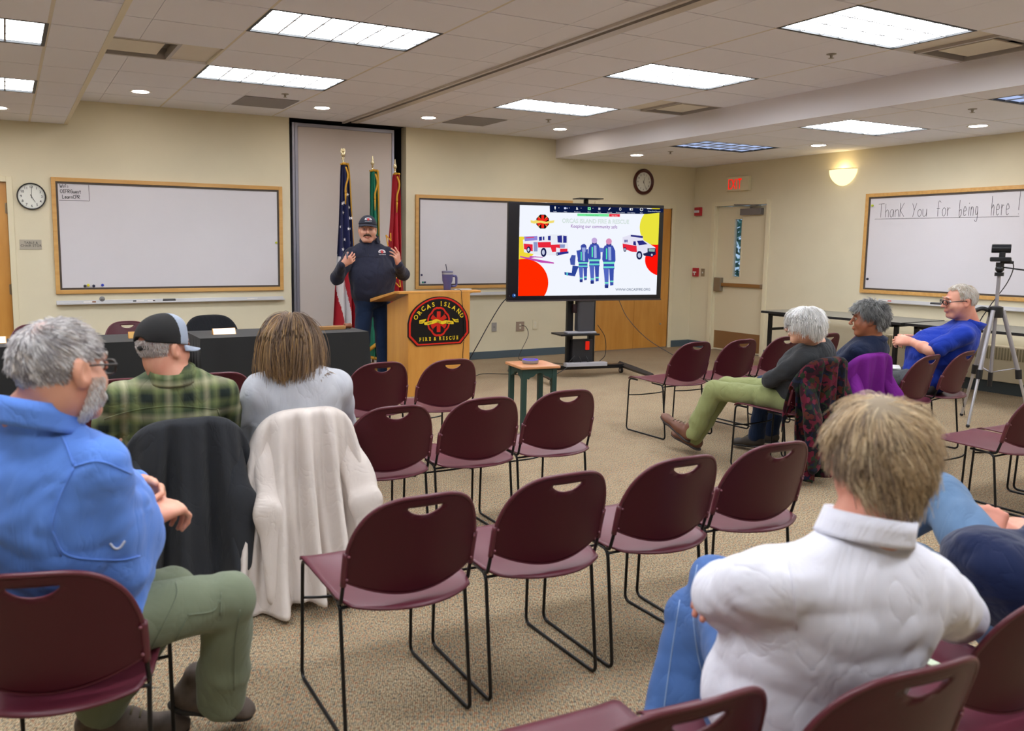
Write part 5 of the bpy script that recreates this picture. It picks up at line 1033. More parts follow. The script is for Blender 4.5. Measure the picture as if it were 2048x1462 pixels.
def cloth(name, col='808080', bscale=900, bump=.15, vary=.04, sheen=.1, wr=.32, ws=6.):
    if name in MATS: return MATS[name]
    t = NT(name); v = t.coord(); f = t.noise(v, 5, 4); hs = t.new('ShaderNodeHueSaturation'); hs.inputs['Color'].default_value = (*lin(col), 1)
    mr = t.new('ShaderNodeMapRange'); mr.inputs[1].default_value = .3; mr.inputs[2].default_value = .7; mr.inputs[3].default_value = 1-vary; mr.inputs[4].default_value = 1+vary
    t.link(f, mr.inputs[0]); t.link(mr.outputs[0], hs.inputs['Value']); t.link(hs.outputs[0], t.b.inputs['Base Color']); t.b.inputs['Roughness'].default_value = .88; t.b.inputs['Sheen Weight'].default_value = sheen; t.b.inputs['Specular IOR Level'].default_value = .2
    wrinkle(t, bump, bscale, wr, ws); MATS[name] = t.m; return t.m
def wrinkle(t, bump=.15, bscale=900, wr=.32, ws=6.):
    v = t.coord(); n = t.new('ShaderNodeTexNoise'); n.inputs['Scale'].default_value = ws; n.inputs['Detail'].default_value = 3; n.inputs['Distortion'].default_value = 1.6; t.link(t.coord((1, 1, .6)), n.inputs['Vector'])
    m = t.new('ShaderNodeMath', operation='SUBTRACT'); m.inputs[1].default_value = .5; t.link(n.outputs['Fac'], m.inputs[0]); m2 = t.new('ShaderNodeMath', operation='ABSOLUTE'); t.link(m.outputs[0], m2.inputs[0])
    m3 = t.new('ShaderNodeMath', operation='POWER'); m3.inputs[1].default_value = .6; t.link(m2.outputs[0], m3.inputs[0])
    b1 = t.new('ShaderNodeBump'); b1.inputs['Strength'].default_value = wr; b1.inputs['Distance'].default_value = .022; t.link(m3.outputs[0], b1.inputs['Height'])
    b2 = t.new('ShaderNodeBump'); b2.inputs['Strength'].default_value = bump; b2.inputs['Distance'].default_value = .001; t.link(t.noise(v, bscale, 2), b2.inputs['Height']); t.link(b1.outputs[0], b2.inputs['Normal']); t.link(b2.outputs[0], t.b.inputs['Normal'])
def Rm(f, u=(0, 0, 1)):
    f = unit(f); u = np.array(u, float); r = unit(np.cross(f, u)); return np.stack([r, f, np.cross(r, f)], 1)
def head_ops(S, c, R, s=1., jaw=1., fat=0., mouth_open=0., ear=1.):
    L = lambda x, y, z: c+R@(np.array([x, y, z])*s)
    S.ell(L(0, -.012, .028), np.array([.074, .094, .084])*s, R, .02); S.ell(L(0, .028, -.035), np.array([.059+fat, .062, .078])*s, R, .03)
    S.ell(L(0, .066, -.092), np.array([.026+fat*.6, .022, .02])*s, R, .025)
    for q in (-1, 1):
        S.ell(L(q*.043, .058, -.028), np.array([.024+fat*.5, .028, .03])*s, R, .02); S.cone(L(q*.062, .012, -.03), L(q*.030, .062, -.094), .016*s*jaw+fat*.4, .014*s*jaw+fat*.4, .025)
        S.ell(L(q*.031, .101, .010), np.array([.017, .012, .010])*s, R, .012, 's')
    S.cone(L(-.038, .086, .031), L(.038, .086, .031), .009*s, .009*s, .014)
    S.cone(L(0, .094, .012), L(0, .114, -.022), .0075*s, .0115*s, .010)
    for q in (-1, 1): S.ell(L(q*.012, .103, -.026), np.array([.008, .009, .007])*s, R, .006)
    S.ell(L(0, .093, -.055), np.array([.024, .010, .013])*s, R, .010)
    if mouth_open: S.ell(L(0, .108, -.055), np.array([.016, .012, .005+mouth_open])*s, R, .004, 's')
    else: S.cone(L(-.022, .105, -.055), L(.022, .105, -.055), .0022*s, .0022*s, .003, 's')
    for q in (-1, 1):
        S.ell(L(q*(.080+.004*(ear > 1)), -.010, -.004), np.array([.011, .021, .033])*s*ear, R@np.array([[1, 0, 0], [0, .97, .25], [0, -.25, .97]]).T@np.eye(3), .006)
        S.ell(L(q*(.089+.006*(ear > 1)), -.003, -.002), np.array([.006, .011, .018])*s*ear, R, .006, 's')
def face_parts(t, c, R, s, iris='3a4a5c', lip=None, brow=None, browc='8a8078', white='d8d2cc'):
    L = lambda x, y, z: c+R@(np.array([x, y, z])*s)
    for q in (-1, 1):
        m = MB(); m.ball(L(q*.031, .0780, .010), .0125*s, 16); e = m.build('eyeball', M('eye_'+white, white, .3), t, smooth=True)
        m = MB(); m.lathe([(0, .0003), (.0055*s, .0), (.0055*s, -.001), (0, -.001)], L(q*.031, .0908, .0095), 14, R@np.array([0, 1, 0]), caps=False); m.build('iris', M('iris_'+iris, iris, .2), e)
        m = MB(); m.tube([L(q*(.047), .088, .012), L(q*.038, .0925, .0165), L(q*.026, .0935, .0165), L(q*.016, .092, .011)], .0042*s, 8); m.tube([L(q*(.046), .088, .006), L(q*.036, .0915, .0015), L(q*.025, .092, .002), L(q*.017, .091, .007)], .003*s, 8); m.build('eyelid', lip or M('lid', 'a86e58', .6), t, smooth=True)
        if brow: m = MB(); m.tube([L(q*.050, .086, .034), L(q*.036, .0955, .041), L(q*.018, .0975, .036)], [.002, .004, .0035], 8, flat=.8); m.build('eyebrow', M('brow_'+browc, browc, .8), t, smooth=True)
def glasses(t, c, R, s, col='14120f', w=.024, h=.018, th=.0022, back=.085):
    L = lambda x, y, z: c+R@(np.array([x, y, z])*s); m = MB(); lens = []
    for q in (-1, 1):
        P = [L(q*.033+w*math.copysign(abs(math.cos(a))**.7, math.cos(a)), .113-.010*abs(q*.033+w*math.cos(a))/.06, .006+h*math.copysign(abs(math.sin(a))**.7, math.sin(a))) for a in np.linspace(0, 2*math.pi, 28, endpoint=False)]
        m.tube(P, th, 6, closed=True); m.tube([L(q*.056, .105, .012), L(q*.078, .09, .012), L(q*.083, .03, .012), L(q*.084, -.005, .010), L(q*.082, -.025, -.012)], th, 6); lens.append(P)
    m.tube([L(-.010, .114, .010), L(0, .117, .014), L(.010, .114, .010)], th, 6); g = m.build('glasses', M('frame_'+col, col, .3), t, smooth=True)
    return g
def hand_ops(S, w, d, n, tside, curl=(30, 35, 25), s=1., thumb=30, spread=6, curls=None):
    """w wrist, d along the palm, n back of the hand, tside towards the thumb"""
    d = unit(d); n = unit(np.array(n)-d*(np.array(n)@d)); tv_ = unit(np.array(tside)-d*(np.array(tside)@d)-n*(np.array(tside)@n)); w = np.array(w, float)
    S.cone(w-d*.02, w+d*.02, .026*s, .026*s, .02, n=n, sc=.75)
    offs = [.031, .0105, -.010, -.029]; lens = [(.044, .026, .020), (.049, .030, .021), (.045, .028, .020), (.035, .021, .018)]; r0 = [.0092, .0095, .009, .008]; kn = [.086, .090, .086, .079]
    for i in range(4):
        k = w+d*kn[i]*s+tv_*offs[i]*s; S.cone(w+d*.012*s+tv_*offs[i]*.55*s, k-n*.003, .015*s, .0125*s, .018, n=n, sc=.85)
        a0 = math.radians(spread*(1.5-i)); cur = curls[i] if curls else curl; ang = 0; p = k; dd = unit(d*math.cos(a0)+tv_*math.sin(a0))
        for j in range(3):
            ang += math.radians(cur[j]); q = dd*math.cos(ang)-n*math.sin(ang); e = p+q*lens[i][j]*s; S.cone(p, e, r0[i]*s*(1-.08*j), r0[i]*s*(1-.08*(j+1)), .004 if j else .008); p = e
    a = math.radians(thumb); p = w+d*.022*s+tv_*.022*s; q = unit(d*math.cos(a)+tv_*math.sin(a)-n*.25)
    e = p+q*.042*s; S.cone(p, e, .0155*s, .0125*s, .014); q2 = unit(q+d*.25-n*.15); e2 = e+q2*.032*s; S.cone(e, e2, .0118*s, .0105*s, .005); q3 = unit(q2+d*.2-n*.2); S.cone(e2, e2+q3*.024*s, .0105*s, .0088*s, .004)
def shoe(t, heel, toe, up, mat, sole, name='shoe', s=1., socks=None, ankle=None):
    heel = np.array(heel, float); toe = np.array(toe, float); f = unit(toe-heel); u = unit(np.array(up)-f*(np.array(up)@f)); Lh = np.linalg.norm(toe-heel); r = np.cross(f, u)
    S = SDF(.02); S.cone(heel+f*.035+u*.045, heel+f*Lh*.45+u*.045, .038*s, .040*s, .02); S.cone(heel+f*Lh*.45+u*.035, toe-f*.045+u*.028, .040*s, .032*s, .03, n=u, sc=.8); S.ell(toe-f*.045+u*.024, (.045*s, .05*s, .026*s), np.stack([r, f, u], 1), .02); S.cone(heel+f*.05+u*.05, heel+f*.055+u*.105, .040*s, .042*s, .02)
    S.half(heel+u*.012, -u); o = S.mesh(name, mat, t, .005)
    S = SDF(.01); S.ell(heel+f*.04+u*.008, (.040*s, .048*s, .014), np.stack([r, f, u], 1), .01); S.ell(heel+f*Lh*.5+u*.008, (.038*s, Lh*.42, .014), np.stack([r, f, u], 1), .01); S.ell(toe-f*.055+u*.008, (.045*s, .058*s, .013), np.stack([r, f, u], 1), .01); S.half(heel-u*.004, -u); S.mesh('sole', sole, o, .005)
    m = MB()
    for k in range(4): c = heel+f*(Lh*(.42+.08*k))+u*(.094-.012*k); m.tube([c-r*.022, c+u*.006, c+r*.022], .0028, 6)
    m.build('laces', M('lace', '6a6048', .8), o, smooth=True); return o
def strands(t, c, R, pal, n=3000, L=.05, cov=None, crown=(0, -.45, .9), lift=.45, grav=.3, ax=(.078, .097, .090), off=(0, -.010, .028), rad=.0011, swirl=.4, jit=.25, seed=1, steps=7, extra=None, name='hair', lenfn=None, clump=0, parent=None):
    rs = np.random.RandomState(seed); ax = np.array(ax); off = np.array(off); cr = unit(crown); G = R.T@np.array([0, 0, -1.]); pal = np.array([lin(p) for p in pal])
    D = []
    while len(D) < n:
        for d in rs.normal(size=(4000, 3)):
            d = d/np.linalg.norm(d)
            if cov is None or cov(d): D.append(d)
    D = np.array(D[:n]); un = lambda q: q/(np.linalg.norm(q, axis=1)[:, None]+1e-9); cd = un(rs.normal(size=(160, 3))); ci = np.argmax(D@cd.T, 1); cp = rs.randint(len(pal), size=160); cj = rs.normal(size=(160, 3))
    Lx = L*np.array([lenfn(d) if lenfn else 1. for d in D])*(.75+.5*rs.rand(n)); stp = (Lx/steps)[:, None]; p = off+ax*D; pts = [p-ax*D*.04]; v = None; w = (.6+.8*rs.rand(n))[:, None]; rj = rs.normal(size=(n, 3))*jit+cj[ci]*jit*clump
    for i in range(steps):
        q = (p-off)/ax; nn = un(q/ax); k = un(q); away = k-cr; away = un(away-nn*np.sum(away*nn, 1)[:, None]); sw = np.cross(nn, away); tg = un(away+sw*swirl+rj*.6)*np.cos(lift*w)+nn*np.sin(lift*w)*(1-.8*i/steps)+G*grav*(i+1)/steps*2
        v = un(tg) if v is None else un(v*.55+un(tg)*.45); p = p+v*stp; q = (p-off)/ax; l = np.linalg.norm(q, axis=1)[:, None]; p = np.where(l < 1.015, off+ax*q/l*(1.015+.02*rs.rand(n)[:, None]), p)
        if extra is not None: p = extra(p)
        pts.append(p.copy())
    X = c+np.stack(pts, 1)@R.T; m_ = steps+1; T_ = np.empty_like(X); T_[:, 1:-1] = X[:, 2:]-X[:, :-2]; T_[:, 0] = X[:, 1]-X[:, 0]; T_[:, -1] = X[:, -1]-X[:, -2]; T_ /= np.linalg.norm(T_, axis=2)[..., None]+1e-9
    ref = np.where(np.abs(T_[..., 2:3]) < .9, np.array([0, 0, 1.]), np.array([1., 0, 0])); A = np.cross(ref, T_); A /= np.linalg.norm(A, axis=2)[..., None]+1e-9; B = np.cross(T_, A); rr = (rad*(1-.65*(np.arange(m_)/m_)**2))[None, :, None]
    V = np.stack([X+(A*math.cos(2.094*j)+B*math.sin(2.094*j))*rr for j in range(3)], 2).reshape(-1, 3); b0 = (np.arange(n)*m_*3)[:, None, None]+(np.arange(steps)*3)[None, :, None]; j = np.arange(3)[None, None]; a_ = b0+j; e_ = b0+(j+1) % 3; F = np.stack([a_, e_, e_+3, a_+3], -1).reshape(-1, 4)
    col = np.where((rs.rand(n) < .6)[:, None], pal[cp[ci]], pal[rs.randint(len(pal), size=n)])*(.85+.3*rs.rand(n))[:, None]; C = np.repeat(col, m_*3, 0)
    V = to_local(t, V); me = bpy.data.meshes.new(name); me.vertices.add(len(V)); me.vertices.foreach_set('co', V.astype(np.float32).ravel()); me.loops.add(F.size); me.loops.foreach_set('vertex_index', F.ravel().astype(np.int32)); me.polygons.add(len(F)); me.polygons.foreach_set('loop_start', np.arange(len(F), dtype=np.int32)*4); me.update(calc_edges=True)
    ca = me.color_attributes.new('Col', 'FLOAT_COLOR', 'POINT'); ca.data.foreach_set('color', np.concatenate([C, np.ones((len(C), 1))], 1).astype(np.float32).ravel()); me.polygons.foreach_set('use_smooth', np.ones(len(F), bool)); me.materials.append(attr_mat('hair_strand', .45, spec=.35))
    o = bpy.data.objects.new(name, me); COL.objects.link(o); o.parent = parent or t; return o
def hair_base(t, c, R, col, grow=.006, line=None, parent=None, name='hair_base', ops=None, h=.005):
    S = SDF(.015); L = lambda x, y, z: c+R@np.array([x, y, z]); S.ell(L(0, -.012, .030), (.074+grow, .094+grow, .084+grow), R, .01)
    if ops: ops(S, L)
    S.half(L(0, .055, .058), R@unit((0, 1, -.75)), .01); S.half(L(0, -.03, -.045), R@unit((0, .25, -1)), .01)
    return S.mesh(name, M('hairbase_'+col, col, .8), t, h)
def collar(t, c, up, fwd, mat, r=.068, h=.04, flare=.012, open_=.35, tilt=.25, fold=True):
    R = Rm(fwd, up); u = R[:, 2]; m = MB()
    def fn(a_, v):
        a = math.pi/2+open_+(2*math.pi-2*open_)*a_; z = (v if v < .5 else 1-v)*2*h; rr = r+(0 if v < .5 else .008)+(flare*(1-z/h) if v >= .5 else 0)+.004*z/h
        fr_ = max(0, math.sin(a)); return c+R@np.array([rr*math.cos(a), rr*math.sin(a)*1.08, z-tilt*rr*(math.sin(a))-(.012 if v > .5 else 0)])
    m.grid(fn, 41, 9); return m.build('collar', mat, t, smooth=True, solid=.003)
def surf(o, px, py, eps=.0012):
    """the point of a garment under a picture point, found by casting the camera's ray on the finished mesh"""
    off = np.zeros(3); r = o
    while r is not None: off = off+np.array(r.location); r = r.parent
    d = unit(ray(px, py)); ok, loc, nn, i = o.ray_cast(Vector(CC-off), Vector(d)); return (np.array(loc)+off+np.array(nn)*eps) if ok else None
def seam(v, key, lines, mat, r=.0016, name='seam'):
    o = v[key]
    for L_ in lines:
        m = MB()
        P = smoothpath([(x, y, 0) for x, y in L_], 6); Q = [surf(o, p[0], p[1], r*.6) for p in P]; run = []
        best = []
        for q in Q+[None]:
            if q is not None and (not run or np.linalg.norm(q-run[-1]) < .06): run.append(q)
            else:
                if len(run) > len(best): best = run
                run = [q] if q is not None else []
        if len(best) > 2: m.tube(best, r, 5); m.build(name, mat, o, smooth=True)
def figure(label, J, o, group=None):
    """J joints; o options"""
    g = lambda k, dflt=None: o.get(k, dflt)
    base = (J['pel'][0], J['pel'][1], 0); t = thing('person', label, 'person', base, 0, group); v = {k: np.array(x, float) for k, x in J.items()}
    up = unit(v['neck']-v['pel']); rt = unit(v['SR']-v['SL']); fw = unit(np.cross(up, rt)); rt = np.cross(fw, up); Rt_ = np.stack([rt, fw, up], 1); v['fw'] = fw; v['rt'] = rt; v['up'] = up
    ch = v.get('chest', v['pel']*.35+v['neck']*.65); be = v['pel']*.6+v['neck']*.4+fw*g('bf', .02); HR = Rm(J['hf'], J.get('hu', (0, 0, 1))); hc = v['head']; hs = g('hs', 1.); cw, cd, bw, bd = g('cw', .17), g('cd', .115), g('bw', .165), g('bd', .125); aw = g('aw', 1.); lw = g('lw', 1.)
    # body
    S = SDF(.02); head_ops(S, hc, HR, hs, g('jaw', 1.), g('fat', 0), g('mouth', 0), g('ear', 1.)); S.cone(hc+HR@np.array([0, -.02, -.05])*hs, v['neck']+up*.0, g('nr', .058), g('nr', .058)*1.1, .03); S.cone(v['neck'], v['neck']-up*.06, .06, .075, .03)
    S.cone(v['SL']*.9+v['neck']*.1-up*.01, v['SR']*.9+v['neck']*.1-up*.01, .05, .05, .04); S.ell(ch, (cw*.86, cd*.82, .19), Rt_, .05); S.ell(be, (bw*.86, bd*.82, .16), Rt_, .05); S.ell(v['pel'], (.13, .10, .11), Rt_, .05)
    for q in 'LR':
        sh, e, w = v['S'+q], v['E'+q], v['W'+q]; S.cone(sh, e, .046*aw, .038*aw, .03); S.cone(e, e*.6+w*.4, .038*aw, .040*aw, .02); S.cone(e*.6+w*.4, w, .040*aw, .026, .02)
        h = g('h'+q)
        if h: hand_ops(S, w+unit(h['d'])*.012, h['d'], h['n'], h['t'], h.get('curl', (30, 35, 25)), h.get('s', 1.), h.get('thumb', 30), h.get('spread', 5), h.get('curls'))
    sm = g('skin'); body = S.mesh('body', sm, t, g('hb', .005))
    # shirt
    S = SDF(.035); S.cone(v['SL']*.86+v['neck']*.14-up*.015, v['SR']*.86+v['neck']*.14-up*.015, .066*g('sw', 1.), .066*g('sw', 1.), .05); S.cone(v['neck']-up*g('nd', .035), v['neck']-up*.10, g('nr', .058)*1.1+.009, .085, .05)
    for q in 'LR': S.cone(v['neck']-up*.065, v['S'+q]-up*.005, .062, .055*g('sw', 1.), .03)
    S.ell(ch, (cw, cd, .215), Rt_, .06); S.ell(be, (bw, bd, .19), Rt_, .07); S.ell(v['pel']+up*.02, (g('pw', .17), g('pd', .135), .14), Rt_, .06)
    for p_, r_ in g('shirt_ell', ()): S.ell(v['pel']+Rt_@np.array(p_), r_, Rt_, .06)
    for q in 'LR':
        sh, e, w = v['S'+q], v['E'+q], v['W'+q]; a = g('ar', .054)*aw; S.cone(sh, sh*.5+e*.5, a*1.02, a, .03)
        if g('sleeve', 'long') == 'long':
            S.cone(sh*.5+e*.5, e, a, a*.92, .02); S.cone(e, w, a*.92, .040*g('cuffr', 1.), .03); S.half(w+unit(w-e)*.004, unit(w-e)) if False else None
        else: e2 = sh*.25+e*.75; S.cone(sh*.5+e*.5, e2, a, a*1.1, .02)
    S.noise(g('fold', .004), g('ff', 3.2), g('seed', 1), (1, 1, .6)); S.noise(g('fold', .004)*.5, 8., g('seed', 1)+5, (1, 1, .5))
    S.ridge(g('ridge', .007)*.62, g('rf', 5.), g('seed', 1)+7, g('rst', (1, 1, 1.2))); S.ridge(g('ridge', .007)*.4, g('rf', 5.)*1.5, g('seed', 1)+8, (.8, .8, .6))
    for a_, b_, r_ in g('crease', ()): S.cone(a_, b_, r_, r_*.6, .012, 's')
    v['shirt'] = S.mesh('shirt', g('shirt'), t, g('hsd', .007), matfn=g('shirtfn'))
    # trousers
    S = SDF(.03); S.ell(v['pel']-up*.02, (g('pw', .17)*.96, g('pd', .135)*.95, .12), Rt_, .05)
    for q, sg in (('L', -1), ('R', 1)):
        hip = v['pel']+rt*sg*g('hipw', .085)-up*.01; k, a = v['K'+q], v['A'+q]; S.cone(hip, k, .086*lw, .066*lw, .04); S.cone(k, k*.3+a*.7, .066*lw, .056*lw*g('loose', 1.), .025); S.cone(k*.3+a*.7, a, .056*lw*g('loose', 1.), .056*lw*g('loose', 1.), .02); dn = unit(a-k); S.ell(a+dn*.082, (.11, .11, .05), np.stack([*frame(dn)], 1), .004, 's')
    S.noise(.003, 4., 11); S.ridge(.007, 5., 12+g('seed', 1), (1, 1, .8))
    v['pants'] = S.mesh('trousers', g('pants'), t, g('hp', .007))
    for q in 'LR':
        if g('shoes') and 'T'+q in v:
            hl, to = v['H'+q] if 'H'+q in v else v['A'+q]-np.array([0, 0, .08])-unit((v['T'+q]-v['A'+q])*(1, 1, 0))*.06, v['T'+q]; shoe(t, hl, to, g('su'+q, (0, 0, 1)), g('shoes'), g('sole', blk), s=g('ss', 1.))
            m = MB(); m.tube([v['A'+q]+unit(v['K'+q]-v['A'+q])*.08, v['A'+q], hl+unit(to-hl)*.055+unit(np.array(g('su'+q, (0, 0, 1))))*.06], .036, 12); m.build('sock', M('dark_sock', '1c1c22', .9), t, smooth=True)
    v['t'] = t; v['R'] = HR; v['hc'] = hc; v['body'] = body; return v
def two(c, R): return lambda x, y, z: c+R@np.array([x, y, z])
# ---- man in the light blue shirt, left foreground
pr = np.array([3.3, 7.95, 1.6])
J = dict(pel=(.10, 2.19, .54), neck=(.045, 2.085, 1.075), head=at(122, 742, 2.07), hf=(.93, .62, -.10), hu=(0, .1, 1), SL=(-.13, 2.21, .99), SR=(.17, 2.0, .965), EL=(-.04, 2.42, .72), ER=(.215, 2.08, .685), WL=(.31, 2.53, .775), WR=(.315, 2.33, .725),
 KL=(.38, 2.40, .47), KR=(.50, 2.22, .50), AL=(.18, 2.50, .13), AR=(.50, 2.34, .15), TL=(.42, 2.44, .015), HL=(.12, 2.54, .015), TR=(.60, 2.40, .03), HR=(.37, 2.44, .10), chest=(.06, 2.13, .85))
blue_c = cloth('light_blue_shirt', '5d87d8', 700, .2, .05, .15)
v = figure('heavy man in a light blue long-sleeved shirt seated in the left foreground, hands clasped', J, dict(nd=.012, ear=1.12, skin=skin('skin_ruddy', 'd49a80', 'b8503c', .4), shirt=blue_c, pants=cloth('olive_trousers', '6e7660', 700, .2, .05), shoes=M('hiking_shoe', '5c5048', .8, vary=.25, vscale=30), sole=M('hiking_sole', '26221f', .8), cw=.195, cd=.155, bw=.21, bd=.20, bf=.07, pw=.19, pd=.17, aw=1.12, lw=1.08, loose=1.2, fat=.006, hs=1.0, sw=1.05, nr=.066, fold=.005, ridge=.011, hb=.0038, hsd=.006, ss=1.08, hipw=.09,
   shirt_ell=(((0, .09, .13), (.18, .16, .15)),), hL=dict(d=(.55, -.75, -.25), n=(.55, .7, .3), t=(-.2, .1, 1), curl=(40, 45, 25), thumb=35, spread=9), hR=dict(d=(.80, .50, .10), n=(-.35, -.35, .85), t=(-.5, .8, .4), curl=(50, 55, 30), thumb=30, spread=8), suR=(.5, -.1, .85), suL=(.1, -.1, 1)))
t, R, hc = v['t'], v['R'], v['hc']
collar(t, v['neck']+(.0, .0, -.010), v['up'], R[:, 1]+v['fw'], blue_c, .082, .052, .010, tilt=.40)
cov = lambda d: (d[2] > -.62+.75*max(0, d[1])+.1 if d[1] > -.2 else d[2] > -.62) and not (d[1] > .55 and d[2] < .62) and not (abs(d[0]) > .72 and d[2] < .10 and d[1] > -.32)
gp = ['d2cecc', 'c2bebc', 'a29c9c', 'dedad8', '8e8888', 'c6bcb4']
hb_ = hair_base(t, hc, R, 'a8918a', .003); strands(t, hc, R, gp, 9000, .034, lambda d: cov(d) and ((d@unit((.1, -.45, .85))) < .93 or random.random() < .25), (.1, -.45, .85), .28, .12, (.078, .098, .089), rad=.0010, seed=3, swirl=.5, clump=.7, lenfn=lambda d: 1 if d[2] > 0 else .55)
L = two(hc, R); strands(t, hc, R, ['dcd8d4', 'e8e4e0', 'd0bcae', 'eeeae8'], 2600, .013, lambda d: d[1] > -.05 and (d[2] < -.10 if d[1] < .45 else d[2] < -.42) and d[2] > -1 and not (d[1] > .6 and abs(d[0]) < .22 and d[2] > -.6), (0, 0, 1), .5, .5, (.082, .101, .119), (0, .012, -.004), rad=.0008, seed=4, name='beard')
glasses(t, hc, R, 1.0, '241a14', .026, .017, .0024); face_parts(t, hc, R, 1.0, brow=True)
bpy.context.view_layer.update()
seam(v, 'shirt', [[(75, 828), (119, 867), (148, 933)], [(148, 935), (118, 1000), (104, 1060), (122, 1112)], [(148, 933), (200, 923), (262, 948)], [(104, 1062), (135, 1110), (230, 1120), (280, 1112)]], blue_c, .0022)
seam(v, 'shirt', [[(220, 1086), (228, 1095), (238, 1095), (249, 1081)]], M('tab_white', 'cfd4e4', .7), .003, 'sleeve_tab')
seam(v, 'pants', [[(352, 1165), (350, 1200), (300, 1300)], [(375, 1230), (425, 1222), (440, 1200)], [(345, 1290), (372, 1240), (378, 1228)], [(480, 1220), (470, 1290), (468, 1380)], [(442, 1185), (440, 1230)]], MATS['olive_trousers'], .0022)
# ---- man in the plaid shirt and cap
J = dict(pel=(.60, 3.56, .52), neck=(.565, 3.385, .945), head=at(327, 697, 3.40), hf=(.85, .52, -.03), hu=(0, .05, 1), SL=(.37, 3.44, .875), SR=(.765, 3.40, .875), EL=(.31, 3.58, .66), ER=(.84, 3.56, .66), WL=(.42, 3.82, .62), WR=(.76, 3.82, .62), KL=(.47, 4.02, .50), KR=(.73, 4.02, .50), AL=(.47, 4.06, .12), AR=(.73, 4.06, .12), TL=(.46, 4.24, .015), TR=(.74, 4.24, .015))
t_ = NT('plaid_flannel'); vv = t_.coord()
sx_ = t_.new('ShaderNodeSeparateXYZ'); t_.link(vv, sx_.inputs[0])
def stripes(ax, per, stops, ph=0):
    m1 = t_.new('ShaderNodeMath', operation='MULTIPLY_ADD'); m1.inputs[1].default_value = 1/per; m1.inputs[2].default_value = 5+ph; t_.link(sx_.outputs[ax], m1.inputs[0]); m2 = t_.new('ShaderNodeMath', operation='FRACT'); t_.link(m1.outputs[0], m2.inputs[0]); return t_.ramp(m2.outputs[0], stops)
a_s = stripes(0, .15, [(0, '14201c'), (.16, '1a2620'), (.28, '7c8556'), (.42, '485a3a'), (.55, 'b2ae8c'), (.68, '485a3a'), (.82, '7c8556'), (.95, '14201c')]); b_s = stripes(2, .13, [(0, '14201c'), (.18, '1a2620'), (.32, '6e784a'), (.50, 'b6b290'), (.66, '4a5c3a'), (.85, '6e784a'), (1, '14201c')], .3)
cmx = t_.mix(.5, a_s, b_s); t_.link(cmx, t_.b.inputs['Base Color']); t_.b.inputs['Roughness'].default_value = .9; wrinkle(t_, .2, 500, .5)
v = figure('man in a green plaid flannel shirt and black mesh cap, seen from behind', J, dict(skin=skin('skin_ruddy', 'd49a80'), shirt=t_.m, pants=cloth('grey_trousers', '4c4e50'), shoes=M('plain_shoe', '3a342e', .7), cw=.185, cd=.135, bw=.205, bd=.16, bf=.03, pw=.19, aw=1.1, sw=1.0, fat=.004, nr=.064, fold=.005, ridge=.009, seed=4, hL=dict(d=(.7, .6, -.2), n=(0, .3, 1), t=(.3, .6, .2)), hR=dict(d=(-.7, .6, -.2), n=(0, .3, 1), t=(-.3, .6, .2))))
t, R, hc = v['t'], v['R'], v['hc']; L = two(hc, R); collar(t, v['neck']+(0, .0, .012), v['up'], v['fw'], t_.m, .076, .038, .014)
strands(t, hc, R, ['b8aca4', 'a3958c', 'cfc4bc'], 2200, .010, lambda d: d[2] < .12 and d[2] > -.55 and d[1] < .1 and not (abs(d[0]) > .8 and d[1] > -.3 and d[2] < 0), (0, 0, 1), .4, .3, (.080, .100, .090), rad=.0009, seed=8)
def cap(t, hc, R, crown_m, brim_m, bdir=1, mesh_m=None, grow=.012, tilt=.1, zcut=.028, hole=False, s=1., bl=.07):
    L0 = two(hc, R); L = lambda x, y, z: L0(x*s, y*s, z*s); sv = np.array([1., 1., 1.])*s; nrm = unit((0, tilt, 1)); S = SDF(.01); S.ell(L(0, -.010, .034), sv*(.076+grow, .098+grow, .090+grow), R, .01); S.ell(L(0, .03, .085), sv*(.06, .06, .046), R, .03); S.ell(L(0, -.010, .020), (.076+grow-.006, .098+grow-.006, .100+grow-.008), R, .0, 's') if False else None
    S.half(L(0, 0, zcut), R@(-nrm), .002)
    if hole: S.ell(L(0, -.112, .030), (.034, .03, .022), R, .004, 's')
    c = S.mesh('cap', [crown_m, mesh_m or crown_m], t, .004, matfn=(lambda P: (((P-hc)@R)[:, 1] < .012)) if mesh_m else None)
    m = MB(); 
    def fn(u, w): a = math.pi*(.14+.72*u); rr = (.076+grow)*1.0; x = rr*math.cos(a)*.98; y = (.098+grow)*math.sin(a)-.012; ext = bl*w*math.sin(math.pi*u)**.45; return L(x*(1+.06*w), y+ext, zcut-.0+tilt*-y*.0-.004-.022*(x/.08)**2*w-.10*ext*2-tilt*(y)*.9)
    m.grid(fn, 25, 7); m.build('brim', brim_m, c, smooth=True, solid=.004); return c
meshm = M('cap_mesh_black', '121010', .85, bump=.6, bscale=700); c = cap(t, hc, R, M('cap_grey_blue', '98a2b2', .8), M('cap_grey_blue'), 1, meshm, .014, .12, .020, True)
m = MB(); m.tube([L(-.034, -.098, .012), L(0, -.114, .008), L(.034, -.098, .012)], .005, 8, flat=1.8); m.build('cap_strap', meshm, c, smooth=True); face_parts(t, hc, R, 1.)
seam(v, 'shirt', [[(208, 838), (260, 822), (340, 812), (432, 818)], [(208, 838), (214, 870)], [(435, 818), (447, 860)]], t_.m, .002)
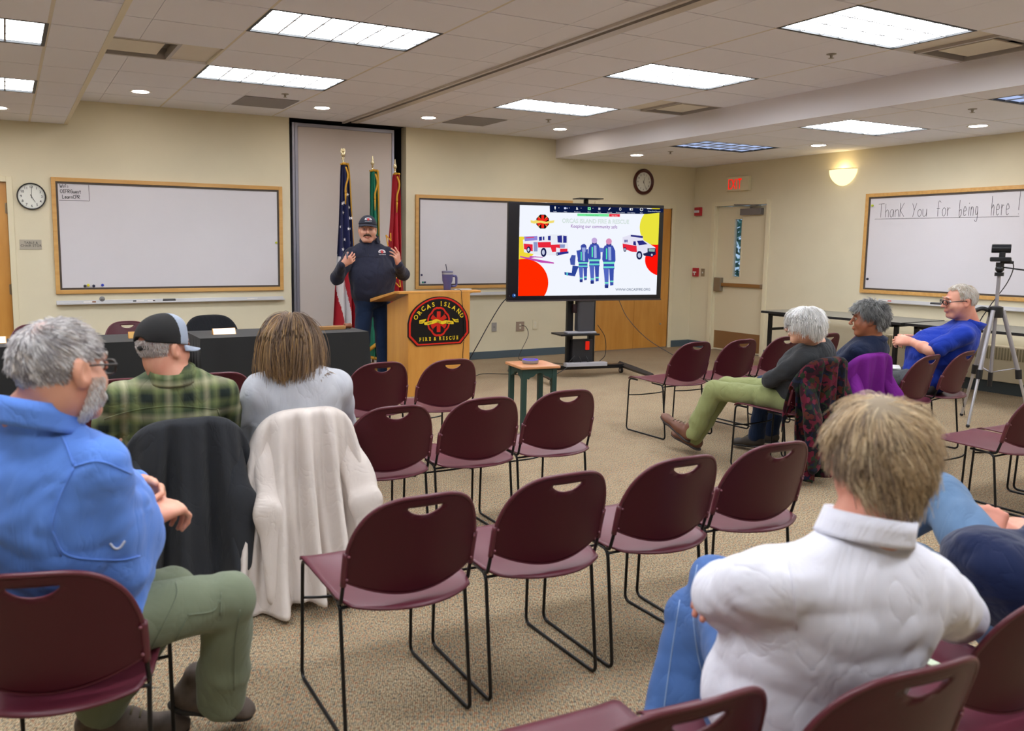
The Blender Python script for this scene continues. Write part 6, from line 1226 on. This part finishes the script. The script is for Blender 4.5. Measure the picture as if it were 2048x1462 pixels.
# ---- woman with long brown hair
J = dict(pel=(1.09, 3.56, .52), neck=(1.10, 3.40, .93), head=at(583, 684, 3.44), hf=(.42, .90, -.05), SL=(.925, 3.44, .865), SR=(1.275, 3.44, .86), EL=(.86, 3.58, .66), ER=(1.35, 3.58, .66), WL=(.95, 3.82, .60), WR=(1.24, 3.82, .60), KL=(.98, 4.0, .50), KR=(1.22, 4.0, .50), AL=(.98, 4.04, .12), AR=(1.22, 4.04, .12), TL=(.97, 4.2, .015), TR=(1.23, 4.2, .015))
v = figure('woman with shoulder-length brown hair in a light grey top, seen from behind', J, dict(skin=skin('skin_fair', 'd8a890'), shirt=cloth('grey_knit', 'bcbec4', 900, .12, .04), pants=cloth('blue_jeans', '3c5578'), shoes=M('plain_shoe'), cw=.185, cd=.14, bw=.20, bd=.165, bf=.02, pw=.20, aw=1.28, sw=1.12, fold=.005, ff=2.6, seed=9, hs=.96, hL=dict(d=(.7, .6, -.2), n=(0, .3, 1), t=(.3, .6, .2)), hR=dict(d=(-.7, .6, -.2), n=(0, .3, 1), t=(-.3, .6, .2))))
t, R, hc = v['t'], v['R'], v['hc']; L = two(hc, R); sh = R.T@(v['neck']-hc)
def push(p):
    o_ = np.array([sh[0], sh[1]+.03, sh[2]-.06]); e_ = np.array([.19, .10, .085]); q = (p-o_)/e_; l = np.linalg.norm(q, axis=1)[:, None]; return np.where(l > 1, p, o_+e_*q/l)
covl = lambda d: (d[2] > -.35 if d[1] < .2 else d[2] > .55 or (abs(d[0]) > .7 and d[2] > 0)); br = ['7b6452', '665040', '8d7258', 'a8865c', '5b493c', 'c09a66', '8a725c']
hb_ = hair_base(t, hc, R, '54443a', .010, ops=lambda S, L: (S.cone(L(0, -.035, .02), L(0, -.06, -.105), .075, .062, .04), S.cone(L(-.05, -.02, 0), L(-.058, -.03, -.10), .035, .03, .03), S.cone(L(.05, -.02, 0), L(.058, -.03, -.10), .035, .03, .03))) if False else None
S = SDF(.03); S.ell(L(0, -.012, .030), (.082, .102, .090), R, .01); S.cone(L(0, -.025, .0), L(0, -.045, -.105), .080, .070, .05); S.cone(L(-.05, -.01, -.02), L(-.06, -.02, -.105), .03, .028, .03); S.cone(L(.05, -.01, -.02), L(.06, -.02, -.105), .03, .028, .03); S.half(L(0, .05, .05), R@unit((0, 1, -.6)), .01); S.mesh('hair_base', M('hairbase_brown', '564638', .8), t, .006)
strands(t, hc, R, br, 9000, .24, covl, (0, .15, 1), .18, 1.6, (.086, .104, .096), rad=.0013, seed=12, swirl=.05, jit=.28, steps=12, extra=push, lenfn=lambda d: .72+.34*max(0, d[2]), clump=.9)
# ---- presenter
J = dict(pel=(3.36, 7.98, .97), neck=(3.335, 7.99, 1.54), head=at(735, 460, 7.95), hf=(-.36, -.92, -.06), hu=(.05, 0, 1), SL=(3.535, 7.96, 1.40), SR=(3.125, 7.99, 1.39), EL=(3.685, 7.93, 1.19), ER=(2.955, 7.93, 1.16), WL=at(797, 530, 7.70), WR=at(684, 530, 7.70), KL=(3.475, 7.98, .52), KR=(3.245, 7.98, .52), AL=(3.49, 8.0, .10), AR=(3.23, 8.0, .10), TL=(3.50, 7.79, .012), TR=(3.20, 7.79, .012), chest=(3.335, 7.98, 1.32))
J = {k: (x if k in ('hf', 'hu') else CC+(np.array(x, float)-CC)*1.030) for k, x in J.items()}
for k, z in (('AL', .10), ('AR', .10), ('TL', .012), ('TR', .012)): J[k][2] = z
nv_ = cloth('navy_pullover', '262838', 900, .1, .04, .1)
v = figure('man in a navy pullover and cap standing beside the lectern, both hands raised', J, dict(skin=skin('skin_present', 'cf9880', 'b0503c', .3), shirt=nv_, pants=cloth('dark_jeans', '1c2c48', 900), shoes=M('plain_shoe'), cw=.21, cd=.15, bw=.25, bd=.19, bf=.03, pw=.215, pd=.165, aw=1.12, lw=1.22, sw=1.05, ridge=.008, shirt_ell=(((0, .04, .17), (.245, .185, .19)), ((0, .02, .05), (.225, .17, .12))), fat=.008, nr=.072, fold=.006, ff=2.4, seed=21, mouth=.004, hs=1.12, ar=.062, hsd=.008, hb=.0042, jaw=1.15, cuffr=1.1,
  hL=dict(d=(-.35, -.35, .85), n=(.5, -.75, -.1), t=(.75, .0, .5), curl=(20, 25, 15), curls=((10, 15, 10), (22, 25, 15), (28, 32, 15), (34, 36, 20)), thumb=50, s=1.02), hR=dict(d=(.72, -.35, .50), n=(-.45, -.75, -.35), t=(-.35, .1, .9), curl=(30, 35, 20), thumb=35, s=1.02)))
t, R, hc = v['t'], v['R'], v['hc']; L = two(hc, R); collar(t, v['neck']+(0, 0, .0), v['up'], v['fw'], nv_, .084, .045, .018, .42)
navy_cap = M('cap_navy', '2c303e', .8, bump=.2, bscale=500); c = cap(t, hc, R, navy_cap, navy_cap, 1, None, .013, -.12, .050, s=1.12, bl=.055)
m = MB(); o_ = L(0, .124, .085); ax_, ay_ = -R[:, 0], unit(R[:, 2]-R[:, 1]*.25)
def logo(o_, ax_, ay_, s, parent):
    n_ = np.cross(ax_, ay_); m = MB(); m.add([o_+ax_*s*math.cos(a)*1.15+ay_*s*math.sin(a)*.75 for a in np.linspace(0, math.pi, 18)]+[o_+ax_*s*math.cos(a)*.85+ay_*s*math.sin(a)*.48 for a in np.linspace(0, math.pi, 18)], [(i, i+1, 18+i+1, 18+i) for i in range(17)])
    m.add([o_-ax_*s*1.15-ay_*s*.12, o_+ax_*s*1.15-ay_*s*.12, o_+ax_*s*1.1+ay_*s*.12, o_-ax_*s*1.1+ay_*s*.12], [(0, 1, 2, 3)]); txt(m, 'FIRE & RESCUE', o_-ay_*s*.75, ax_, ay_, s*.34, .001); m.build('logo_white', M('logo_white', 'd8d4d8', .7), parent)
    m = MB()
    for k in range(3): a = math.pi/3*k; d_ = ax_*math.sin(a)+ay_*math.cos(a); e_ = ax_*math.cos(a)-ay_*math.sin(a); q = o_+ay_*s*.1+n_*.0012; m.add([q-d_*s*.45-e_*s*.12, q-d_*s*.45+e_*s*.12, q+d_*s*.45+e_*s*.12, q+d_*s*.45-e_*s*.12], [(0, 1, 2, 3)])
    m.build('logo_red', M('logo_red', 'c8302c', .6), parent)
logo(L(0, .134, .112), -R[:, 0], unit(R[:, 2]-R[:, 1]*.42), .032, c)
for q in (-1, 1): pass
strands(t, hc, R, ['7a6a5c', '948474', '5f5044'], 900, .010, lambda d: d[2] < .25 and d[2] > -.35 and d[1] < .2 and abs(d[0]) > .3, (0, 0, 1), .4, .3, (.090, .108, .098), rad=.0012, seed=15)
face_parts(t, hc, R, 1.12, brow=True, browc='6a5040'); L = lambda x, y, z, L1=two(hc, R): L1(x*1.1, y*1.1, z*1.1); m = MB(); m.tube([L(-.038, .092, -.060), L(-.028, .102, -.047), L(-.010, .112, -.041), L(0, .114, -.042), L(.010, .112, -.041), L(.028, .102, -.047), L(.038, .092, -.060)], [.004, .008, .010, .010, .010, .008, .004], 10, flat=.9); m.build('moustache', M('moustache_brown', '4a3628', .85, bump=.5, bscale=600), t, smooth=True)
m = MB(); m.tube([L(-.020, .100, -.064), L(0, .108, -.068), L(.020, .100, -.064)], [.002, .0045, .002], 8); m.build('lip', M('lip_pink', 'b8685c', .5), t, smooth=True)
q = surf(v['shirt'], 763, 505, .010); logo(q, unit((1., .18, 0)), unit((0, .30, 1.)), .040, v['shirt']) if q is not None else None
m = MB()
for py in (491, 500, 509):
    q = surf(v['shirt'], 736, py, .001)
    if q is not None: m.ball(q, .006, 10)
m.build('buttons', M('button_dark', '0c0c10', .4), v['shirt'], smooth=True)
m = MB(); w_ = v['WL']; d_ = unit(v['WL']-v['EL']); a, b_, _ = frame(d_); P = [w_+d_*.006+(a*math.cos(k)+b_*math.sin(k))*.033 for k in np.linspace(0, 6.28, 24, endpoint=False)]; m.tube(P, .005, 8, closed=True); m.build('wristwatch', blk, t, smooth=True)
pt = thing('pointer', 'small dark clicker in the raised hand of the standing man', 'clicker', v['WR']); m = MB(); p0 = v['WR']+unit((.72, -.35, .50))*.07+np.array([-.0, -.0, -.0]); m.tube([p0-(0, 0, .02), p0+(-.02, -.02, .09)], .008, 10); m.build('stick', M('pointer_grey', '5a5a66', .3), pt, smooth=True)
seam(v, 'shirt', [[(700, 514), (735, 513), (785, 515)], [(737, 490), (737, 513)]], nv_, .003)
# ---- white-haired woman
F5 = unit((-.34, .94, 0)); R5 = unit((.94, .34, 0)); B5 = np.array([4.57, 3.77, 0]); Q = lambda x, y, z: B5+R5*x+F5*y+np.array([0, 0, z])
J = dict(pel=(4.64, 3.74, .51), neck=(4.61, 3.595, .87), chest=(4.65, 3.63, .72), head=at(1609, 652, 3.58), hf=(-.50, .86, -.06), hu=(0, -.05, 1), SL=(4.48, 3.56, .79), SR=(4.79, 3.67, .785), EL=(4.42, 3.77, .625), ER=(4.74, 3.90, .63), WL=at(1542, 768, 3.98), WR=at(1546, 766, 4.06), KL=Q(-.10, .45, .50), KR=Q(.08, .44, .51), AL=Q(-.10, .60, .17), AR=Q(.02, .64, .11), HL=Q(-.11, .62, .10), TL=Q(-.12, .84, .26), HR=Q(.03, .60, .02), TR=Q(.04, .83, .10))
v = figure('white-haired woman in a charcoal sweatshirt and olive trousers, ankles crossed', J, dict(skin=skin('skin_fair', 'd8a890'), shirt=cloth('charcoal_sweat', '333538', 900, .1), pants=cloth('moss_trousers', '8a9060', 700, .2), shoes=M('brown_leather', '6e4634', .5), sole=M('brown_sole', '3c3434', .7), cw=.165, cd=.115, bw=.175, bd=.14, bf=.03, pw=.175, aw=1.0, fold=.005, ridge=.009, nr=.05, seed=31, hs=.97, lw=1.0, loose=1.1, suL=Q(0, -.6, .8)-B5, suR=Q(0, -.2, 1)-B5,
  hL=dict(d=F5*.5+R5*.5+(0, 0, -.1), n=(0, 0, 1), t=F5, curl=(30, 40, 25)), hR=dict(d=F5*.6-R5*.3+(0, 0, -.1), n=(0, 0, 1), t=-R5, curl=(30, 40, 25))))
t, R, hc = v['t'], v['R'], v['hc']
covb = lambda d: (d[2] > -.42 if d[1] < .1 else d[2] > .48-.3*(abs(d[0]) > .6)) and not (abs(d[0]) > .8 and -.35 < d[1] < .15 and d[2] < -.08)
wp = ['f2f0ec', 'fbf9f6', 'e6e4e0', 'ffffff', 'dad8d4']; hair_base(t, hc, R, 'dedad6', .010); strands(t, hc, R, wp, 6000, .085, covb, (0, -.1, 1), .30, .55, (.081, .101, .094), rad=.0014, seed=33, swirl=.15, jit=.2, steps=8, clump=.5)
glasses(t, hc, R, .97, '1c1418', .024, .016, .0024); face_parts(t, hc, R, .97, brow=True, browc='b8b0a8')
# ---- grey-haired woman in navy
B6 = np.array([5.05, 3.78, 0]); F6 = unit((-.22, .97, 0)); R6 = unit((.97, .22, 0)); Q = lambda x, y, z: B6+R6*x+F6*y+np.array([0, 0, z])
J = dict(pel=(5.11, 3.76, .51), neck=(5.135, 3.57, .885), chest=(5.13, 3.62, .73), head=at(1737, 640, 3.57), hf=(-.62, .78, -.05), SL=(4.985, 3.55, .80), SR=(5.30, 3.62, .80), EL=(4.93, 3.74, .62), ER=(5.36, 3.80, .62), WL=Q(-.06, .30, .58), WR=Q(.12, .30, .58), KL=Q(-.11, .44, .50), KR=Q(.11, .44, .50), AL=Q(-.11, .48, .11), AR=Q(.11, .48, .11), TL=Q(-.12, .66, .015), TR=Q(.12, .66, .015))
nf = cloth('navy_fleece', '18223c', 600, .25, .05, .1)
v = figure('woman with short grey hair in a navy fleece, in profile beside the white-haired woman', J, dict(skin=skin('skin_tan', 'a86a4a', '8a4630', .3), shirt=nf, pants=cloth('dark_jeans'), shoes=M('plain_shoe'), cw=.16, cd=.115, bw=.165, bd=.13, pw=.165, aw=1.0, fold=.005, seed=41, hs=.97, hL=dict(d=F6, n=(0, 0, 1), t=R6), hR=dict(d=F6, n=(0, 0, 1), t=-R6)))
t, R, hc = v['t'], v['R'], v['hc']; collar(t, v['neck']+(0, 0, -.01), v['up'], v['fw'], nf, .068, .04, .004, .3)
covg = lambda d: (d[2] > -.60 if d[1] < -.15 else d[2] > .0+.75*max(0, d[1]-.2)) and not (d[1] > .55 and d[2] < .55) and not (abs(d[0]) > .75 and d[2] < .05 and -.35 < d[1] < .3)
hair_base(t, hc, R, '5c5c5c', .008); strands(t, hc, R, ['8c8c8a', '6c6c6c', 'a4a4a2', '565658', '7c7a78'], 6000, .050, covg, (0, -.3, .95), .55, .15, (.083, .103, .096), rad=.0012, seed=43, swirl=.4, jit=.3, clump=.8); face_parts(t, hc, R, .97, brow=True, browc='3a3430', lip=M('lid_tan', '8a5238', .6), white='a89888')
# ---- man in royal blue
B7 = np.array([5.99, 3.75, 0]); F7 = unit((-.62, .78, 0)); R7 = unit((.78, .62, 0)); Q = lambda x, y, z: B7+R7*x+F7*y+np.array([0, 0, z])
J = dict(pel=(6.03, 3.75, .53), neck=at(1936, 640, 3.54), chest=(6.12, 3.60, .78), head=at(1920, 603, 3.56), hf=(-.80, .60, -.12), hu=(-.05, 0, 1), SL=(5.97, 3.44, .89), SR=(6.32, 3.64, .90), EL=at(1862, 702, 3.58), ER=(6.32, 3.84, .75), WL=at(1824, 684, 3.78), WR=at(1830, 678, 3.90), KL=Q(-.14, .46, .50), KR=Q(.12, .46, .50), AL=Q(-.14, .44, .11), AR=Q(.12, .48, .11), TL=Q(-.15, .62, .015), TR=Q(.12, .68, .015))
J['neck'] = J['neck']-np.array([0, 0, .03]); rb = cloth('royal_blue_shirt', '1a369c', 900, .15, .04, .1)
v = figure('man with glasses in a royal blue short-sleeved shirt, looking down at his hands', J, dict(skin=skin('skin_pinkish', 'd89c84', 'b8503c', .4), shirt=rb, pants=cloth('grey_trousers'), shoes=M('sneaker_dark', '2a2c34', .6), sole=M('sneaker_sole', 'b8b8b8', .6), sleeve='short', cw=.19, cd=.14, bw=.21, bd=.18, bf=.06, pw=.19, pd=.16, aw=1.02, ar=.058, sw=1.02, ridge=.009, fat=.006, nr=.068, fold=.007, seed=51, hs=1.04,
  hL=dict(d=F7*.8+R7*.35+(0, 0, .05), n=-R7*.8+np.array([0, 0, .5]), t=(0, 0, 1), curl=(40, 50, 30)), hR=dict(d=F7*.8-R7*.3, n=R7*.7+np.array([0, 0, .5]), t=(0, 0, 1), curl=(40, 50, 30))))
t, R, hc = v['t'], v['R'], v['hc']; collar(t, v['neck']+(0, 0, .0), v['up'], v['fw'], rb, .080, .042, .004)
hair_base(t, hc, R, 'a8a090', .002); strands(t, hc, R, ['dcd4ca', 'c8bcae', 'ece8e0', 'b8a890'], 5500, .022, lambda d: covg(d) and not (d[1] > .35 and d[2] < .75), (0, -.4, .9), .45, .15, (.080, .100, .092), rad=.0011, seed=53, swirl=.3); glasses(t, hc, R, 1.04, '101014', .026, .016, .003); face_parts(t, hc, R, 1.04, brow=True, browc='a89888')
# ---- blond man in the white shirt
J = dict(pel=(1.43, 1.12, .52), neck=(1.43, .985, .925), head=at(1760, 920, .985), hf=(.62, .80, -.06), hu=(-.03, 0, 1), SL=(1.24, 1.035, .85), SR=(1.60, .95, .795), EL=(1.275, 1.17, .77), ER=at(1912, 1225, 1.02), WL=(1.43, 1.28, .70), WR=(1.40, 1.22, .765), KL=(1.64, 1.54, .59), KR=(1.60, 1.58, .49), AL=(1.47, 1.46, .20), AR=(1.38, 1.50, .10), TL=(1.43, 1.70, .06), TR=(1.33, 1.72, .015), chest=(1.44, 1.01, .73))
ws = cloth('white_shirt', 'e4e4ee', 900, .2, .01, .1)
v = figure('blond-grey haired man in a white shirt and jeans, seen from behind in the right foreground', J, dict(skin=skin('skin_pinkish', 'd89c84'), shirt=ws, pants=cloth('mid_jeans', '46669c', 900, .25, .15), shoes=M('brown_leather'), cw=.185, cd=.12, bw=.185, bd=.14, pw=.20, pd=.16, aw=1.08, ar=.062, sw=1.0, nr=.058, fold=.004, ff=2.8, ridge=.010, seed=61, hs=1.03, hsd=.006, hb=.004, hL=dict(d=(.8, .3, -.1), n=(0, .7, .6), t=(0, .2, 1)), hR=dict(d=(-.95, -.1, .02), n=(-.1, .2, 1), t=(.1, -1, .2), curl=(15, 25, 20), thumb=20)))
t, R, hc = v['t'], v['R'], v['hc']; L = two(hc, R); collar(t, v['neck']+(0, -.004, .01), v['up'], v['fw']*.5+R[:, 1]*.5, ws, .066, .040, .010, tilt=.32)
bp_ = ['bfa582', 'a28a70', 'd6be98', 'e6d2ae', '8c7866', 'c6ac86', '988470']; covm = lambda d: (d[2] > -.74 if d[1] < -.1 else d[2] > .05+.6*max(0, d[1])) and not (abs(d[0]) > .82 and d[2] < -.05 and d[1] > -.25) and not (d[1] > .6 and d[2] < .55)
hair_base(t, hc, R, '85755f', .010); strands(t, hc, R, bp_, 15000, .065, covm, (-.15, -.25, .95), .22, .30, (.078, .098, .092), rad=.00085, seed=63, swirl=.38, jit=.20, steps=9, clump=1.2, lenfn=lambda d: 1.35 if d[2] < -.2 else 1)
seam(v, 'shirt', [[(1572, 1105), (1588, 1180), (1592, 1258)]], ws, .002)
seam(v, 'pants', [[(1395, 1130), (1385, 1200), (1400, 1330), (1440, 1440)], [(1360, 1200), (1340, 1330), (1325, 1440)]], cloth('jean_stitch', '8fa4c4'), .0015)
# ---- man in the navy sweatshirt at the right edge
J = dict(pel=(2.30, 1.10, .53), neck=(2.60, .95, .90), head=(2.74, .95, 1.08), hf=(.3, .95, -.05), SL=(2.40, .98, .74), SR=(2.76, .92, .80), EL=(2.16, 1.13, .64), ER=(2.72, 1.10, .65), WL=at(1976, 1085, 1.30), WR=at(2060, 1056, 1.33), KL=at(1884, 995, 1.42), KR=(2.45, 1.58, .52), AL=(2.2, 1.85, .30), AR=(2.4, 1.66, .11), TL=(2.1, 2.05, .30), TR=(2.42, 1.84, .015))
v = figure('man in a navy sweatshirt and faded jeans cut off by the right edge, hands folded', J, dict(skin=skin('skin_pinkish', 'd89c84'), shirt=cloth('navy_sweatshirt', '111d40', 700, .2, .04, .2), pants=cloth('faded_jeans', '5d7897', 900, .2, .1), shoes=M('hiking_shoe'), cw=.155, cd=.11, bw=.16, bd=.13, pw=.18, pd=.15, aw=1.02, ar=.054, fold=.005, seed=71, shirt_ell=(((-.14, .04, .02), (.17, .16, .11)),), hb=.0038, hsd=.006,
  hL=dict(d=(.55, .25, .70), n=(-.65, -.35, .6), t=(-.3, .85, .4), curl=(55, 50, 30), thumb=25, s=1.0, spread=8), hR=dict(d=(-.85, .1, .15), n=(.1, -.3, 1), t=(-.1, .8, .1), curl=(25, 40, 30), thumb=25, spread=8)))
t, R, hc = v['t'], v['R'], v['hc']; hair_base(t, hc, R, '5a4c40', .006); face_parts(t, hc, R, 1.)
# ------------------------------------------------------------------ coats over chair backs
def coat(x, y, th, label, mats, zb, wt=.25, wb=.36, folds=5, amp=.03, seed=1, sleeves=(-.22, .2), front=.3, name='jacket', cat='jacket', slw=.06, flare=.1, cells=None, slen=.45):
    a = math.radians(th); f = np.array([math.cos(a), math.sin(a), 0]); r = np.array([f[1], -f[0], 0]); b = np.array([x, y, 0]); rs = np.random.RandomState(seed); ph = rs.rand(8)*6.28
    G = lambda p: b+r*p[0]+f*p[1]+np.array([0, 0, p[2]]); t = thing(name, label, cat, b-f*.3)
    zt = lambda u: .50+.285*(1-min(1, abs(u)/1.03)**3.6)**.42
    yp = lambda u, z: -.205-.085*(max(0, z-.45)/.32)**1.3-.045*(1-min(1, abs(u))**2)
    def fn(u, v_):
        u = 2*u-1; s = (v_-.28)/.72; zt_ = zt(u)
        if s < 0: q = -s/.28*.72; z = zt_+.012-front*q; return G((u*wt*.94, yp(u, z)+.018, z))
        if s < .04: q = s/.04; return G((u*wt*(.94+.06*q), yp(u, zt_)+.018-.044*q, zt_+.012+.008*math.sin(math.pi*q)))
        s = (s-.04)/.96; z = zt_+.012-(zt_+.012-zb-.03*math.sin(3*u+ph[0]))*s; w = wt+(wb-wt)*s**.8; yb = yp(u, max(z, .52))
        y_ = min(yb, yp(u, zt_)*.5+yb*.5)-.026-flare*s+amp*(s**.5)*(math.sin(folds*u*3+ph[1]+1.2*s)+.5*math.sin(folds*1.9*u*3+ph[2])-.8)-.010*math.sin(9*s+4*u+ph[3])*s
        return G((u*w+.02*s*math.sin(5*u+ph[4]), y_, z))
    m = MB(); m.grid(fn, 81, 70); o = m.build('coat_body', mats[0], t, smooth=True, solid=.008)
    for k, sx in enumerate(sleeves):
        S = SDF(.02); p0 = G((sx*.9, -.30, .70-.06*abs(sx)/.2)); p1 = G((sx*1.15, -.37-flare*.5, .70-slen*.55)); p2 = G((sx*1.2+.02*(-1)**k, -.38-flare*.7, .70-slen-.06)); S.cone(p0, p1, slw, slw*.92, .02, n=f, sc=.45); S.cone(p1, p2, slw*.92, slw*.72, .02, n=f, sc=.5); S.noise(.006, 5., seed+k, (1, 1, .4)); S.mesh('sleeve', mats[0], t, .006)
    return t, G, fn
djm = cloth('dark_jacket', '2e3034', 500, .2, .1, .1)
t, G, fn = coat(.60, 3.60, 90, 'dark charcoal jacket with a zip hanging over the plaid man\'s chair', [djm], .20, .25, .31, 4, .042, 3, (-.17, .16), name='jacket', flare=.06, slw=.065, slen=.42)
m = MB(); m.tube([np.array(fn(.985, v_))+(0, -.012, 0) for v_ in np.linspace(.34, 1, 24)], .004, 6); e = np.array(fn(.985, 1.)); m.tube([e, e+(0, -.01, -.03)], .006, 6); m.build('zip', blk, t, smooth=True)
t, G, fn = coat(1.08, 3.60, 90, 'long cream coat hanging to the carpet over the long-haired woman\'s chair', [cloth('cream_coat', 'd4cac2', 500, .12, .02, .1)], .03, .235, .34, 5, .055, 5, (-.17, .19), name='coat', cat='coat', flare=.16, slw=.07, slen=.55)
tf = NT('floral_velvet'); vv = tf.coord(); vo = tf.new('ShaderNodeTexVoronoi'); vo.inputs['Scale'].default_value = 36; nd = tf.new('ShaderNodeMix', data_type='RGBA'); ns = tf.new('ShaderNodeTexNoise'); ns.inputs['Scale'].default_value = 18; tf.link(vv, ns.inputs['Vector']); nd.inputs[0].default_value = .08; tf.link(vv, nd.inputs[6]); tf.link(ns.outputs['Color'], nd.inputs[7]); tf.link(nd.outputs[2], vo.inputs['Vector'])
sp_ = tf.new('ShaderNodeSeparateColor'); tf.link(vo.outputs['Color'], sp_.inputs[0]); c1 = tf.ramp(sp_.outputs[0], [(0, '121218'), (.22, '300f1a'), (.36, '541626'), (.5, '1a2618'), (.62, '482018'), (.74, '16192c'), (.86, '222e1e'), (.95, '601c30')], 'CONSTANT'); ed = tf.ramp(vo.outputs['Distance'], [(0, '000000'), (.045, '000000'), (.06, 'ffffff')]); tf.link(tf.mix(ed, c1, '14131a') if False else c1, tf.b.inputs['Base Color']); tf.b.inputs['Roughness'].default_value = .85; tf.b.inputs['Sheen Weight'].default_value = .05; tf.b.inputs['Specular IOR Level'].default_value = .15
coat(4.55, 3.78, 93, 'dark floral jacket in reds and greens hanging over the white-haired woman\'s chair', [tf.m], .06, .25, .27, 4, .035, 7, (-.18, .16), name='jacket', flare=.03, slw=.075, slen=.50)
coat(5.02, 3.80, 92, 'bright purple jacket hanging over the grey-haired woman\'s chair', [cloth('purple_jacket', '6c1c7c', 500, .1, .05, 0, wr=.2)], .24, .25, .27, 4, .03, 9, (-.18, .17), name='jacket', flare=.04, slen=.38)
coat(1.73, 7.84, 270, 'black jacket draped over a chair behind the black table', [cloth('black_jacket', '17181c', 500, .15, .05, .1)], .35, .26, .30, 3, .02, 11, (-.18, .17), name='jacket', flare=.03, slen=.3)

p = onplane(1786, 752, (0, 0, .62), ZW); m = MB(); m.box((5.86, 3.98, .60), (.20, .26, .012), np.array([[.8, -.6, 0], [.6, .8, 0], [0, 0, 1.]])); tag(m.build('paper_pad', M('paper_white', 'dcdcd8', .7), bevel=.002), 'white paper pad on the lap of the man in royal blue', 'paper')
p = onplane(1884, 1338, (0, 0, .452), ZW); m = MB(); m.box((p[0], p[1], .456), (.03, .09, .003)); tag(m.build('leaflet', M('leaflet_green', 'ccd8bc', .6)), 'small white and green leaflet on the seat between the two right foreground chairs', 'paper')
